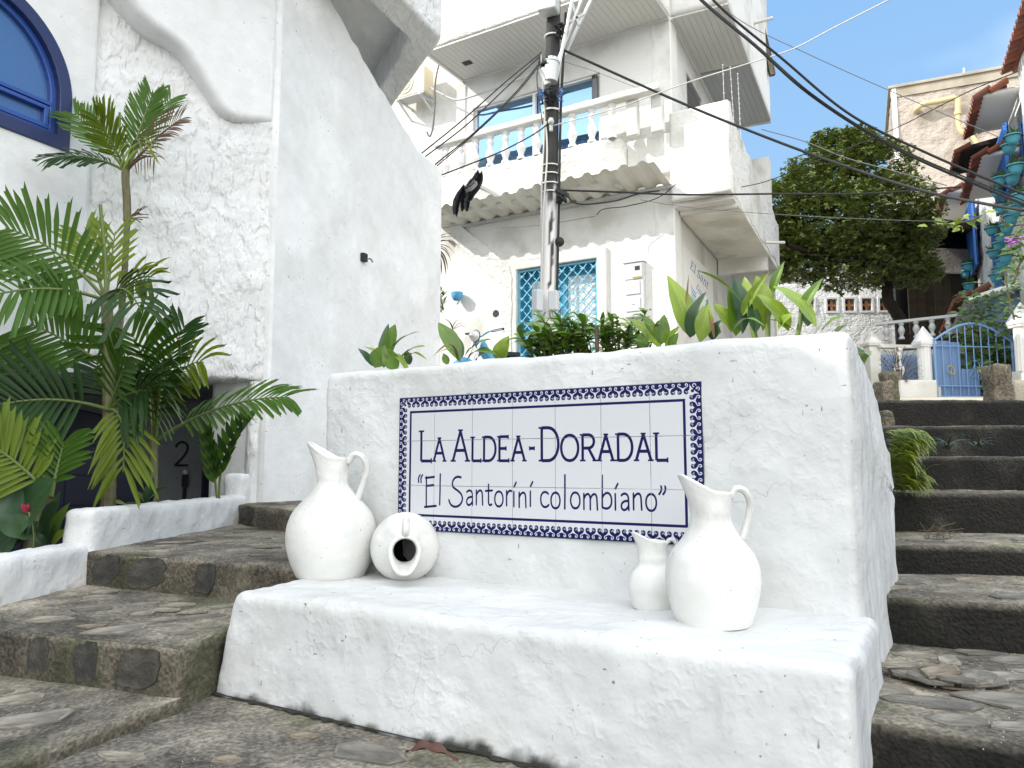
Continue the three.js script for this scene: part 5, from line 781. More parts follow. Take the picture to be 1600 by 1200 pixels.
  pl('tallest clump on the sign wall, with broad yellow-green leaves at its right end', [0.96,1.35,-2.923], [
    [[0.862,1.386,-2.982], [0.796,1.509,-2.998], 0.075, g, { up: [0.4, 0.4, 1], peak: 0.55 }], [[0.882,1.375,-2.993], [0.859,1.571,-3.007], 0.08, b, { up: [0.3, 0.2, 1] }], [[0.904,1.38,-2.98], [0.888,1.622,-3.024], 0.09, d, { up: [0.3, 0.2, 1], peak: 0.5 }], [[0.952,1.417,-2.986], [0.934,1.623,-3.032], 0.075, g, { up: [-0.3, 0.2, 1] }], [[0.911,1.481,-2.952], [0.726,1.625,-2.947], 0.035, g, { up: [0.4, 1, 0.3], fold: 0.7, peak: 0.7 }], [[0.894,1.444,-2.94], [0.987,1.607,-2.883], 0.055, g, { up: [-0.5, 0.4, 1], fold: 0.75, peak: 0.35 }], [[0.965,1.38,-2.92], [0.95,1.603,-2.929], 0.1, g, { up: [0.1, 0.1, 1], peak: 0.55 }], [[1.012,1.527,-2.95], [1.059,1.657,-2.922], 0.045, b, { up: [-0.6, 0.4, 1], fold: 0.5 }], [[1.028,1.363,-2.824], [0.928,1.522,-2.884], 0.11, g, { up: [0.5, 0.5, 1] }], [[1.051,1.37,-2.834], [0.953,1.404,-2.81], 0.05, b, { up: [0, 1, 0.6] }], [[1.113,1.364,-2.773], [0.996,1.548,-2.878], 0.125, g, { up: [0.6, 0.5, 1], peak: 0.55 }], [[1.083,1.431,-2.849], [1.157,1.562,-2.805], 0.05, b, { up: [-0.6, 0.4, 1], fold: 0.45 }], [[1.105,1.384,-2.836], [1.1,1.478,-2.839], 0.05, d, { up: [0, 0.3, 1] }], [[1.129,1.357,-2.763], [1.172,1.393,-2.679], 0.055, b, { up: [-0.2, 1, 0.8] }], [[1.172,1.343,-2.738], [1.184,1.362,-2.648], 0.05, b, { up: [-0.2, 1, 0.8] }], [[0.852,1.389,-2.93], [0.923,1.373,-2.77], 0.03, b, { up: [0, 1, 0.5], bend: 0.2 }], [[0.995,1.371,-2.844], [1.028,1.419,-2.766], 0.06, g, { up: [-0.3, 0.8, 1] }], [[0.924,1.369,-2.886], [0.913,1.499,-2.916], 0.06, d, { up: [0.2, 0.3, 1] }]],
    (t, o) => { [tube([o([0.939,1.352,-2.936]), o([0.925,1.454,-2.944]), o([0.911,1.487,-2.952])], 0.012, 6, 8), tube([o([0.98,1.348,-2.911]), o([0.983,1.448,-2.909]), o([1.014,1.532,-2.949])], 0.01, 6, 8), tube([o([1.07,1.34,-2.857]), o([1.082,1.399,-2.85]), o([1.087,1.435,-2.847])], 0.009, 6, 8)].forEach((g) => part(t, 'stem', g, L.stem)); });
  pl('small green leaf tuft behind the rounded right end of the sign wall', [1.521,1.298,-3.286], [[[1.464,1.274,-3.204], [1.459,1.331,-3.09], 0.05, b, { up: [-0.2, 1, 0.8] }], [[1.472,1.314,-3.199], [1.448,1.365,-3.213], 0.04, d, {}], [[1.465,1.315,-3.203], [1.412,1.297,-3.002], 0.05, b, { up: [-0.2, 1, 0.8] }]]);
}

// ---------------------------------------------------------------- utility pole and overhead cables
{
  const b = [0.476,2.328,-10.5], base = [b[0], 1.5, b[2]], t = thing('utility_pole', 'weathered utility pole half black and half white with meter boxes at its foot', 'utility pole', base), o = (p) => minus(p, base);
  const pg = rod(o([0.476,2.239,-10.5]), o([0.614,7.961,-10.5]), 0.115, 0.105, 20); { const p = pg.attributes.position; } const fine = new THREE.CylinderGeometry(0.098, 0.118, 5.6, 24, 120); tint(fine, (x, y, z) => { const yy = y + 2.8, an = Math.atan2(x, z), n = fbm(x * 14, y * 2.5, z * 14, 4), pk = smooth(2.2, 2.55, yy + 0.6 * n), streak = smooth(0.5, 0.1, Math.abs(an - 0.25 - 0.25 * fbm(1, yy * 1.5, 2, 3))) * smooth(0.9, 1.3, yy); const worn = smooth(0.0, 0.14, fbm(an * 5, yy * 3.5, 3, 4) - 0.28 + 0.5 * streak); const w = mix(0.95, 0.06, worn), v = mix(w, 0.05 + 0.05 * n, pk); return [v * 1.05, v * 1.03, v]; });
  const A = o([0.475,2.195,-10.5]), Z = o([0.614,7.961,-10.5]); const q = new THREE.Quaternion().setFromUnitVectors(V3(0, 1, 0), V3(Z).sub(V3(A)).normalize()); const len = V3(A).distanceTo(V3(Z)); fine.scale(1, len / 5.6, 1).applyQuaternion(q).translate((A[0] + Z[0]) / 2, (A[1] + Z[1]) / 2, (A[2] + Z[2]) / 2);
  part(t, 'pole', fine, M.poleWood);
  const up = (k) => [mix(A[0], Z[0], k), mix(A[1], Z[1], k), mix(A[2], Z[2], k)], H = (py) => (575 - py) / 615;
  for (const py of [63, 182, 183, 269, 282, 297, 310]) part(t, 'band', new THREE.TorusGeometry(0.122, 0.01, 6, 24).rotateX(PI / 2 + 0.02).translate(...up(H(py))), M.white);
  part(t, 'cable_duct', [tube([o([0.395,3.239,-10.36]), o([0.435,4.369,-10.36]), o([0.492,5.198,-10.36]), o([0.477,5.669,-10.37])], 0.014, 6, 30), tube([o([0.405,3.243,-10.38]), o([0.41,4.651,-10.38]), o([0.461,5.777,-10.4]), o([0.408,6.653,-10.35])], 0.012, 6, 30)], M.cableWhite);
  part(t, 'cable_duct', [tube([o([0.617,3.118,-10.42]), o([0.652,4.389,-10.42]), o([0.688,5.787,-10.42]), o([0.728,6.585,-10.4]), o([0.77,7.308,-10.4])], 0.02, 6, 40)], M.cable);
  const bx = (x0, x1, y0, y1, d, m, n) => { const p = [0.453,3.092,-10.3], c = [(x0 + x1) / 2, (y0 + y1) / 2], s = 10.25 / 1202, w = (x1 - x0) * s * 0.72, h = (y1 - y0) * s; const g = new RoundedBoxGeometry(w, h, 0.12, 3, 0.025); const pos = [(c[0] - 800) * s, 0.87 + (728 - c[1]) * s * 1.0, -10.25 + 0.02]; return part(t, n, turned(g, minus(pos, base), x0 < 840 ? -0.9 : -0.35), m); };
  bx(830, 851, 452, 487, 0, M.boxWhite, 'meter_box'); bx(855, 877, 453, 486, 0, M.boxWhite, 'meter_box');
  part(t, 'box_wire', [tube([o([0.497,2.92,-10.15]), o([0.529,2.806,-10.1]), o([0.614,2.789,-10.1]), o([0.652,2.902,-10.15])], 0.012, 6, 20), tube([o([0.532,2.92,-10.15]), o([0.563,2.84,-10.1]), o([0.631,2.84,-10.1]), o([0.669,2.937,-10.15])], 0.01, 6, 20), tube([o([0.345,2.93,-10.2]), o([0.394,2.833,-10.15]), o([0.448,2.912,-10.2])], 0.012, 6, 16)], M.cableGrey);
  part(t, 'switch_box', turned(new RoundedBoxGeometry(0.28, 0.34, 0.22, 3, 0.03), o([0.518,7.41,-10.3]), -0.4), M.transformer);
  part(t, 'transformer', [rod(o([0.539,6.218,-10.3]), o([0.568,6.511,-10.3]), 0.1, 0.1, 20), rod(o([0.568,6.501,-10.3]), o([0.577,6.558,-10.3]), 0.112, 0.09, 20)], M.transformer);
  part(t, 'splice_case', rod(o([0.432,6.407,-10.3]), o([0.503,6.171,-10.3]), 0.055, 0.055, 14), M.transformer);
  const strut = (a, c, w) => beam(o(a), o(c), w, w, 0.004);
  part(t, 'strut', [strut([0.617,6.251,-10.4], [0.941,7.813,-10], 0.035)], M.alu); part(t, 'strut', [strut([0.655,6.585,-10.4], [1.084,7.662,-10.2], 0.035)], M.alu); part(t, 'strut', [strut([0.761,6.792,-10.6], [1.271,7.796,-10.4], 0.04)], M.alu); part(t, 'strut', [strut([0.816,7.102,-10.3], [1.016,7.227,-10.3], 0.04), strut([0.951,7.054,-10.3], [0.819,7.487,-10.3], 0.04)], M.greyPaint);
  part(t, 'insulator', [rod(o([0.547,5.697,-10.33]), o([0.546,5.511,-10.33]), 0.035, 0.028, 10), new THREE.SphereGeometry(0.045, 12, 8).translate(...o([0.545,5.637,-10.3]))], M.greyPaint);
  const r = rand(77), junk = (cx, cy, s, n, rr) => Array.from({ length: n }, () => { const p = () => { const v = [cx + (r() - 0.5) * s, cy + (r() - 0.5) * s * 1.1]; return [(v[0] - 800) * 10.3 / 1202, 0.87 + (728 - v[1]) * 10.3 / 1202 * 1.0, -10.3 + 0.24 * (r() - 0.5)]; }; return tube([p(), p(), p(), p()].map((q) => minus(q, base)), rr, 5, 14); });
  part(t, 'cable_tangle', [...junk(858, 75, 22, 7, 0.014), ...junk(862, 128, 24, 7, 0.013), ...junk(880, 15, 20, 8, 0.016)], M.cable);
  part(t, 'cable_tangle', [...junk(848, 125, 16, 4, 0.007), ...junk(878, 125, 16, 4, 0.006)], M.skyBlueWire);
  part(t, 'wire_bracket', [beam(o([0.608,4.695,-10.4]), o([0.786,4.603,-10.4]), 0.05, 0.05), ...junk(880, 300, 16, 6, 0.014)], M.cable);
  part(t, 'street_bell', [new THREE.SphereGeometry(0.07, 12, 8).translate(...o([0.66,3.958,-10.45]))], M.black);
}
{
  const cab = (label, pts, r, m = M.cable) => solo('overhead_cable', label, 'cable', tube(pts, r * 0.8, 6, 60), m);
  cab('thick black cable from the pole past the house corner to the right houses', [[0.729,6.748,-10.4], [2.132,5.961,-10.2], [3.035,5.444,-10], [4.102,4.844,-9.7], [5.026,4.148,-9], [5.754,3.529,-8]], 0.022);
  cab('upper of two thick black cables crossing the sky from the top of the photo', [[2.054,6.197,-8], [2.273,5.912,-8], [2.979,5.358,-8.1], [3.774,4.739,-8.2], [4.604,4.296,-8.2], [5.629,3.699,-8]], 0.017);
  cab('lower of two thick black cables crossing the sky from the top of the photo', [[1.843,6.273,-8], [2.097,5.957,-8], [2.666,5.436,-8], [3.26,4.95,-8.1], [4.253,4.354,-8.2], [5.621,3.586,-8]], 0.018);
  cab('companion strand twisted along the lower sky cable', [[1.855,6.301,-8.02], [2.11,5.985,-8.02], [2.687,5.473,-8.04], [3.308,4.918,-8.08], [4.228,4.355,-8.15], [5.624,3.628,-8]], 0.01);
  cab('thin wire running down from the top of the photo behind the sky cables', [[2.386,6.711,-9], [2.851,6.324,-9], [3.704,5.874,-9], [4.704,5.395,-9], [5.922,4.84,-9]], 0.006, M.cableGrey);
  cab('pale knotted cable rising from the pole to the top right', [[0.589,5.581,-10.3], [1.391,5.679,-10], [2.346,5.863,-9.6], [2.897,5.866,-9.2], [3.472,5.973,-9], [3.868,6.113,-8.8], [4.452,6.274,-8.4]], 0.011, M.cableWhite);
  cab('black bundle running level from the pole along the awnings to the tree', [[0.643,4.686,-10.4], [1.443,4.695,-10.5], [2.389,4.729,-10.7], [3.848,4.92,-11.2], [5.772,5.22,-12], [7.582,5.549,-12.6]], 0.018);
  cab('thin wire sagging below the level bundle', [[1.871,4.724,-10.9], [2.452,4.662,-11], [3.871,4.646,-11.3], [6.058,4.709,-11.8], [6.981,4.753,-12]], 0.006, M.cableGrey);
  cab('wire crossing from the side balcony over the tree to the roof at the right', [[3.67,5.379,-12.2], [4.078,5.411,-12], [4.763,5.571,-11.5], [5.461,5.634,-10.5], [5.899,5.647,-9.4], [6.075,5.568,-8.8]], 0.009);
  cab('thin pale wire in front of the tree crown', [[3.887,6.067,-11.5], [4.577,5.86,-11.5], [5.117,5.571,-11.4], [5.79,5.268,-11.2], [6.432,4.974,-11]], 0.009, M.cableGrey);
  cab('uppermost black service cable from the pole to the smooth wall', [[0.419,6.709,-10.4], [-0.086,6.01,-9.9], [-0.659,5.267,-9.5], [-1.136,4.705,-9.2]], 0.011);
  cab('second black service cable from the pole to the smooth wall', [[0.419,6.671,-10.4], [-0.043,5.965,-9.9], [-0.593,5.215,-9.5], [-1.088,4.664,-9.2]], 0.011);
  cab('third black service cable, doubled, from the pole to the balcony end', [[0.437,6.614,-10.4], [0.044,5.957,-10.1], [-0.509,5.246,-9.8], [-0.983,4.694,-9.5]], 0.011);
  cab('lowest strand of the service cables from the pole', [[0.446,6.594,-10.4], [0.07,5.957,-10.1], [-0.475,5.255,-9.8], [-0.958,4.677,-9.5]], 0.009);
  cab('twisted black cable from the pole insulator down across the balusters', [[0.521,5.641,-10.35], [0.357,5.488,-10.3], [-0.173,5.065,-10], [-0.592,4.806,-9.8], [-0.942,4.58,-9.6]], 0.012);
  cab('black wire looping down the left of the pole', [[0.408,6.7,-10.35], [0.351,6.293,-10.3], [0.385,5.917,-10.3], [0.429,5.59,-10.3]], 0.01);
  cab('dark cable clipped under the front awning', [[0.794,4.877,-11], [0.978,4.841,-11.4], [1.592,4.951,-11.6], [2.01,5.111,-11.7], [2.332,5.189,-11.8]], 0.016);
  cab('loose wire hooked under the right end of the front awning', [[2.598,5.294,-11.8], [2.35,5.12,-11.9], [1.852,5.007,-12], [1.452,4.978,-12.1], [1.368,4.892,-12.1]], 0.01);
  cab('fine wire tied between the pole and the balcony wall', [[0.735,6.63,-10.5], [1.25,6.743,-11], [1.922,6.819,-11.6], [2.384,6.831,-11.9]], 0.005, M.cableGrey);
  cab('fine wire along the wall under the front awning', [[-1.279,5.223,-13.6], [-0.451,5.026,-13.2], [0.438,4.945,-12.8], [1.38,4.97,-12.4]], 0.007, M.cableGrey);
  for (const [x0, y0, x1, y1, d, l] of [[1146, 75, 1148, 300, 12.6, 'left'], [1158, 78, 1163, 230, 12.9, 'middle'], [1170, 90, 1172, 210, 13, 'right']]) solo('bead_string', l + ' string of small white beads hanging below the side eave', 'bead string', [rod([(x0 - 800) * d / 1202, 0.87 + (728 - y0) * d / 1202, -d], [(x1 - 800) * d / 1202, 0.87 + (728 - y1) * d / 1202, -d], 0.006), ...Array.from({ length: 14 }, (_, i) => new THREE.SphereGeometry(0.016, 8, 6).translate(mix(x0 - 800, x1 - 800, i / 14) * d / 1202, 0.87 + (728 - mix(y0, y1, i / 14)) * d / 1202, -d))], M.white);
}
{ // dark cloth caught on the wires
  const b = [-0.68,4.877,-11], t = thing('hanging_cloth', 'crumpled dark grey cloth hanging in front of the corrugated awning', 'cloth', b), o = (p) => minus(p, b), r = rand(12);
  const strip = (path, ws, seed) => { const c = new THREE.CatmullRomCurve3(path.map((p) => V3(o(p)))); return sheet((u, v) => { const p = c.getPoint(v), tg = c.getTangent(v), s = tg.clone().cross(V3(0.2, 0.1, 1)).normalize(), w = ws[0] + (ws[1] - ws[0]) * Math.sin(PI * clamp(v * 0.9 + 0.05)); return p.addScaledVector(s, (u - 0.5) * w).add(V3(0, 0, 0.06 * Math.sin(u * 9 + seed) + 0.05 * nz(u * 5, v * 6, seed))); }, 12, 24); };
  part(t, 'cloth', strip([[-0.477,5.131,-10.85], [-0.507,5.034,-10.9], [-0.584,4.917,-10.95], [-0.68,4.779,-11], [-0.717,4.701,-11]], [0.06, 0.22], 1), M.clothDark); part(t, 'fold', strip([[-0.69,4.918,-10.85], [-0.758,4.821,-10.9], [-0.817,4.684,-10.95], [-0.829,4.517,-11]], [0.05, 0.13], 2), M.clothDark); part(t, 'fold', strip([[-0.655,4.802,-10.9], [-0.686,4.703,-10.95], [-0.697,4.594,-11]], [0.1, 0.14], 3), M.clothDark); part(t, 'fold', strip([[-0.52,4.957,-10.8], [-0.585,4.881,-10.8], [-0.681,4.851,-10.85]], [0.06, 0.06], 5), M.clothPale);
}
{ // light-blue motorcycle behind the planter; only its front shows
  const b = [-0.53, 1.91, -12.3], t = thing('motorcycle', 'pale blue motorcycle parked by the door, only headlight, mirror and handlebar showing', 'motorcycle', b, 0.93);
  const wheel = (x) => { const w = part(t, 'wheel', new THREE.TorusGeometry(0.25, 0.045, 10, 30).translate(x, 0.29, 0), M.black); part(w, 'rim', [new THREE.TorusGeometry(0.2, 0.012, 6, 28).translate(x, 0.29, 0), ...[0, 1, 2, 3, 4, 5].map((i) => rod([x, 0.29, 0], [x + 0.2 * Math.cos(i * PI / 3), 0.29 + 0.2 * Math.sin(i * PI / 3), 0], 0.006))], M.alu); };
  wheel(-0.35); wheel(0.9);
  part(t, 'fork', [rod([-0.35, 0.29, 0.08], [-0.05, 0.95, 0.07], 0.022), rod([-0.35, 0.29, -0.08], [-0.05, 0.95, -0.07], 0.022)], M.alu); part(t, 'fender', new THREE.TorusGeometry(0.31, 0.05, 6, 16, 2.0).scale(1, 1, 1.3).rotateZ(0.7).translate(-0.35, 0.29, 0), M.skyBlue);
  const hl = part(t, 'headlight', [lathe([[0.001, 0.12], [0.05, 0.1], [0.085, 0.05], [0.095, 0]], 24).rotateZ(PI / 2).rotateY(0).translate(-0.1, 1.02, 0)], M.alu); part(hl, 'lens', new THREE.SphereGeometry(0.09, 20, 10, 0, 6.3, 0, 0.9).rotateZ(PI / 2).translate(-0.05, 1.02, 0), M.lens); part(hl, 'trim_ring', new THREE.TorusGeometry(0.093, 0.01, 8, 24).rotateY(PI / 2).translate(-0.1, 1.02, 0), M.black);
  part(t, 'handlebar', [tube([[0.12, 1.12, -0.36], [0.05, 1.1, -0.18], [0.0, 1.02, 0], [0.05, 1.1, 0.18], [0.12, 1.12, 0.36]], 0.014, 8, 30)], M.skyBlue); part(t, 'grip', rod([0.06, 1.1, 0.2], [0.14, 1.13, 0.4], 0.02), M.black); part(t, 'grip', rod([0.06, 1.1, -0.2], [0.14, 1.13, -0.4], 0.02), M.black); part(t, 'brake_lever', rod([0.0, 1.09, 0.18], [0.05, 1.1, 0.42], 0.007), M.alu);
  for (const s of [1]) { const m = part(t, 'mirror', new THREE.CylinderGeometry(0.06, 0.055, 0.025, 20).rotateZ(PI / 2).translate(0.08, 1.38, s * 0.28), M.black); part(m, 'mirror_stalk', rod([0.04, 1.1, s * 0.18], [0.09, 1.35, s * 0.28], 0.006), M.alu); }
  part(t, 'body', [beam([-0.02, 0.95, 0], [0.4, 0.55, 0], 0.18, 0.12, 0.04), beam([0.35, 0.62, 0], [1.05, 0.72, 0], 0.2, 0.18, 0.05)], M.skyBlue); part(t, 'seat', beam([0.3, 0.78, 0], [1.0, 0.84, 0], 0.22, 0.08, 0.03), M.black); part(t, 'engine', box(0.32, 0.26, 0.22, 0.35, 0.22, 0, 0, 0.03), M.greyPaint);
}
{ // things on the wall left of the door
  const p = inHouse(-4.14, 2.0, 0.03), t = thing('wall_pot', 'light blue pot hung on the white wall left of the blue door', 'flower pot', p, SITE); part(t, 'pot', lathe([[0.001, 0], [0.06, 0.0], [0.1, 0.06], [0.115, 0.15], [0.1, 0.15], [0.09, 0.08], [0.001, 0.06]], 20).translate(0, 0, 0.1), M.skyBlue); part(t, 'hook', rod([0, 0.02, 0], [0, -0.07, 0.1], 0.008), M.black); part(t, 'soil', new THREE.CylinderGeometry(0.1, 0.1, 0.02, 16).translate(0, 0.135, 0.1), M.soil);
  const dry = (label, base, tips, m, w) => { const q = thing('dry_palm_leaf', label, 'dry plant', base), r = rand(5); for (const e of tips) part(q, 'leaf_strand', leaf([0, 0, 0], minus(e, base), w, [0, 1, 0.5], { bend: 0.2, fold: 0.4 }), m); };
  dry('dry brown palm leaves poking out behind the smooth wall under the awning', [-1.269,4.343,-12], [[-0.874,4.449,-11.9], [-0.859,4.353,-12], [-0.899,4.207,-12], [-0.959,4.061,-12], [-1.019,3.925,-12], [-1.049,3.831,-12], [-0.871,4.543,-12], [-0.942,4.395,-12], [-0.981,4.186,-12], [-1.121,3.873,-12]], L.brown, 0.05);
  dry('thin withered stems left of the motorcycle', [-0.94,2.975,-12], [[-0.81,3.17,-12], [-0.729,3.098,-12], [-0.688,3.026,-12], [-0.85,3.026,-12], [-1.114,3.191,-12], [-1.033,3.15,-12]], L.twig, 0.03);
  { const base = [-1.196,3.252,-12], q = thing('wall_shrub', 'narrow dark green shrub at the edge of the smooth wall', 'shrub', base), r = rand(6), lf = []; for (let i = 0; i < 170; i++) { const x = 0.13 * (r() * 2 - 1), y = 0.36 * r(), z = 0.14 * (r() * 2 - 1), an = r() * 6.28; lf.push(leaf([x, y, z], [x + 0.07 * Math.cos(an), y + 0.05, z + 0.07 * Math.sin(an)], 0.03, [0, 1, 0.3], { wave: 0 })); } part(q, 'leaves', lf, L.bush, null, 'stuff'); part(q, 'stem', rod([0, -0.6, 0], [0, 0.3, 0], 0.012), L.twig); }
}

// ---------------------------------------------------------------- gate, balustrades and posts at the top of the stair
{
  const t = thing('blue_gate', 'pale blue arched metal gate with a flower ornament at the top of the stair', 'gate', [7.88,1.996,-13], 0.12);
  const W2 = 0.72, H0 = 0.98, rise = 0.3, top = (x) => H0 + rise * Math.cos(x / W2 * PI / 2);
  part(t, 'frame', [rod([-W2, 0, 0], [-W2, H0, 0], 0.022), rod([W2, 0, 0], [W2, H0, 0], 0.022), tube(Array.from({ length: 15 }, (_, i) => { const x = -W2 + i / 14 * 2 * W2; return [x, top(x), 0]; }), 0.02, 8, 40), rod([-W2, 0.88, 0], [W2, 0.88, 0], 0.012), rod([-W2, 0.2, 0], [W2, 0.2, 0], 0.014), rod([-W2, 0.02, 0], [W2, 0.02, 0], 0.014)], M.gateBlue);
  for (let i = 1; i < 10; i++) { const x = -W2 + i * 2 * W2 / 10; part(t, 'bar', rod([x, 0, 0], [x, top(x), 0], 0.0095), M.gateBlue); }
  for (let j = 0; j < 5; j++) { const x = -W2 + (0.09 + j * 0.165); part(t, 'board', box(0.155, j < 2 ? 0.98 : j === 2 ? 0.96 : 0.5, 0.012, x, 0.0, -0.05), M.gateBoard); }
  const spiral = (cx, cy, a0, s) => tube(Array.from({ length: 14 }, (_, i) => { const a = a0 + s * i * 0.42, q = 0.018 + 0.0065 * i; return [cx + q * Math.cos(a), cy + q * Math.sin(a), 0.02]; }), 0.006, 5, 40);
  part(t, 'flower', [0, 1, 2, 3, 4, 5, 6, 7].map((i) => spiral(0.08 + 0.12 * Math.cos(i * PI / 4), 0.46 + 0.12 * Math.sin(i * PI / 4), i * PI / 4, i % 2 ? 1 : -1)), M.gateBlue); part(t, 'flower_centre', new THREE.CylinderGeometry(0.035, 0.035, 0.03, 16).rotateX(PI / 2).translate(0.08, 0.46, 0.03), M.yellow);
  part(t, 'ornament', [spiral(-0.45, 0.5, 0, 1), spiral(-0.45, 0.44, 3, 1)], M.yellow); part(t, 'ornament', [spiral(0.48, 0.48, 0, 1), spiral(0.48, 0.42, 3, -1)], M.yellow);
  const flutes = (r, h, y, n) => { const g = new THREE.CylinderGeometry(r, r, h, n * 6, 1), p = g.attributes.position; for (let i = 0; i < p.count; i++) { const x = p.getX(i), z = p.getZ(i), a = Math.atan2(z, x), q = Math.hypot(x, z); if (q > 0.01) { const k = 1 - 0.07 * Math.abs(Math.cos(a * n / 2)); p.setX(i, x * k); p.setZ(i, z * k); } } g.computeVertexNormals(); return g.translate(0, y + h / 2, 0); };
  const pillar = (label, pos, s) => { const q = thing('gate_pillar', label, 'pillar', pos, 0.1, 'white fluted pillars beside the gate'); part(q, 'base', [box(0.32 * s, 0.2 * s, 0.32 * s, 0, -0.02, 0, 0, 0.012), box(0.26 * s, 0.05 * s, 0.26 * s, 0, 0.18 * s, 0, 0, 0.01)], M.house); part(q, 'shaft', flutes(0.112 * s, 0.66 * s, 0.23 * s, 16), M.white); part(q, 'capital', [box(0.25 * s, 0.04 * s, 0.25 * s, 0, 0.87 * s, 0, 0, 0.008), box(0.28 * s, 0.06 * s, 0.28 * s, 0, 0.905 * s, 0, 0, 0.01)], M.white); part(q, 'pyramid_cap', new THREE.CylinderGeometry(0.012, 0.19 * s, 0.27 * s, 4).rotateY(PI / 4).translate(0, 1.1 * s, 0), M.white); };
  pillar('white fluted pillar with pyramid top to the left of the blue gate', [7.06,2.001,-13.05], 1);
  pillar('white fluted pillar with pyramid top to the right of the blue gate, cut by the photo edge', [8.259,2.111,-12.3], 1.12);
  { const q = thing('square_post', 'plain white square post at the left end of the lower balustrade', 'post', [6.285,2.022,-13.3], 0.1); part(q, 'shaft', box(0.2, 1.1, 0.2, 0, -0.2, 0, 0, 0.012), M.house); part(q, 'cap', [box(0.26, 0.06, 0.26, 0, 0.9, 0, 0, 0.01), new THREE.CylinderGeometry(0.03, 0.16, 0.2, 4).rotateY(PI / 4).translate(0, 1.06, 0)], M.house); }
  { const b = [6.668,2.014,-13.2], q = thing('balustrade', 'short white balustrade with one baluster between the posts', 'balustrade', b, 0.08); part(q, 'rail', box(0.72, 0.06, 0.16, 0.02, 0.86, 0, 0, 0.01), M.house); part(q, 'plinth', box(0.72, 0.32, 0.16, 0.02, -0.1, 0, 0, 0.01), M.house); part(q, 'baluster', lathe(spline([[0.07, 0], [0.075, 0.04], [0.04, 0.09], [0.085, 0.24], [0.085, 0.3], [0.045, 0.4], [0.04, 0.46], [0.06, 0.5], [0.05, 0.55], [0.075, 0.6], [0.08, 0.64]], 30), 18), M.white).position.set(0.02, 0.22, 0); }
  { const a = [6.994,3.556,-14.6], c = [8.276,3.606,-13.9], b = [(a[0] + c[0]) / 2, 2.0, (a[2] + c[2]) / 2], q = thing('upper_balustrade', 'grey shaded balustrade under the tree behind the gate', 'balustrade', b), o = (p) => minus(p, b); part(q, 'rail', beam(o(a), o(c), 0.12, 0.05), M.greyPaint); part(q, 'kerb', beam([o(a)[0], 0.95, o(a)[2]], [o(c)[0], 0.93, o(c)[2]], 0.16, 0.12), M.greyPaint);
    const g = lathe(spline([[0.05, 0], [0.055, 0.03], [0.03, 0.07], [0.062, 0.17], [0.035, 0.25], [0.05, 0.28], [0.055, 0.32]], 18), 14); for (const px of [0.12, 0.3, 0.47, 0.65, 0.83]) part(q, 'baluster', g, M.greyPaint).position.set(mix(o(a)[0], o(c)[0], px), mix(o(a)[1], o(c)[1], px) - 0.34, mix(o(a)[2], o(c)[2], px)); }
  solo('back_wall', 'pale blue shaded wall seen behind the white balustrade and the gate', 'wall', lump({ a: [6.2, -13.9], b: [8.7, -13.6], c: [8.7, -13.8], d: [6.2, -14.1], y0: 1.8, y1: 2.86, r: 0.02, amp: 0.01, freq: 4, seg: 0.08 }), M.blueWash);
  const post = (label, c, w, y0, y1) => solo('concrete_post', label, 'post', lump({ a: [c[0] - w / 2, c[2] + 0.08], b: [c[0] + w / 2, c[2] + 0.08], c: [c[0] + w / 2, c[2] - 0.08], d: [c[0] - w / 2, c[2] - 0.08], y0, y1, r: 0.02, amp: 0.012, freq: 9, seg: 0.02 }), M.postConcrete, 'stained concrete posts at the head of the stair');
  solo('retaining_wall', 'low plastered wall holding the planting beside the upper stair steps', 'wall', lump({ a: [1.8, -4.15], b: [1.99, -4.15], c: [2.46, -5.6], d: [2.2, -5.6], y0: 0.3, y1: 1.12, r: 0.05, amp: 0.012, freq: 4, seg: 0.05 }), M.house);
  post('tallest stained concrete post at the left of the stair head', [3.055,1.522,-6.2], 0.1, 1.0, 1.62); post('stained concrete post standing just below the tallest one', [2.812,1.431,-5.8], 0.1, 0.9, 1.5); post('lowest stained concrete post, half hidden by the sign wall', [2.609,1.211,-5.4], 0.08, 0.8, 1.24);
  post('stained concrete post at the right of the stair head', [3.646,1.474,-5.75], 0.15, 1.0, 1.62);
  solo('concrete_parapet', 'beige concrete parapet beside the right stair post', 'parapet', lump({ a: [3.72, -5.7], b: [4.6, -5.6], c: [4.6, -5.9], d: [3.72, -6.0], y0: 0.9, y1: 1.5, r: 0.02, amp: 0.008, freq: 5, seg: 0.04 }), M.beigeConcrete);
  { const b = [6.379,2.237,-12.6], q = thing('flowering_shrub', 'straggly reddish shrub in front of the white balustrade', 'shrub', b), r = rand(41), lf = [], st = []; for (let i = 0; i < 26; i++) { const an = r() * 6.28, e = [0.35 * (r() * 2 - 1), 0.1 + 0.5 * r(), 0.15 * (r() * 2 - 1)]; st.push(tube([[0, -0.3, 0], [e[0] * 0.5, e[1] * 0.6, 0], e], 0.004, 4, 6)); for (let k = 0; k < 12; k++) { const p = [e[0] * (0.6 + 0.5 * r()), e[1] * (0.5 + 0.6 * r()) - 0.1, e[2] + 0.06 * (r() - 0.5)], a2 = r() * 6.28; lf.push(leaf(p, [p[0] + 0.06 * Math.cos(a2), p[1] + 0.03 * (r() - 0.3), p[2] + 0.06 * Math.sin(a2)], 0.028, [0, 1, 0.3], { wave: 0 })); } } part(q, 'twigs', st, L.twig); part(q, 'leaves', lf, L.redLeaf, null, 'stuff'); }
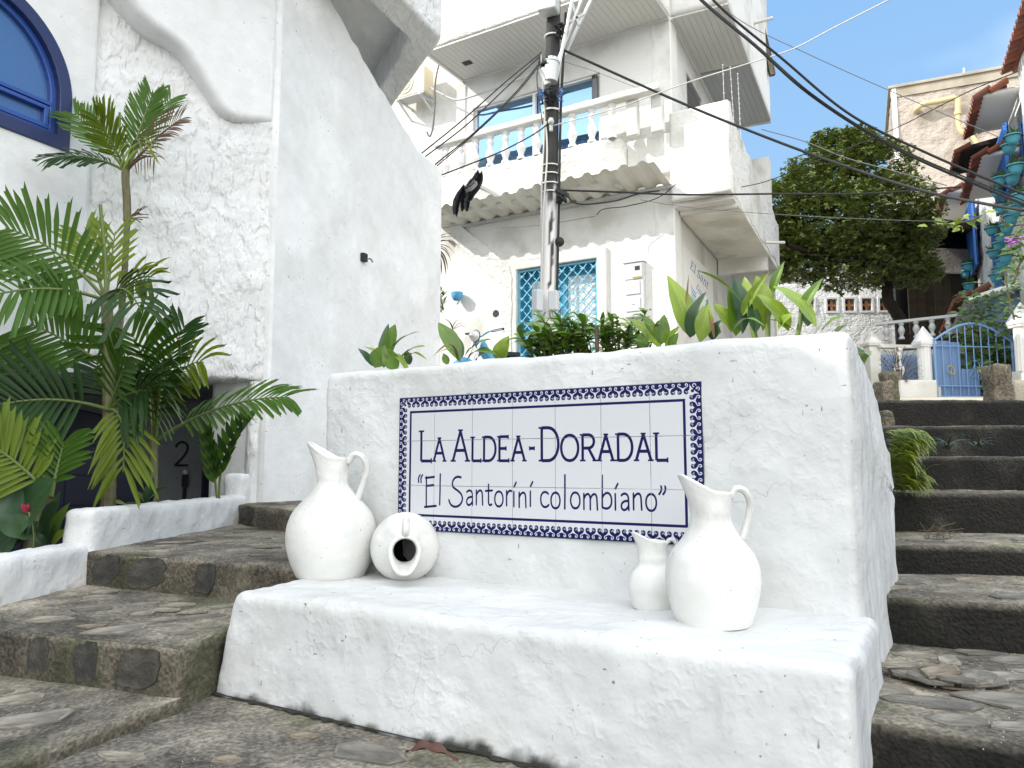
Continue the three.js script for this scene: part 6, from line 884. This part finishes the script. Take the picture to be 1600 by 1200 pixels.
  solo('planter_box', 'plain white planter box below the reddish shrub', 'planter', lump({ a: [6.35, -12.55], b: [6.95, -12.5], c: [6.95, -12.8], d: [6.35, -12.85], y0: 1.9, y1: 2.26, r: 0.02, amp: 0.006, freq: 6, seg: 0.05 }), M.house);
}
// ---------------------------------------------------------------- round-crowned tree
{
  const b = [9.668,4.155,-19], t = thing('tree', 'dense round-crowned evergreen tree between the white house and the blue-shuttered houses', 'tree', b), o = (p) => minus(p, b);
  part(t, 'trunk', ringTrunk([[0.12, -0.9, 0], o([9.745,4.398,-19]), o([9.601,4.724,-19]), o([9.453,4.968,-19]), o([9.442,5.378,-19]), o([9.383,6.12,-19])], 0.17, 0.11, M.bark, 20), M.darkBark);
  const br = [[[1386,430],[1350,360],[1300,330]],[[1384,420],[1420,370],[1450,330]],[[1382,405],[1360,320],[1345,240]],[[1384,415],[1300,400],[1240,380]],[[1392,440],[1430,420],[1460,400]]];
  const at = (q, dz) => { const d = 19 + dz; return o([(q[0] - 800) * d / 1202, 0.87 + (731 - q[1]) * d / 1202, -d]); };
  part(t, 'limb', br.map((l, i) => tube(l.map((q, k) => at(q, (i % 2 ? -0.5 : 0.5) * k)), 0.06, 7, 14)), M.darkBark);
  const blobs = [[1345, 240, 0, 55, 0.9], [1300, 275, -0.2, 62, 0.8], [1385, 260, 0.1, 62, 0.85], [1250, 320, 0, 60, 0.8], [1240, 375, 0.1, 52, 0.75], [1320, 340, -0.6, 80, 0.8], [1400, 330, -0.2, 78, 0.8], [1440, 360, 0, 48, 0.7], [1270, 400, 0, 58, 0.62], [1340, 405, -0.3, 66, 0.5], [1410, 405, 0, 60, 0.55], [1450, 425, 0, 34, 0.5], [1225, 415, 0.1, 34, 0.55], [1320, 215, 0.2, 36, 0.7], [1365, 210, 0.2, 32, 0.7], [1215, 345, 0, 34, 0.7]];
  const one = []; { const r = rand(8); for (let i = 0; i < 7; i++) { const an = i * 0.9 + r(), e = 0.9 * (r() - 0.35); const d = V3(Math.cos(an), e, Math.sin(an)).normalize().multiplyScalar(0.075 + 0.04 * r()), p = V3((r() - 0.5) * 0.06, (r() - 0.5) * 0.06, (r() - 0.5) * 0.06); const ax = d.clone().normalize(), sd = ax.clone().cross(V3(0.1, 1, 0.2)).normalize().multiplyScalar(0.026), m = p.clone().addScaledVector(d, 0.5), e2 = p.clone().add(d).add(V3(0, -0.02, 0)); const g = new THREE.BufferGeometry(); g.setAttribute('position', new THREE.Float32BufferAttribute([...p.toArray(), ...m.clone().add(sd).toArray(), ...e2.toArray(), ...m.clone().sub(sd).toArray()], 3)); g.setIndex([0, 1, 2, 0, 2, 3]); g.computeVertexNormals(); one.push(g); } }
  const clumpGeo = merge(one), N = 17000, im = new THREE.InstancedMesh(clumpGeo, L.tree, N), r = rand(99), mt = new THREE.Matrix4(), col = new THREE.Color(), s0 = 19 / 1202; let k = 0;
  const W = blobs.map((q) => q[3] * q[3]), tot = W.reduce((a, v) => a + v, 0);
  while (k < N) {
    let pick = r() * tot, i = 0; while ((pick -= W[i]) > 0) i++; const [x, y, dz, R, fy] = blobs[i], c = at([x, y], dz), rr = R * s0;
    const u = r() * 2 - 1, an = r() * 6.283, q = Math.sqrt(1 - u * u), rad = rr * Math.pow(r(), 0.22) * (0.93 + 0.22 * r()); const p = V3(c[0] + q * Math.cos(an) * rad, c[1] + u * rad * Math.max(fy, 0.75), c[2] + q * Math.sin(an) * rad);
    if (fbm(p.x * 2.1, p.y * 2.1, p.z * 2.1, 3) < -0.14) continue;
    const sc = 0.62 + 0.6 * r(); mt.compose(p, new THREE.Quaternion().setFromEuler(new THREE.Euler(r() * 1.2 - 0.6, r() * 6.28, r() * 1.2 - 0.6)), V3(sc, sc, sc)); im.setMatrixAt(k, mt); const v = 0.65 + 0.7 * r(), yl = r(); col.setRGB(v * (0.85 + 0.35 * yl), v, v * (0.8 - 0.2 * yl)); im.setColorAt(k, col); k++;
  }
  im.name = 'crown'; im.userData.kind = 'stuff'; im.castShadow = im.receiveShadow = true; t.add(im);
}
// ---------------------------------------------------------------- white wall with small lattice windows, dark shed, beige building
{
  const b = [9.93, 2.12, -23], t = thing('lattice_window_wall', 'white rough-plastered house wall with a row of small brick lattice windows under the tree', 'house wall', b, -0.06); t.scale.setScalar(1.21);
  const s = new THREE.Shape([[-3.4, -0.5], [1.55, -0.5], [1.55, 3.9], [-3.4, 3.9]].map((p) => new THREE.Vector2(...p))); const xs = [-1.0, -0.36, 0.06, 0.48, 0.92].map((v) => v), y0 = [8.027,4.707,-19][1] - 1.9, y1 = [8.041,5.018,-19][1] - 1.9;
  const wx = [[7.472,4.887,-19][0] - 8.2, [8.035,4.887,-19][0] - 8.2, [8.469,4.887,-19][0] - 8.2, [8.887,4.887,-19][0] - 8.2, [9.32,4.887,-19][0] - 8.2];
  for (const x of wx) s.holes.push(new THREE.Path([[x - 0.12, y0], [x + 0.12, y0], [x + 0.12, y1], [x - 0.12, y1]].map((p) => new THREE.Vector2(...p))));
  part(t, 'wall', new THREE.ExtrudeGeometry(s, { depth: 0.25, bevelEnabled: false }).translate(0, 0, -0.25), M.wallRelief); part(t, 'room_back', box(5, 4, 0.1, -0.9, -0.4, -0.5), M.black);
  for (const x of wx) { const w = part(t, 'window', [box(0.06, y1 - y0, 0.06, x, y0, -0.06), box(0.24, 0.06, 0.058, x, (y0 + y1) / 2 - 0.03, -0.06)], M.brick); part(w, 'frame', [box(0.34, 0.05, 0.03, x, y1, 0.005), box(0.34, 0.05, 0.03, x, y0 - 0.05, 0.005), box(0.05, y1 - y0, 0.03, x - 0.145, y0, 0.005), box(0.05, y1 - y0, 0.03, x + 0.145, y0, 0.005)], M.white); }
}
{
  const b = [12.02, 2.2, -21], t = thing('wooden_shed', 'dark shaded shed of grey upright boards under the tiled eave behind the tree', 'shed', b, 0.1), sc = t.scale.setScalar(1.296), r = rand(61);
  for (let i = 0; i < 9; i++) part(t, 'board', box(0.19, 3.0 + 0.1 * r(), 0.03, -0.75 + i * 0.2, 0, 0.02 * r(), 0, 0.006), i === 5 || i === 6 ? M.darkBark : M.shedBoard);
  part(t, 'back', box(2.1, 4.1, 0.1, 0.1, 0, -0.3), M.black); part(t, 'gable', box(1.4, 0.55, 0.06, 0.35, 3.05, 0.05, 0, 0.01), M.beige); part(t, 'post', box(0.18, 3.4, 0.16, 0.98, 0, 0.2, 0, 0.015), M.darkBark); part(t, 'roof', turned(box(2.3, 0.12, 1.6, 0, 0, 0, 0, 0.02), [0.5, 3.95, 0.1], 0, 0.3, -0.12), M.darkBark);
}
{
  const A = [12.404,13.068,-24], b = [A[0], 1.9, A[2]], t = thing('beige_building', 'tall beige plastered building with a yellow drain pipe above the tree', 'building', b, -0.42), H = A[1] - 1.9;
  part(t, 'wall', lump({ a: [0, 0], b: [7, 0], c: [7, -5], d: [0, -5], y0: 0, y1: H, r: 0.02, amp: 0.035, freq: 3, seg: 0.08 }), M.beige);
  part(t, 'coping', [box(7.2, 0.1, 5.3, 3.5, H, -2.55, 0, 0.02), box(7.1, 0.3, 0.02, 3.5, H - 0.3, 0.03)], M.beigeConcrete);
  part(t, 'corner_strip', box(0.14, H, 0.08, 0.06, 0, 0.02, 0, 0.01), M.white);
  const P = (q) => [q[0], q[1] - 1.9, 0.24], v1 = P([0.688,12.191]), v2 = P([0.82,12.273]), v3 = P([1.332,12.3]), v4 = P([1.746,12.324]), v5 = P([1.812,12.226]), v6 = P([1.789,11.766]), v7 = P([1.803,11.343]), v8 = P([1.882,11.161]), v9 = P([2.151,10.945]), v10 = P([2.244,10.721]), v11 = P([2.225,10.021]);
  part(t, 'drain_pipe', [tube([[v1[0], v1[1], -0.02], [v1[0], v1[1], 0.2], v2, v3, v4], 0.085, 12, 40), tube([v4, v5, v6], 0.085, 12, 20), tube([v6, v7, v8, v9, v10, v11], 0.07, 12, 40), rod([v6[0], v6[1] + 0.1, 0.24], [v6[0], v6[1], 0.24], 0.1, 0.1, 14)], M.pipeYellow);
  part(t, 'antenna_mast', rod([2.2, H, -1], [2.2, H + 0.75, -1], 0.035), M.greyPaint);
}
// ---------------------------------------------------------------- houses along the right of the lane
{
  const t = thing('lane_house', 'white house with blue lattices and small tiled eaves along the right of the lane', 'house', [9.31, 1.5, -13.3], Math.atan2(0.9012, 0.4335));   // local x runs away along the lane, the lane lies on -z
  part(t, 'wall', lump({ a: [-4, 0.6], b: [0.75, 0.6], c: [0.75, 0], d: [-4, 0], y0: -0.6, y1: 6.9, r: 0.04, amp: 0.03, freq: 3, seg: 0.09 }), M.houseRough);
  part(t, 'wall', lump({ a: [0.7, 0.66], b: [6, 0.66], c: [6, 0.06], d: [0.7, 0.06], y0: -0.6, y1: 6.56, r: 0.04, amp: 0.03, freq: 3, seg: 0.09 }), M.houseRough);
  part(t, 'wall', lump({ a: [5.95, 0.5], b: [12.5, 0.5], c: [12.5, -0.04], d: [5.95, -0.04], y0: -0.6, y1: 7.4, r: 0.04, amp: 0.03, freq: 3, seg: 0.12 }), M.houseRough);
  part(t, 'pilaster', lump({ a: [1.75, 0.1], b: [2.7, 0.1], c: [2.7, -0.18], d: [1.75, -0.18], y0: -0.6, y1: 4.3, r: 0.09, amp: 0.05, freq: 2.5, seg: 0.07 }), M.houseRough);
  part(t, 'pilaster', lump({ a: [-2.2, 0.1], b: [0.3, 0.1], c: [0.3, -0.3], d: [-2.2, -0.3], y0: -0.6, y1: 3.3, r: 0.14, amp: 0.05, freq: 2.2, seg: 0.08 }), M.houseRough);
  const tileGeo = (() => { const g = new THREE.CylinderGeometry(0.1, 0.085, 0.34, 12, 1, true, 0, PI), h = new THREE.CylinderGeometry(0.085, 0.07, 0.34, 12, 1, true, 0, PI); return merge([g, h]); })();
  const tileMats = [[0.23, 0.075, 0.045], [0.28, 0.095, 0.055], [0.17, 0.06, 0.04], [0.2, 0.085, 0.06]].map((c) => std({ color: lin(...c), roughness: 0.9, side: THREE.DoubleSide }));
  const r = rand(71);
  const eave = (s0, s1, y, out, rows = 2, drop = 0.18) => {
    const e = part(t, 'eave', lump({ a: [s0, 0.05], b: [s1, 0.05], c: [s1, -out], d: [s0, -out], y0: y, y1: y + 0.1, r: 0.02, amp: 0.004, freq: 4, seg: 0.1 }), M.white);
    const n = Math.round((s1 - s0 + 0.1) / 0.2);
    for (let j = 0; j < rows; j++) for (let i = 0; i <= n; i++) { const m = part(e, 'roof_tile', tileGeo, tileMats[Math.floor(r() * 4)]); m.position.set(s0 - 0.05 + i * (s1 - s0 + 0.1) / n, y + 0.12 + j * 0.09 - drop * 0.25, -out - 0.06 + j * 0.28 + 0.02 * r()); m.rotation.set(PI / 2 - 0.5, 0, 0.03 * (r() - 0.5)); m.rotateY(PI / 2 * 0 - PI / 2); }
    return e;
  };
  eave(0.85, 2.75, 6.5, 0.56); eave(1.3, 4.1, 5.45, 0.6); eave(8.0, 11.2, 6.9, 0.7);
  { const e = part(t, 'side_roof', turned(box(1.5, 0.1, 0.7, 0, 0, 0, 0, 0.02), [3.0, 6.02, -0.5], 0, -0.15, 0), M.darkBark); for (let i = 0; i < 7; i++) { const m = part(e, 'roof_tile', tileGeo, tileMats[i % 4]); m.position.set(2.3 + i * 0.22, 6.08, -0.84); m.rotation.set(PI / 2 - 0.4, 0, 0); m.rotateY(-PI / 2); } }
  { const c = part(t, 'wall_coping', lump({ a: [-4, 0.66], b: [0.9, 0.66], c: [0.9, -0.06], d: [-4, -0.06], y0: 6.88, y1: 6.94, r: 0.02, amp: 0.004, freq: 4, seg: 0.2 }), M.terracotta); for (let i = 0; i < 20; i++) { const m = part(c, 'roof_tile', tileGeo, tileMats[i % 4]); m.position.set(-3.4 + i * 0.22, 6.97, -0.1); m.rotation.set(PI / 2 - 0.3, 0, 0); m.rotateY(-PI / 2); } }
  const lattice = (s0, s1, y0, y1, out, mat) => {
    const w = part(t, 'lattice', [box(s1 - s0, 0.06, 0.05, (s0 + s1) / 2, y0, -out), box(s1 - s0, 0.06, 0.05, (s0 + s1) / 2, y1 - 0.06, -out), box(0.06, y1 - y0, 0.05, s0 + 0.03, y0, -out - 0.003), box(0.06, y1 - y0, 0.05, s1 - 0.03, y0, -out - 0.003)], mat), list = [];
    const st = 0.11, W = s1 - s0, H = y1 - y0; for (const sg of [1, -1]) for (let k = -H; k < W; k += st) { const xa = Math.max(0, k), xb = Math.min(W, k + H); if (xb - xa < 0.05) continue; const f = (x) => sg > 0 ? y0 + (x - k) : y1 - (x - k); list.push(beam([s0 + xa, f(xa), -out + sg * 0.008], [s0 + xb, f(xb), -out + sg * 0.008], 0.018, 0.035)); }
    part(w, 'slats', list, mat, null, 'stuff'); part(w, 'backing', box(W - 0.04, H - 0.04, 0.012, (s0 + s1) / 2, y0 + 0.02, -out + 0.05), M.latticeShade);
  };
  lattice(0.95, 2.7, 4.6, 5.95, 0.22, M.shutter); lattice(2.75, 3.7, 2.9, 4.5, 0.22, M.shutter); lattice(7.1, 9.4, 4.6, 6.5, 0.2, M.shutter);
  const wn = part(t, 'window', box(0.7, 1.2, 0.1, 0.25, 4.7, -0.02), M.darkGlass); part(wn, 'frame', [box(0.8, 0.06, 0.14, 0.25, 5.9, -0.03), box(0.06, 1.2, 0.14, -0.12, 4.7, -0.03)], M.white);
  { const e = part(t, 'porch_roof', turned(lump({ a: [0.2, 0.2], b: [4.0, 0.2], c: [4.0, -1.15], d: [0.2, -1.15], y0: 0, y1: 0.12, r: 0.02, amp: 0.006, freq: 4, seg: 0.12 }), [0, 2.62, 0], 0, -0.25, 0), M.white); const m0 = rand(5); for (let j = 0; j < 2; j++) for (let i = 0; i < 18; i++) { const m = part(e, 'roof_tile', tileGeo, tileMats[Math.floor(m0() * 4)]); m.position.set(0.25 + i * 0.22, 2.5 + j * 0.12, -1.2 + j * 0.3); m.rotation.set(PI / 2 - 0.5, 0, 0); m.rotateY(-PI / 2); } part(t, 'porch_wall', box(0.2, 3.2, 0.9, 0.6, -0.6, -0.45, 0, 0.03), M.blueWash); part(t, 'porch_door', box(1.0, 2.4, 0.06, 2.2, -0.5, -0.22), M.gateBlue); }
  part(t, 'wall_bracket', [beam([3.4, 5.95, 0.0], [3.2, 5.9, -1.0], 0.06, 0.08), beam([3.4, 5.75, 0], [3.2, 5.88, -0.9], 0.04, 0.04)], M.black);
  const toWorld = (v) => V3(v).applyAxisAngle(V3(0, 1, 0), Math.atan2(0.9012, 0.4335)).add(V3(9.31, 1.5, -13.3)).toArray();
  // turquoise pots on wall arms
  const pots = [[-0.73, 4.95], [-0.28, 4.95], [-0.81, 4.39], [-0.4, 4.35], [1.01, 4.79], [1.35, 4.67], [-0.92, 3.83], [1.13, 4.27], [-0.46, 3.77], [-0.01, 3.74], [0.56, 3.72], [2.56, 4.24], [1.18, 3.71], [1.64, 3.67], [2.5, 3.73], [0.96, 3.25], [1.4, 3.25], [1.86, 3.22], [2.45, 3.21], [7.42, 4.59], [8.39, 4.61], [7.49, 4.07], [8.47, 4.05]];
  const sp = (i) => ['first', 'second', 'third', 'fourth', 'fifth', 'sixth', 'seventh'][i];
  const rows = [[0, 1, 'pair highest on the near wall', 0], [2, 2, 'pair just below the highest pots', 0]];
  const names = ['topmost turquoise pot, nearest the right photo edge', 'turquoise pot just left of the topmost one beside the upper lattice', 'turquoise pot in the second pair from the top, on the right', 'turquoise pot in the second pair from the top, on the left', 'turquoise pot with a dark plant left of the upper lattice foot', 'turquoise pot below the one at the upper lattice foot', 'turquoise pot at the right photo edge just above the bougainvillea', 'turquoise pot at the top of the lower lattice', 'turquoise pot right of the lower lattice, highest of its slanting row', 'turquoise pot second from the top of the slanting row right of the lower lattice', 'turquoise pot third from the top of the slanting row', 'lone turquoise pot on the white pilaster, upper one', 'turquoise pot fourth from the top of the slanting row', 'turquoise pot fifth from the top of the slanting row', 'turquoise pot on the white pilaster below the lone upper one', 'turquoise pot with foliage at the top of the lowest slanting row', 'turquoise pot second in the lowest slanting row', 'turquoise pot third in the lowest slanting row', 'turquoise pot at the foot of the lowest slanting row', 'upper right turquoise pot of the four under the far blue shutter', 'upper left turquoise pot of the four under the far blue shutter', 'lower right turquoise pot of the four under the far blue shutter', 'lower left turquoise pot of the four under the far blue shutter'];
  const pg = bowlPot(0.125, 0.17), ring = new THREE.TorusGeometry(0.13, 0.008, 6, 20).rotateX(PI / 2).translate(0, 0.14, 0), arm = rod([0, 0.14, 0.12], [0.0, 0.14, 0.4], 0.01), r3 = rand(81);
  const proto = thing('hanging_pot', '', 'flower pot', [0, 0, 0], Math.atan2(0.9012, 0.4335), 'turquoise pots on arms along the lane house'); part(proto, 'pot', pg, M.turquoise); part(proto, 'ring', ring, M.black); part(proto, 'arm', arm, M.black); part(proto, 'soil', new THREE.CylinderGeometry(0.11, 0.11, 0.01, 14).translate(0, 0.145, 0), M.soil);
  pots.forEach(([s, y], i) => { const p = i ? copy(proto, names[i]) : tag(proto, names[0]); const far = i > 18 ? 1.2 : 1; p.scale.setScalar(far); p.position.set(...toWorld([s, y - 0.07, -0.36]));
    if ([0, 2, 4, 5, 6, 11, 14, 15, 19, 21, 22, 12].includes(i)) { const lf = []; for (let k = 0; k < 34; k++) { const an = r3() * 6.28, e = r3(); lf.push(leaf([0.06 * Math.cos(an), 0.14, 0.06 * Math.sin(an)], [(0.06 + 0.12 * r3()) * Math.cos(an), 0.16 + 0.16 * e, (0.06 + 0.12 * r3()) * Math.sin(an)], 0.04, [0, 1, 0.3], { wave: 0 })); } part(p, 'plant', lf, L.bush); } });
  // vines
  const vine = (name, label, pts, n, s, mat, seed, spread, fl) => { const base = [pts[0][0], pts[0][1], pts[0][2]], q = thing(name, label, 'vine', base), rr = rand(seed), cv = new THREE.CatmullRomCurve3(pts.map((p) => V3(minus(p, base)))), lf = [], fw = []; part(q, 'stem', new THREE.TubeGeometry(cv, 30, 0.012, 5), L.twig); for (let i = 0; i < n; i++) { const p = cv.getPoint(0.03 + 0.97 * rr()).add(V3((rr() - 0.5) * spread, (rr() - 0.5) * spread, (rr() - 0.5) * spread)), an = rr() * 6.28, d = V3(Math.cos(an), rr() - 0.7, Math.sin(an)).normalize().multiplyScalar(s * (0.6 + 0.7 * rr())); (fl && rr() < fl ? fw : lf).push(leaf(p.toArray(), p.clone().add(d).toArray(), s * 0.55, [0, 0.6, 1], { wave: 0.05 })); } part(q, 'leaves', lf, mat, null, 'stuff'); if (fw.length) part(q, 'flowers', fw, M.magenta, null, 'stuff'); };
  vine('bougainvillea', 'bougainvillea with purple flowers hanging in from the right photo edge', [[6.715,4.078,-9.5], [6.5,3.911,-9.5], [6.365,3.727,-9.5], [6.277,3.619,-9.5]], 60, 0.11, L.bush, 91, 0.28, 0.0);
  vine('bougainvillea_flower', 'purple bougainvillea bloom among the pots', [[6.271,3.667,-9.3], [6.206,3.651,-9.3], [6.165,3.618,-9.3]], 22, 0.06, M.magenta, 93, 0.1, 0);
  vine('bougainvillea_shoot', 'drooping leafy shoots at the right photo edge below the bloom', [[6.558,3.578,-9.5], [6.398,3.371,-9.5], [6.327,3.165,-9.5]], 36, 0.11, L.bush, 94, 0.2, 0);
  vine('leafy_branch', 'thin branch with bright green leaves reaching in front of the shed', [[7.021,4.585,-11], [6.729,4.439,-11], [6.397,4.391,-11], [6.17,4.372,-11]], 24, 0.15, L.broadLight, 95, 0.18, 0);
  vine('climbing_vine', 'dark climbing vine on the porch behind the gate', [[8.351,2.278,-13.4], [8.268,2.731,-13.4], [8.164,3.283,-13.3], [8.384,3.739,-13.3]], 520, 0.13, L.bush, 96, 0.75, 0);
  vine('climbing_vine', 'dark shrub filling the space behind the right half of the gate', [[8.91,2.119,-13.5], [8.711,2.516,-13.5], [8.568,2.916,-13.5], [8.7,3.204,-13.5]], 480, 0.13, L.bush, 97, 0.7, 0);
  vine('climbing_vine', 'sparse vine climbing beside the slanting row of pots', [[7.287,2.96,-11], [7.241,3.243,-11], [7.205,3.528,-11], [7.196,3.67,-11]], 70, 0.08, L.bush, 98, 0.22, 0);
}
// pots on the side balcony of the house behind the sign
for (const [p, l, m] of [[[0.3, 5.5 - 0.18, -2.55 + 0.0], 'turquoise pot at the top of the raked parapet of the white house', 0], [[0, 0, 0], 'greenish pot in the middle of the raked parapet of the white house', 1], [[0, 0, 0], 'lowest pot with a reddish plant on the raked parapet of the white house', 1]].map((v, i) => [[[4.282,6.368,-14], [4.771,6.192,-14.9], [5.199,5.978,-15.7]][i], v[1], v[2]])) {
  const t = thing('parapet_pot', l, 'flower pot', p, 0, 'pots hung along the raked parapet'); part(t, 'pot', bowlPot(0.1, 0.2), m ? M.potGreen : M.turquoise); part(t, 'hook', rod([0, 0.18, 0], [-0.16, 0.2, 0.02], 0.008), M.black); const r = rand(p[0] * 100), lf = []; for (let k = 0; k < 22; k++) { const an = r() * 6.28; lf.push(leaf([0.05 * Math.cos(an), 0.19, 0.05 * Math.sin(an)], [0.12 * Math.cos(an), 0.22 + 0.09 * r(), 0.12 * Math.sin(an)], 0.025, [0, 1, 0.3], { wave: 0 })); } part(t, 'plant', lf, m ? L.redLeaf : L.bush); }
solo('eave_pipe', 'short pale pipe stub across the top corner of the white house', 'pipe', rod([4.52,9.289,-14], [5.018,9.432,-14], 0.035), M.cableWhite);
solo('roof_gutter', 'weathered gutter board hanging at the far upper corner of the white house', 'gutter', beam([5.281,10.32,-15.5], [5.509,9.06,-15.5], 0.1, 0.12, 0.01), M.postConcrete);
solo('wall_rod', 'pale rod sticking out of the house corner towards the tree', 'rod', rod([4.729,4.995,-14], [5.087,4.995,-14], 0.03), M.cableWhite);
// ---------------------------------------------------------------- small things on the stair and the paving
{
  const b = [2.17,0.803,-4.35], t = thing('moss_fern', 'bright green hanging fern moss in the corner between stair and sign wall', 'fern', b), r = rand(17), o = (p) => minus(p, b), lf = [];
  for (let i = 0; i < 1100; i++) { const k = r(), py = mix(675, 762, k), px = 1394 + r() * (k < 0.5 ? 34 : 26) * (0.5 + 0.5 * Math.sin(k * 9)), p = o([(px - 800) * 4.4 / 1202, 0.87 + (730 - py) * 4.4 / 1202, -4.4 + (r() - 0.5) * 0.25]), an = -0.6 + 1.2 * r(); lf.push(leaf(p, [p[0] + 0.06 * (0.5 + r()) * Math.cos(an), p[1] - 0.03 - 0.05 * r(), p[2] + 0.05 * (r() + 0.2)], 0.012, [0, 1, 0.4], { wave: 0, bend: 0.2 })); }
  part(t, 'fronds', lf, L.moss, null, 'stuff');
  const tuft = (label, base, n, l, s, mat, up = 1) => { const q = thing('grass_tuft', label, 'weed', base), rr = rand(s), g = []; for (let i = 0; i < n; i++) { const an = rr() * 6.28, e = l * (0.5 + rr()); g.push(leaf([0.03 * (rr() - 0.5), 0, 0.03 * (rr() - 0.5)], [e * Math.cos(an), e * 0.6 * up * rr() + 0.02, e * Math.sin(an)], 0.01, [0, 1, 0.3], { wave: 0, bend: 0.25 })); } part(q, 'blades', g, mat); };
  tuft('thin wiry grass tuft below the fern moss', [2.297,0.761,-4.35], 16, 0.1, 3, L.moss, 1.4); tuft('small feathery weed growing on the upper stair step', [2.706,0.958,-4.8], 26, 0.11, 4, L.weed, 0.8); tuft('second small weed further right on the upper stair step', [2.897,0.966,-4.8], 20, 0.09, 5, L.weed, 0.8);
  solo('dry_twigs', 'tangle of dry twigs lying on a dark stair tread', 'twigs', Array.from({ length: 14 }, () => { const x = 1430 + 50 * r(), p = [(x - 800) * 3.95 / 1202, 0.5, -3.98 + 0.1 * (r() - 0.5)]; return tube([p, [p[0] + 0.05 * (r() - 0.3), 0.51 + 0.05 * r(), p[2] + 0.02], [p[0] + 0.16 * (r() - 0.3), 0.505 + 0.08 * r(), p[2] + 0.06 * (r() - 0.5)]], 0.0014, 4, 6); }), L.brown);
  { const p = [-0.24,0.012,-2.359], q = thing('dry_leaf', 'curled reddish brown dry leaf on the paving in front of the bench', 'leaf', p); part(q, 'blade', leaf([-0.075, 0.012, -0.02], [0.085, 0.006, 0.03], 0.055, [0.1, 1, 0.3], { fold: 0.6, bend: 0.12, wave: 0.12 }), L.deadLeaf); }
  { const p = [1.232,0.182,-2.563], q = thing('slate_chips', 'small heap of loose slate chips beside the sign wall on the first stair', 'stones', p); for (let i = 0; i < 9; i++) { const m = part(q, 'flagstone', flags[i % 8], slateMats[i % 5]); m.position.set(0.02 + 0.22 * r(), 0.006 + 0.008 * (i % 4), (r() - 0.5) * 0.2); m.scale.set(0.05 + 0.06 * r(), 0.012, 0.03 + 0.02 * r()); m.rotation.set((r() - 0.5) * 0.3, r() * 2 - 1, (r() - 0.5) * 0.2); } }
  const grit = []; for (let i = 0; i < 240; i++) { const s = r(), x = mix(-1.2, 0.1, s) + 0.5 * (r() - 0.5), z = mix(-2.85, -1.75, s) + 0.4 * r(); const g = new THREE.TetrahedronGeometry(0.0015 + 0.0035 * r() * r()); grit.push(g.rotateX(r() * 6).rotateY(r() * 6).translate(x, 0.008, z)); }
  for (let i = 0; i < 160; i++) { const g = new THREE.TetrahedronGeometry(0.0015 + 0.004 * r() * r()); grit.push(g.rotateX(r() * 6).rotateY(r() * 6).translate(1.1 + 0.9 * r(), 0.19, -1.9 - r() * 1.0)); }
  solo('grit', 'scattered pale grit and chips on the paving and stair treads', 'grit', grit, std({ color: lin(0.36, 0.34, 0.31) }), null, 'stuff');
}

renderer.render(scene, camera);
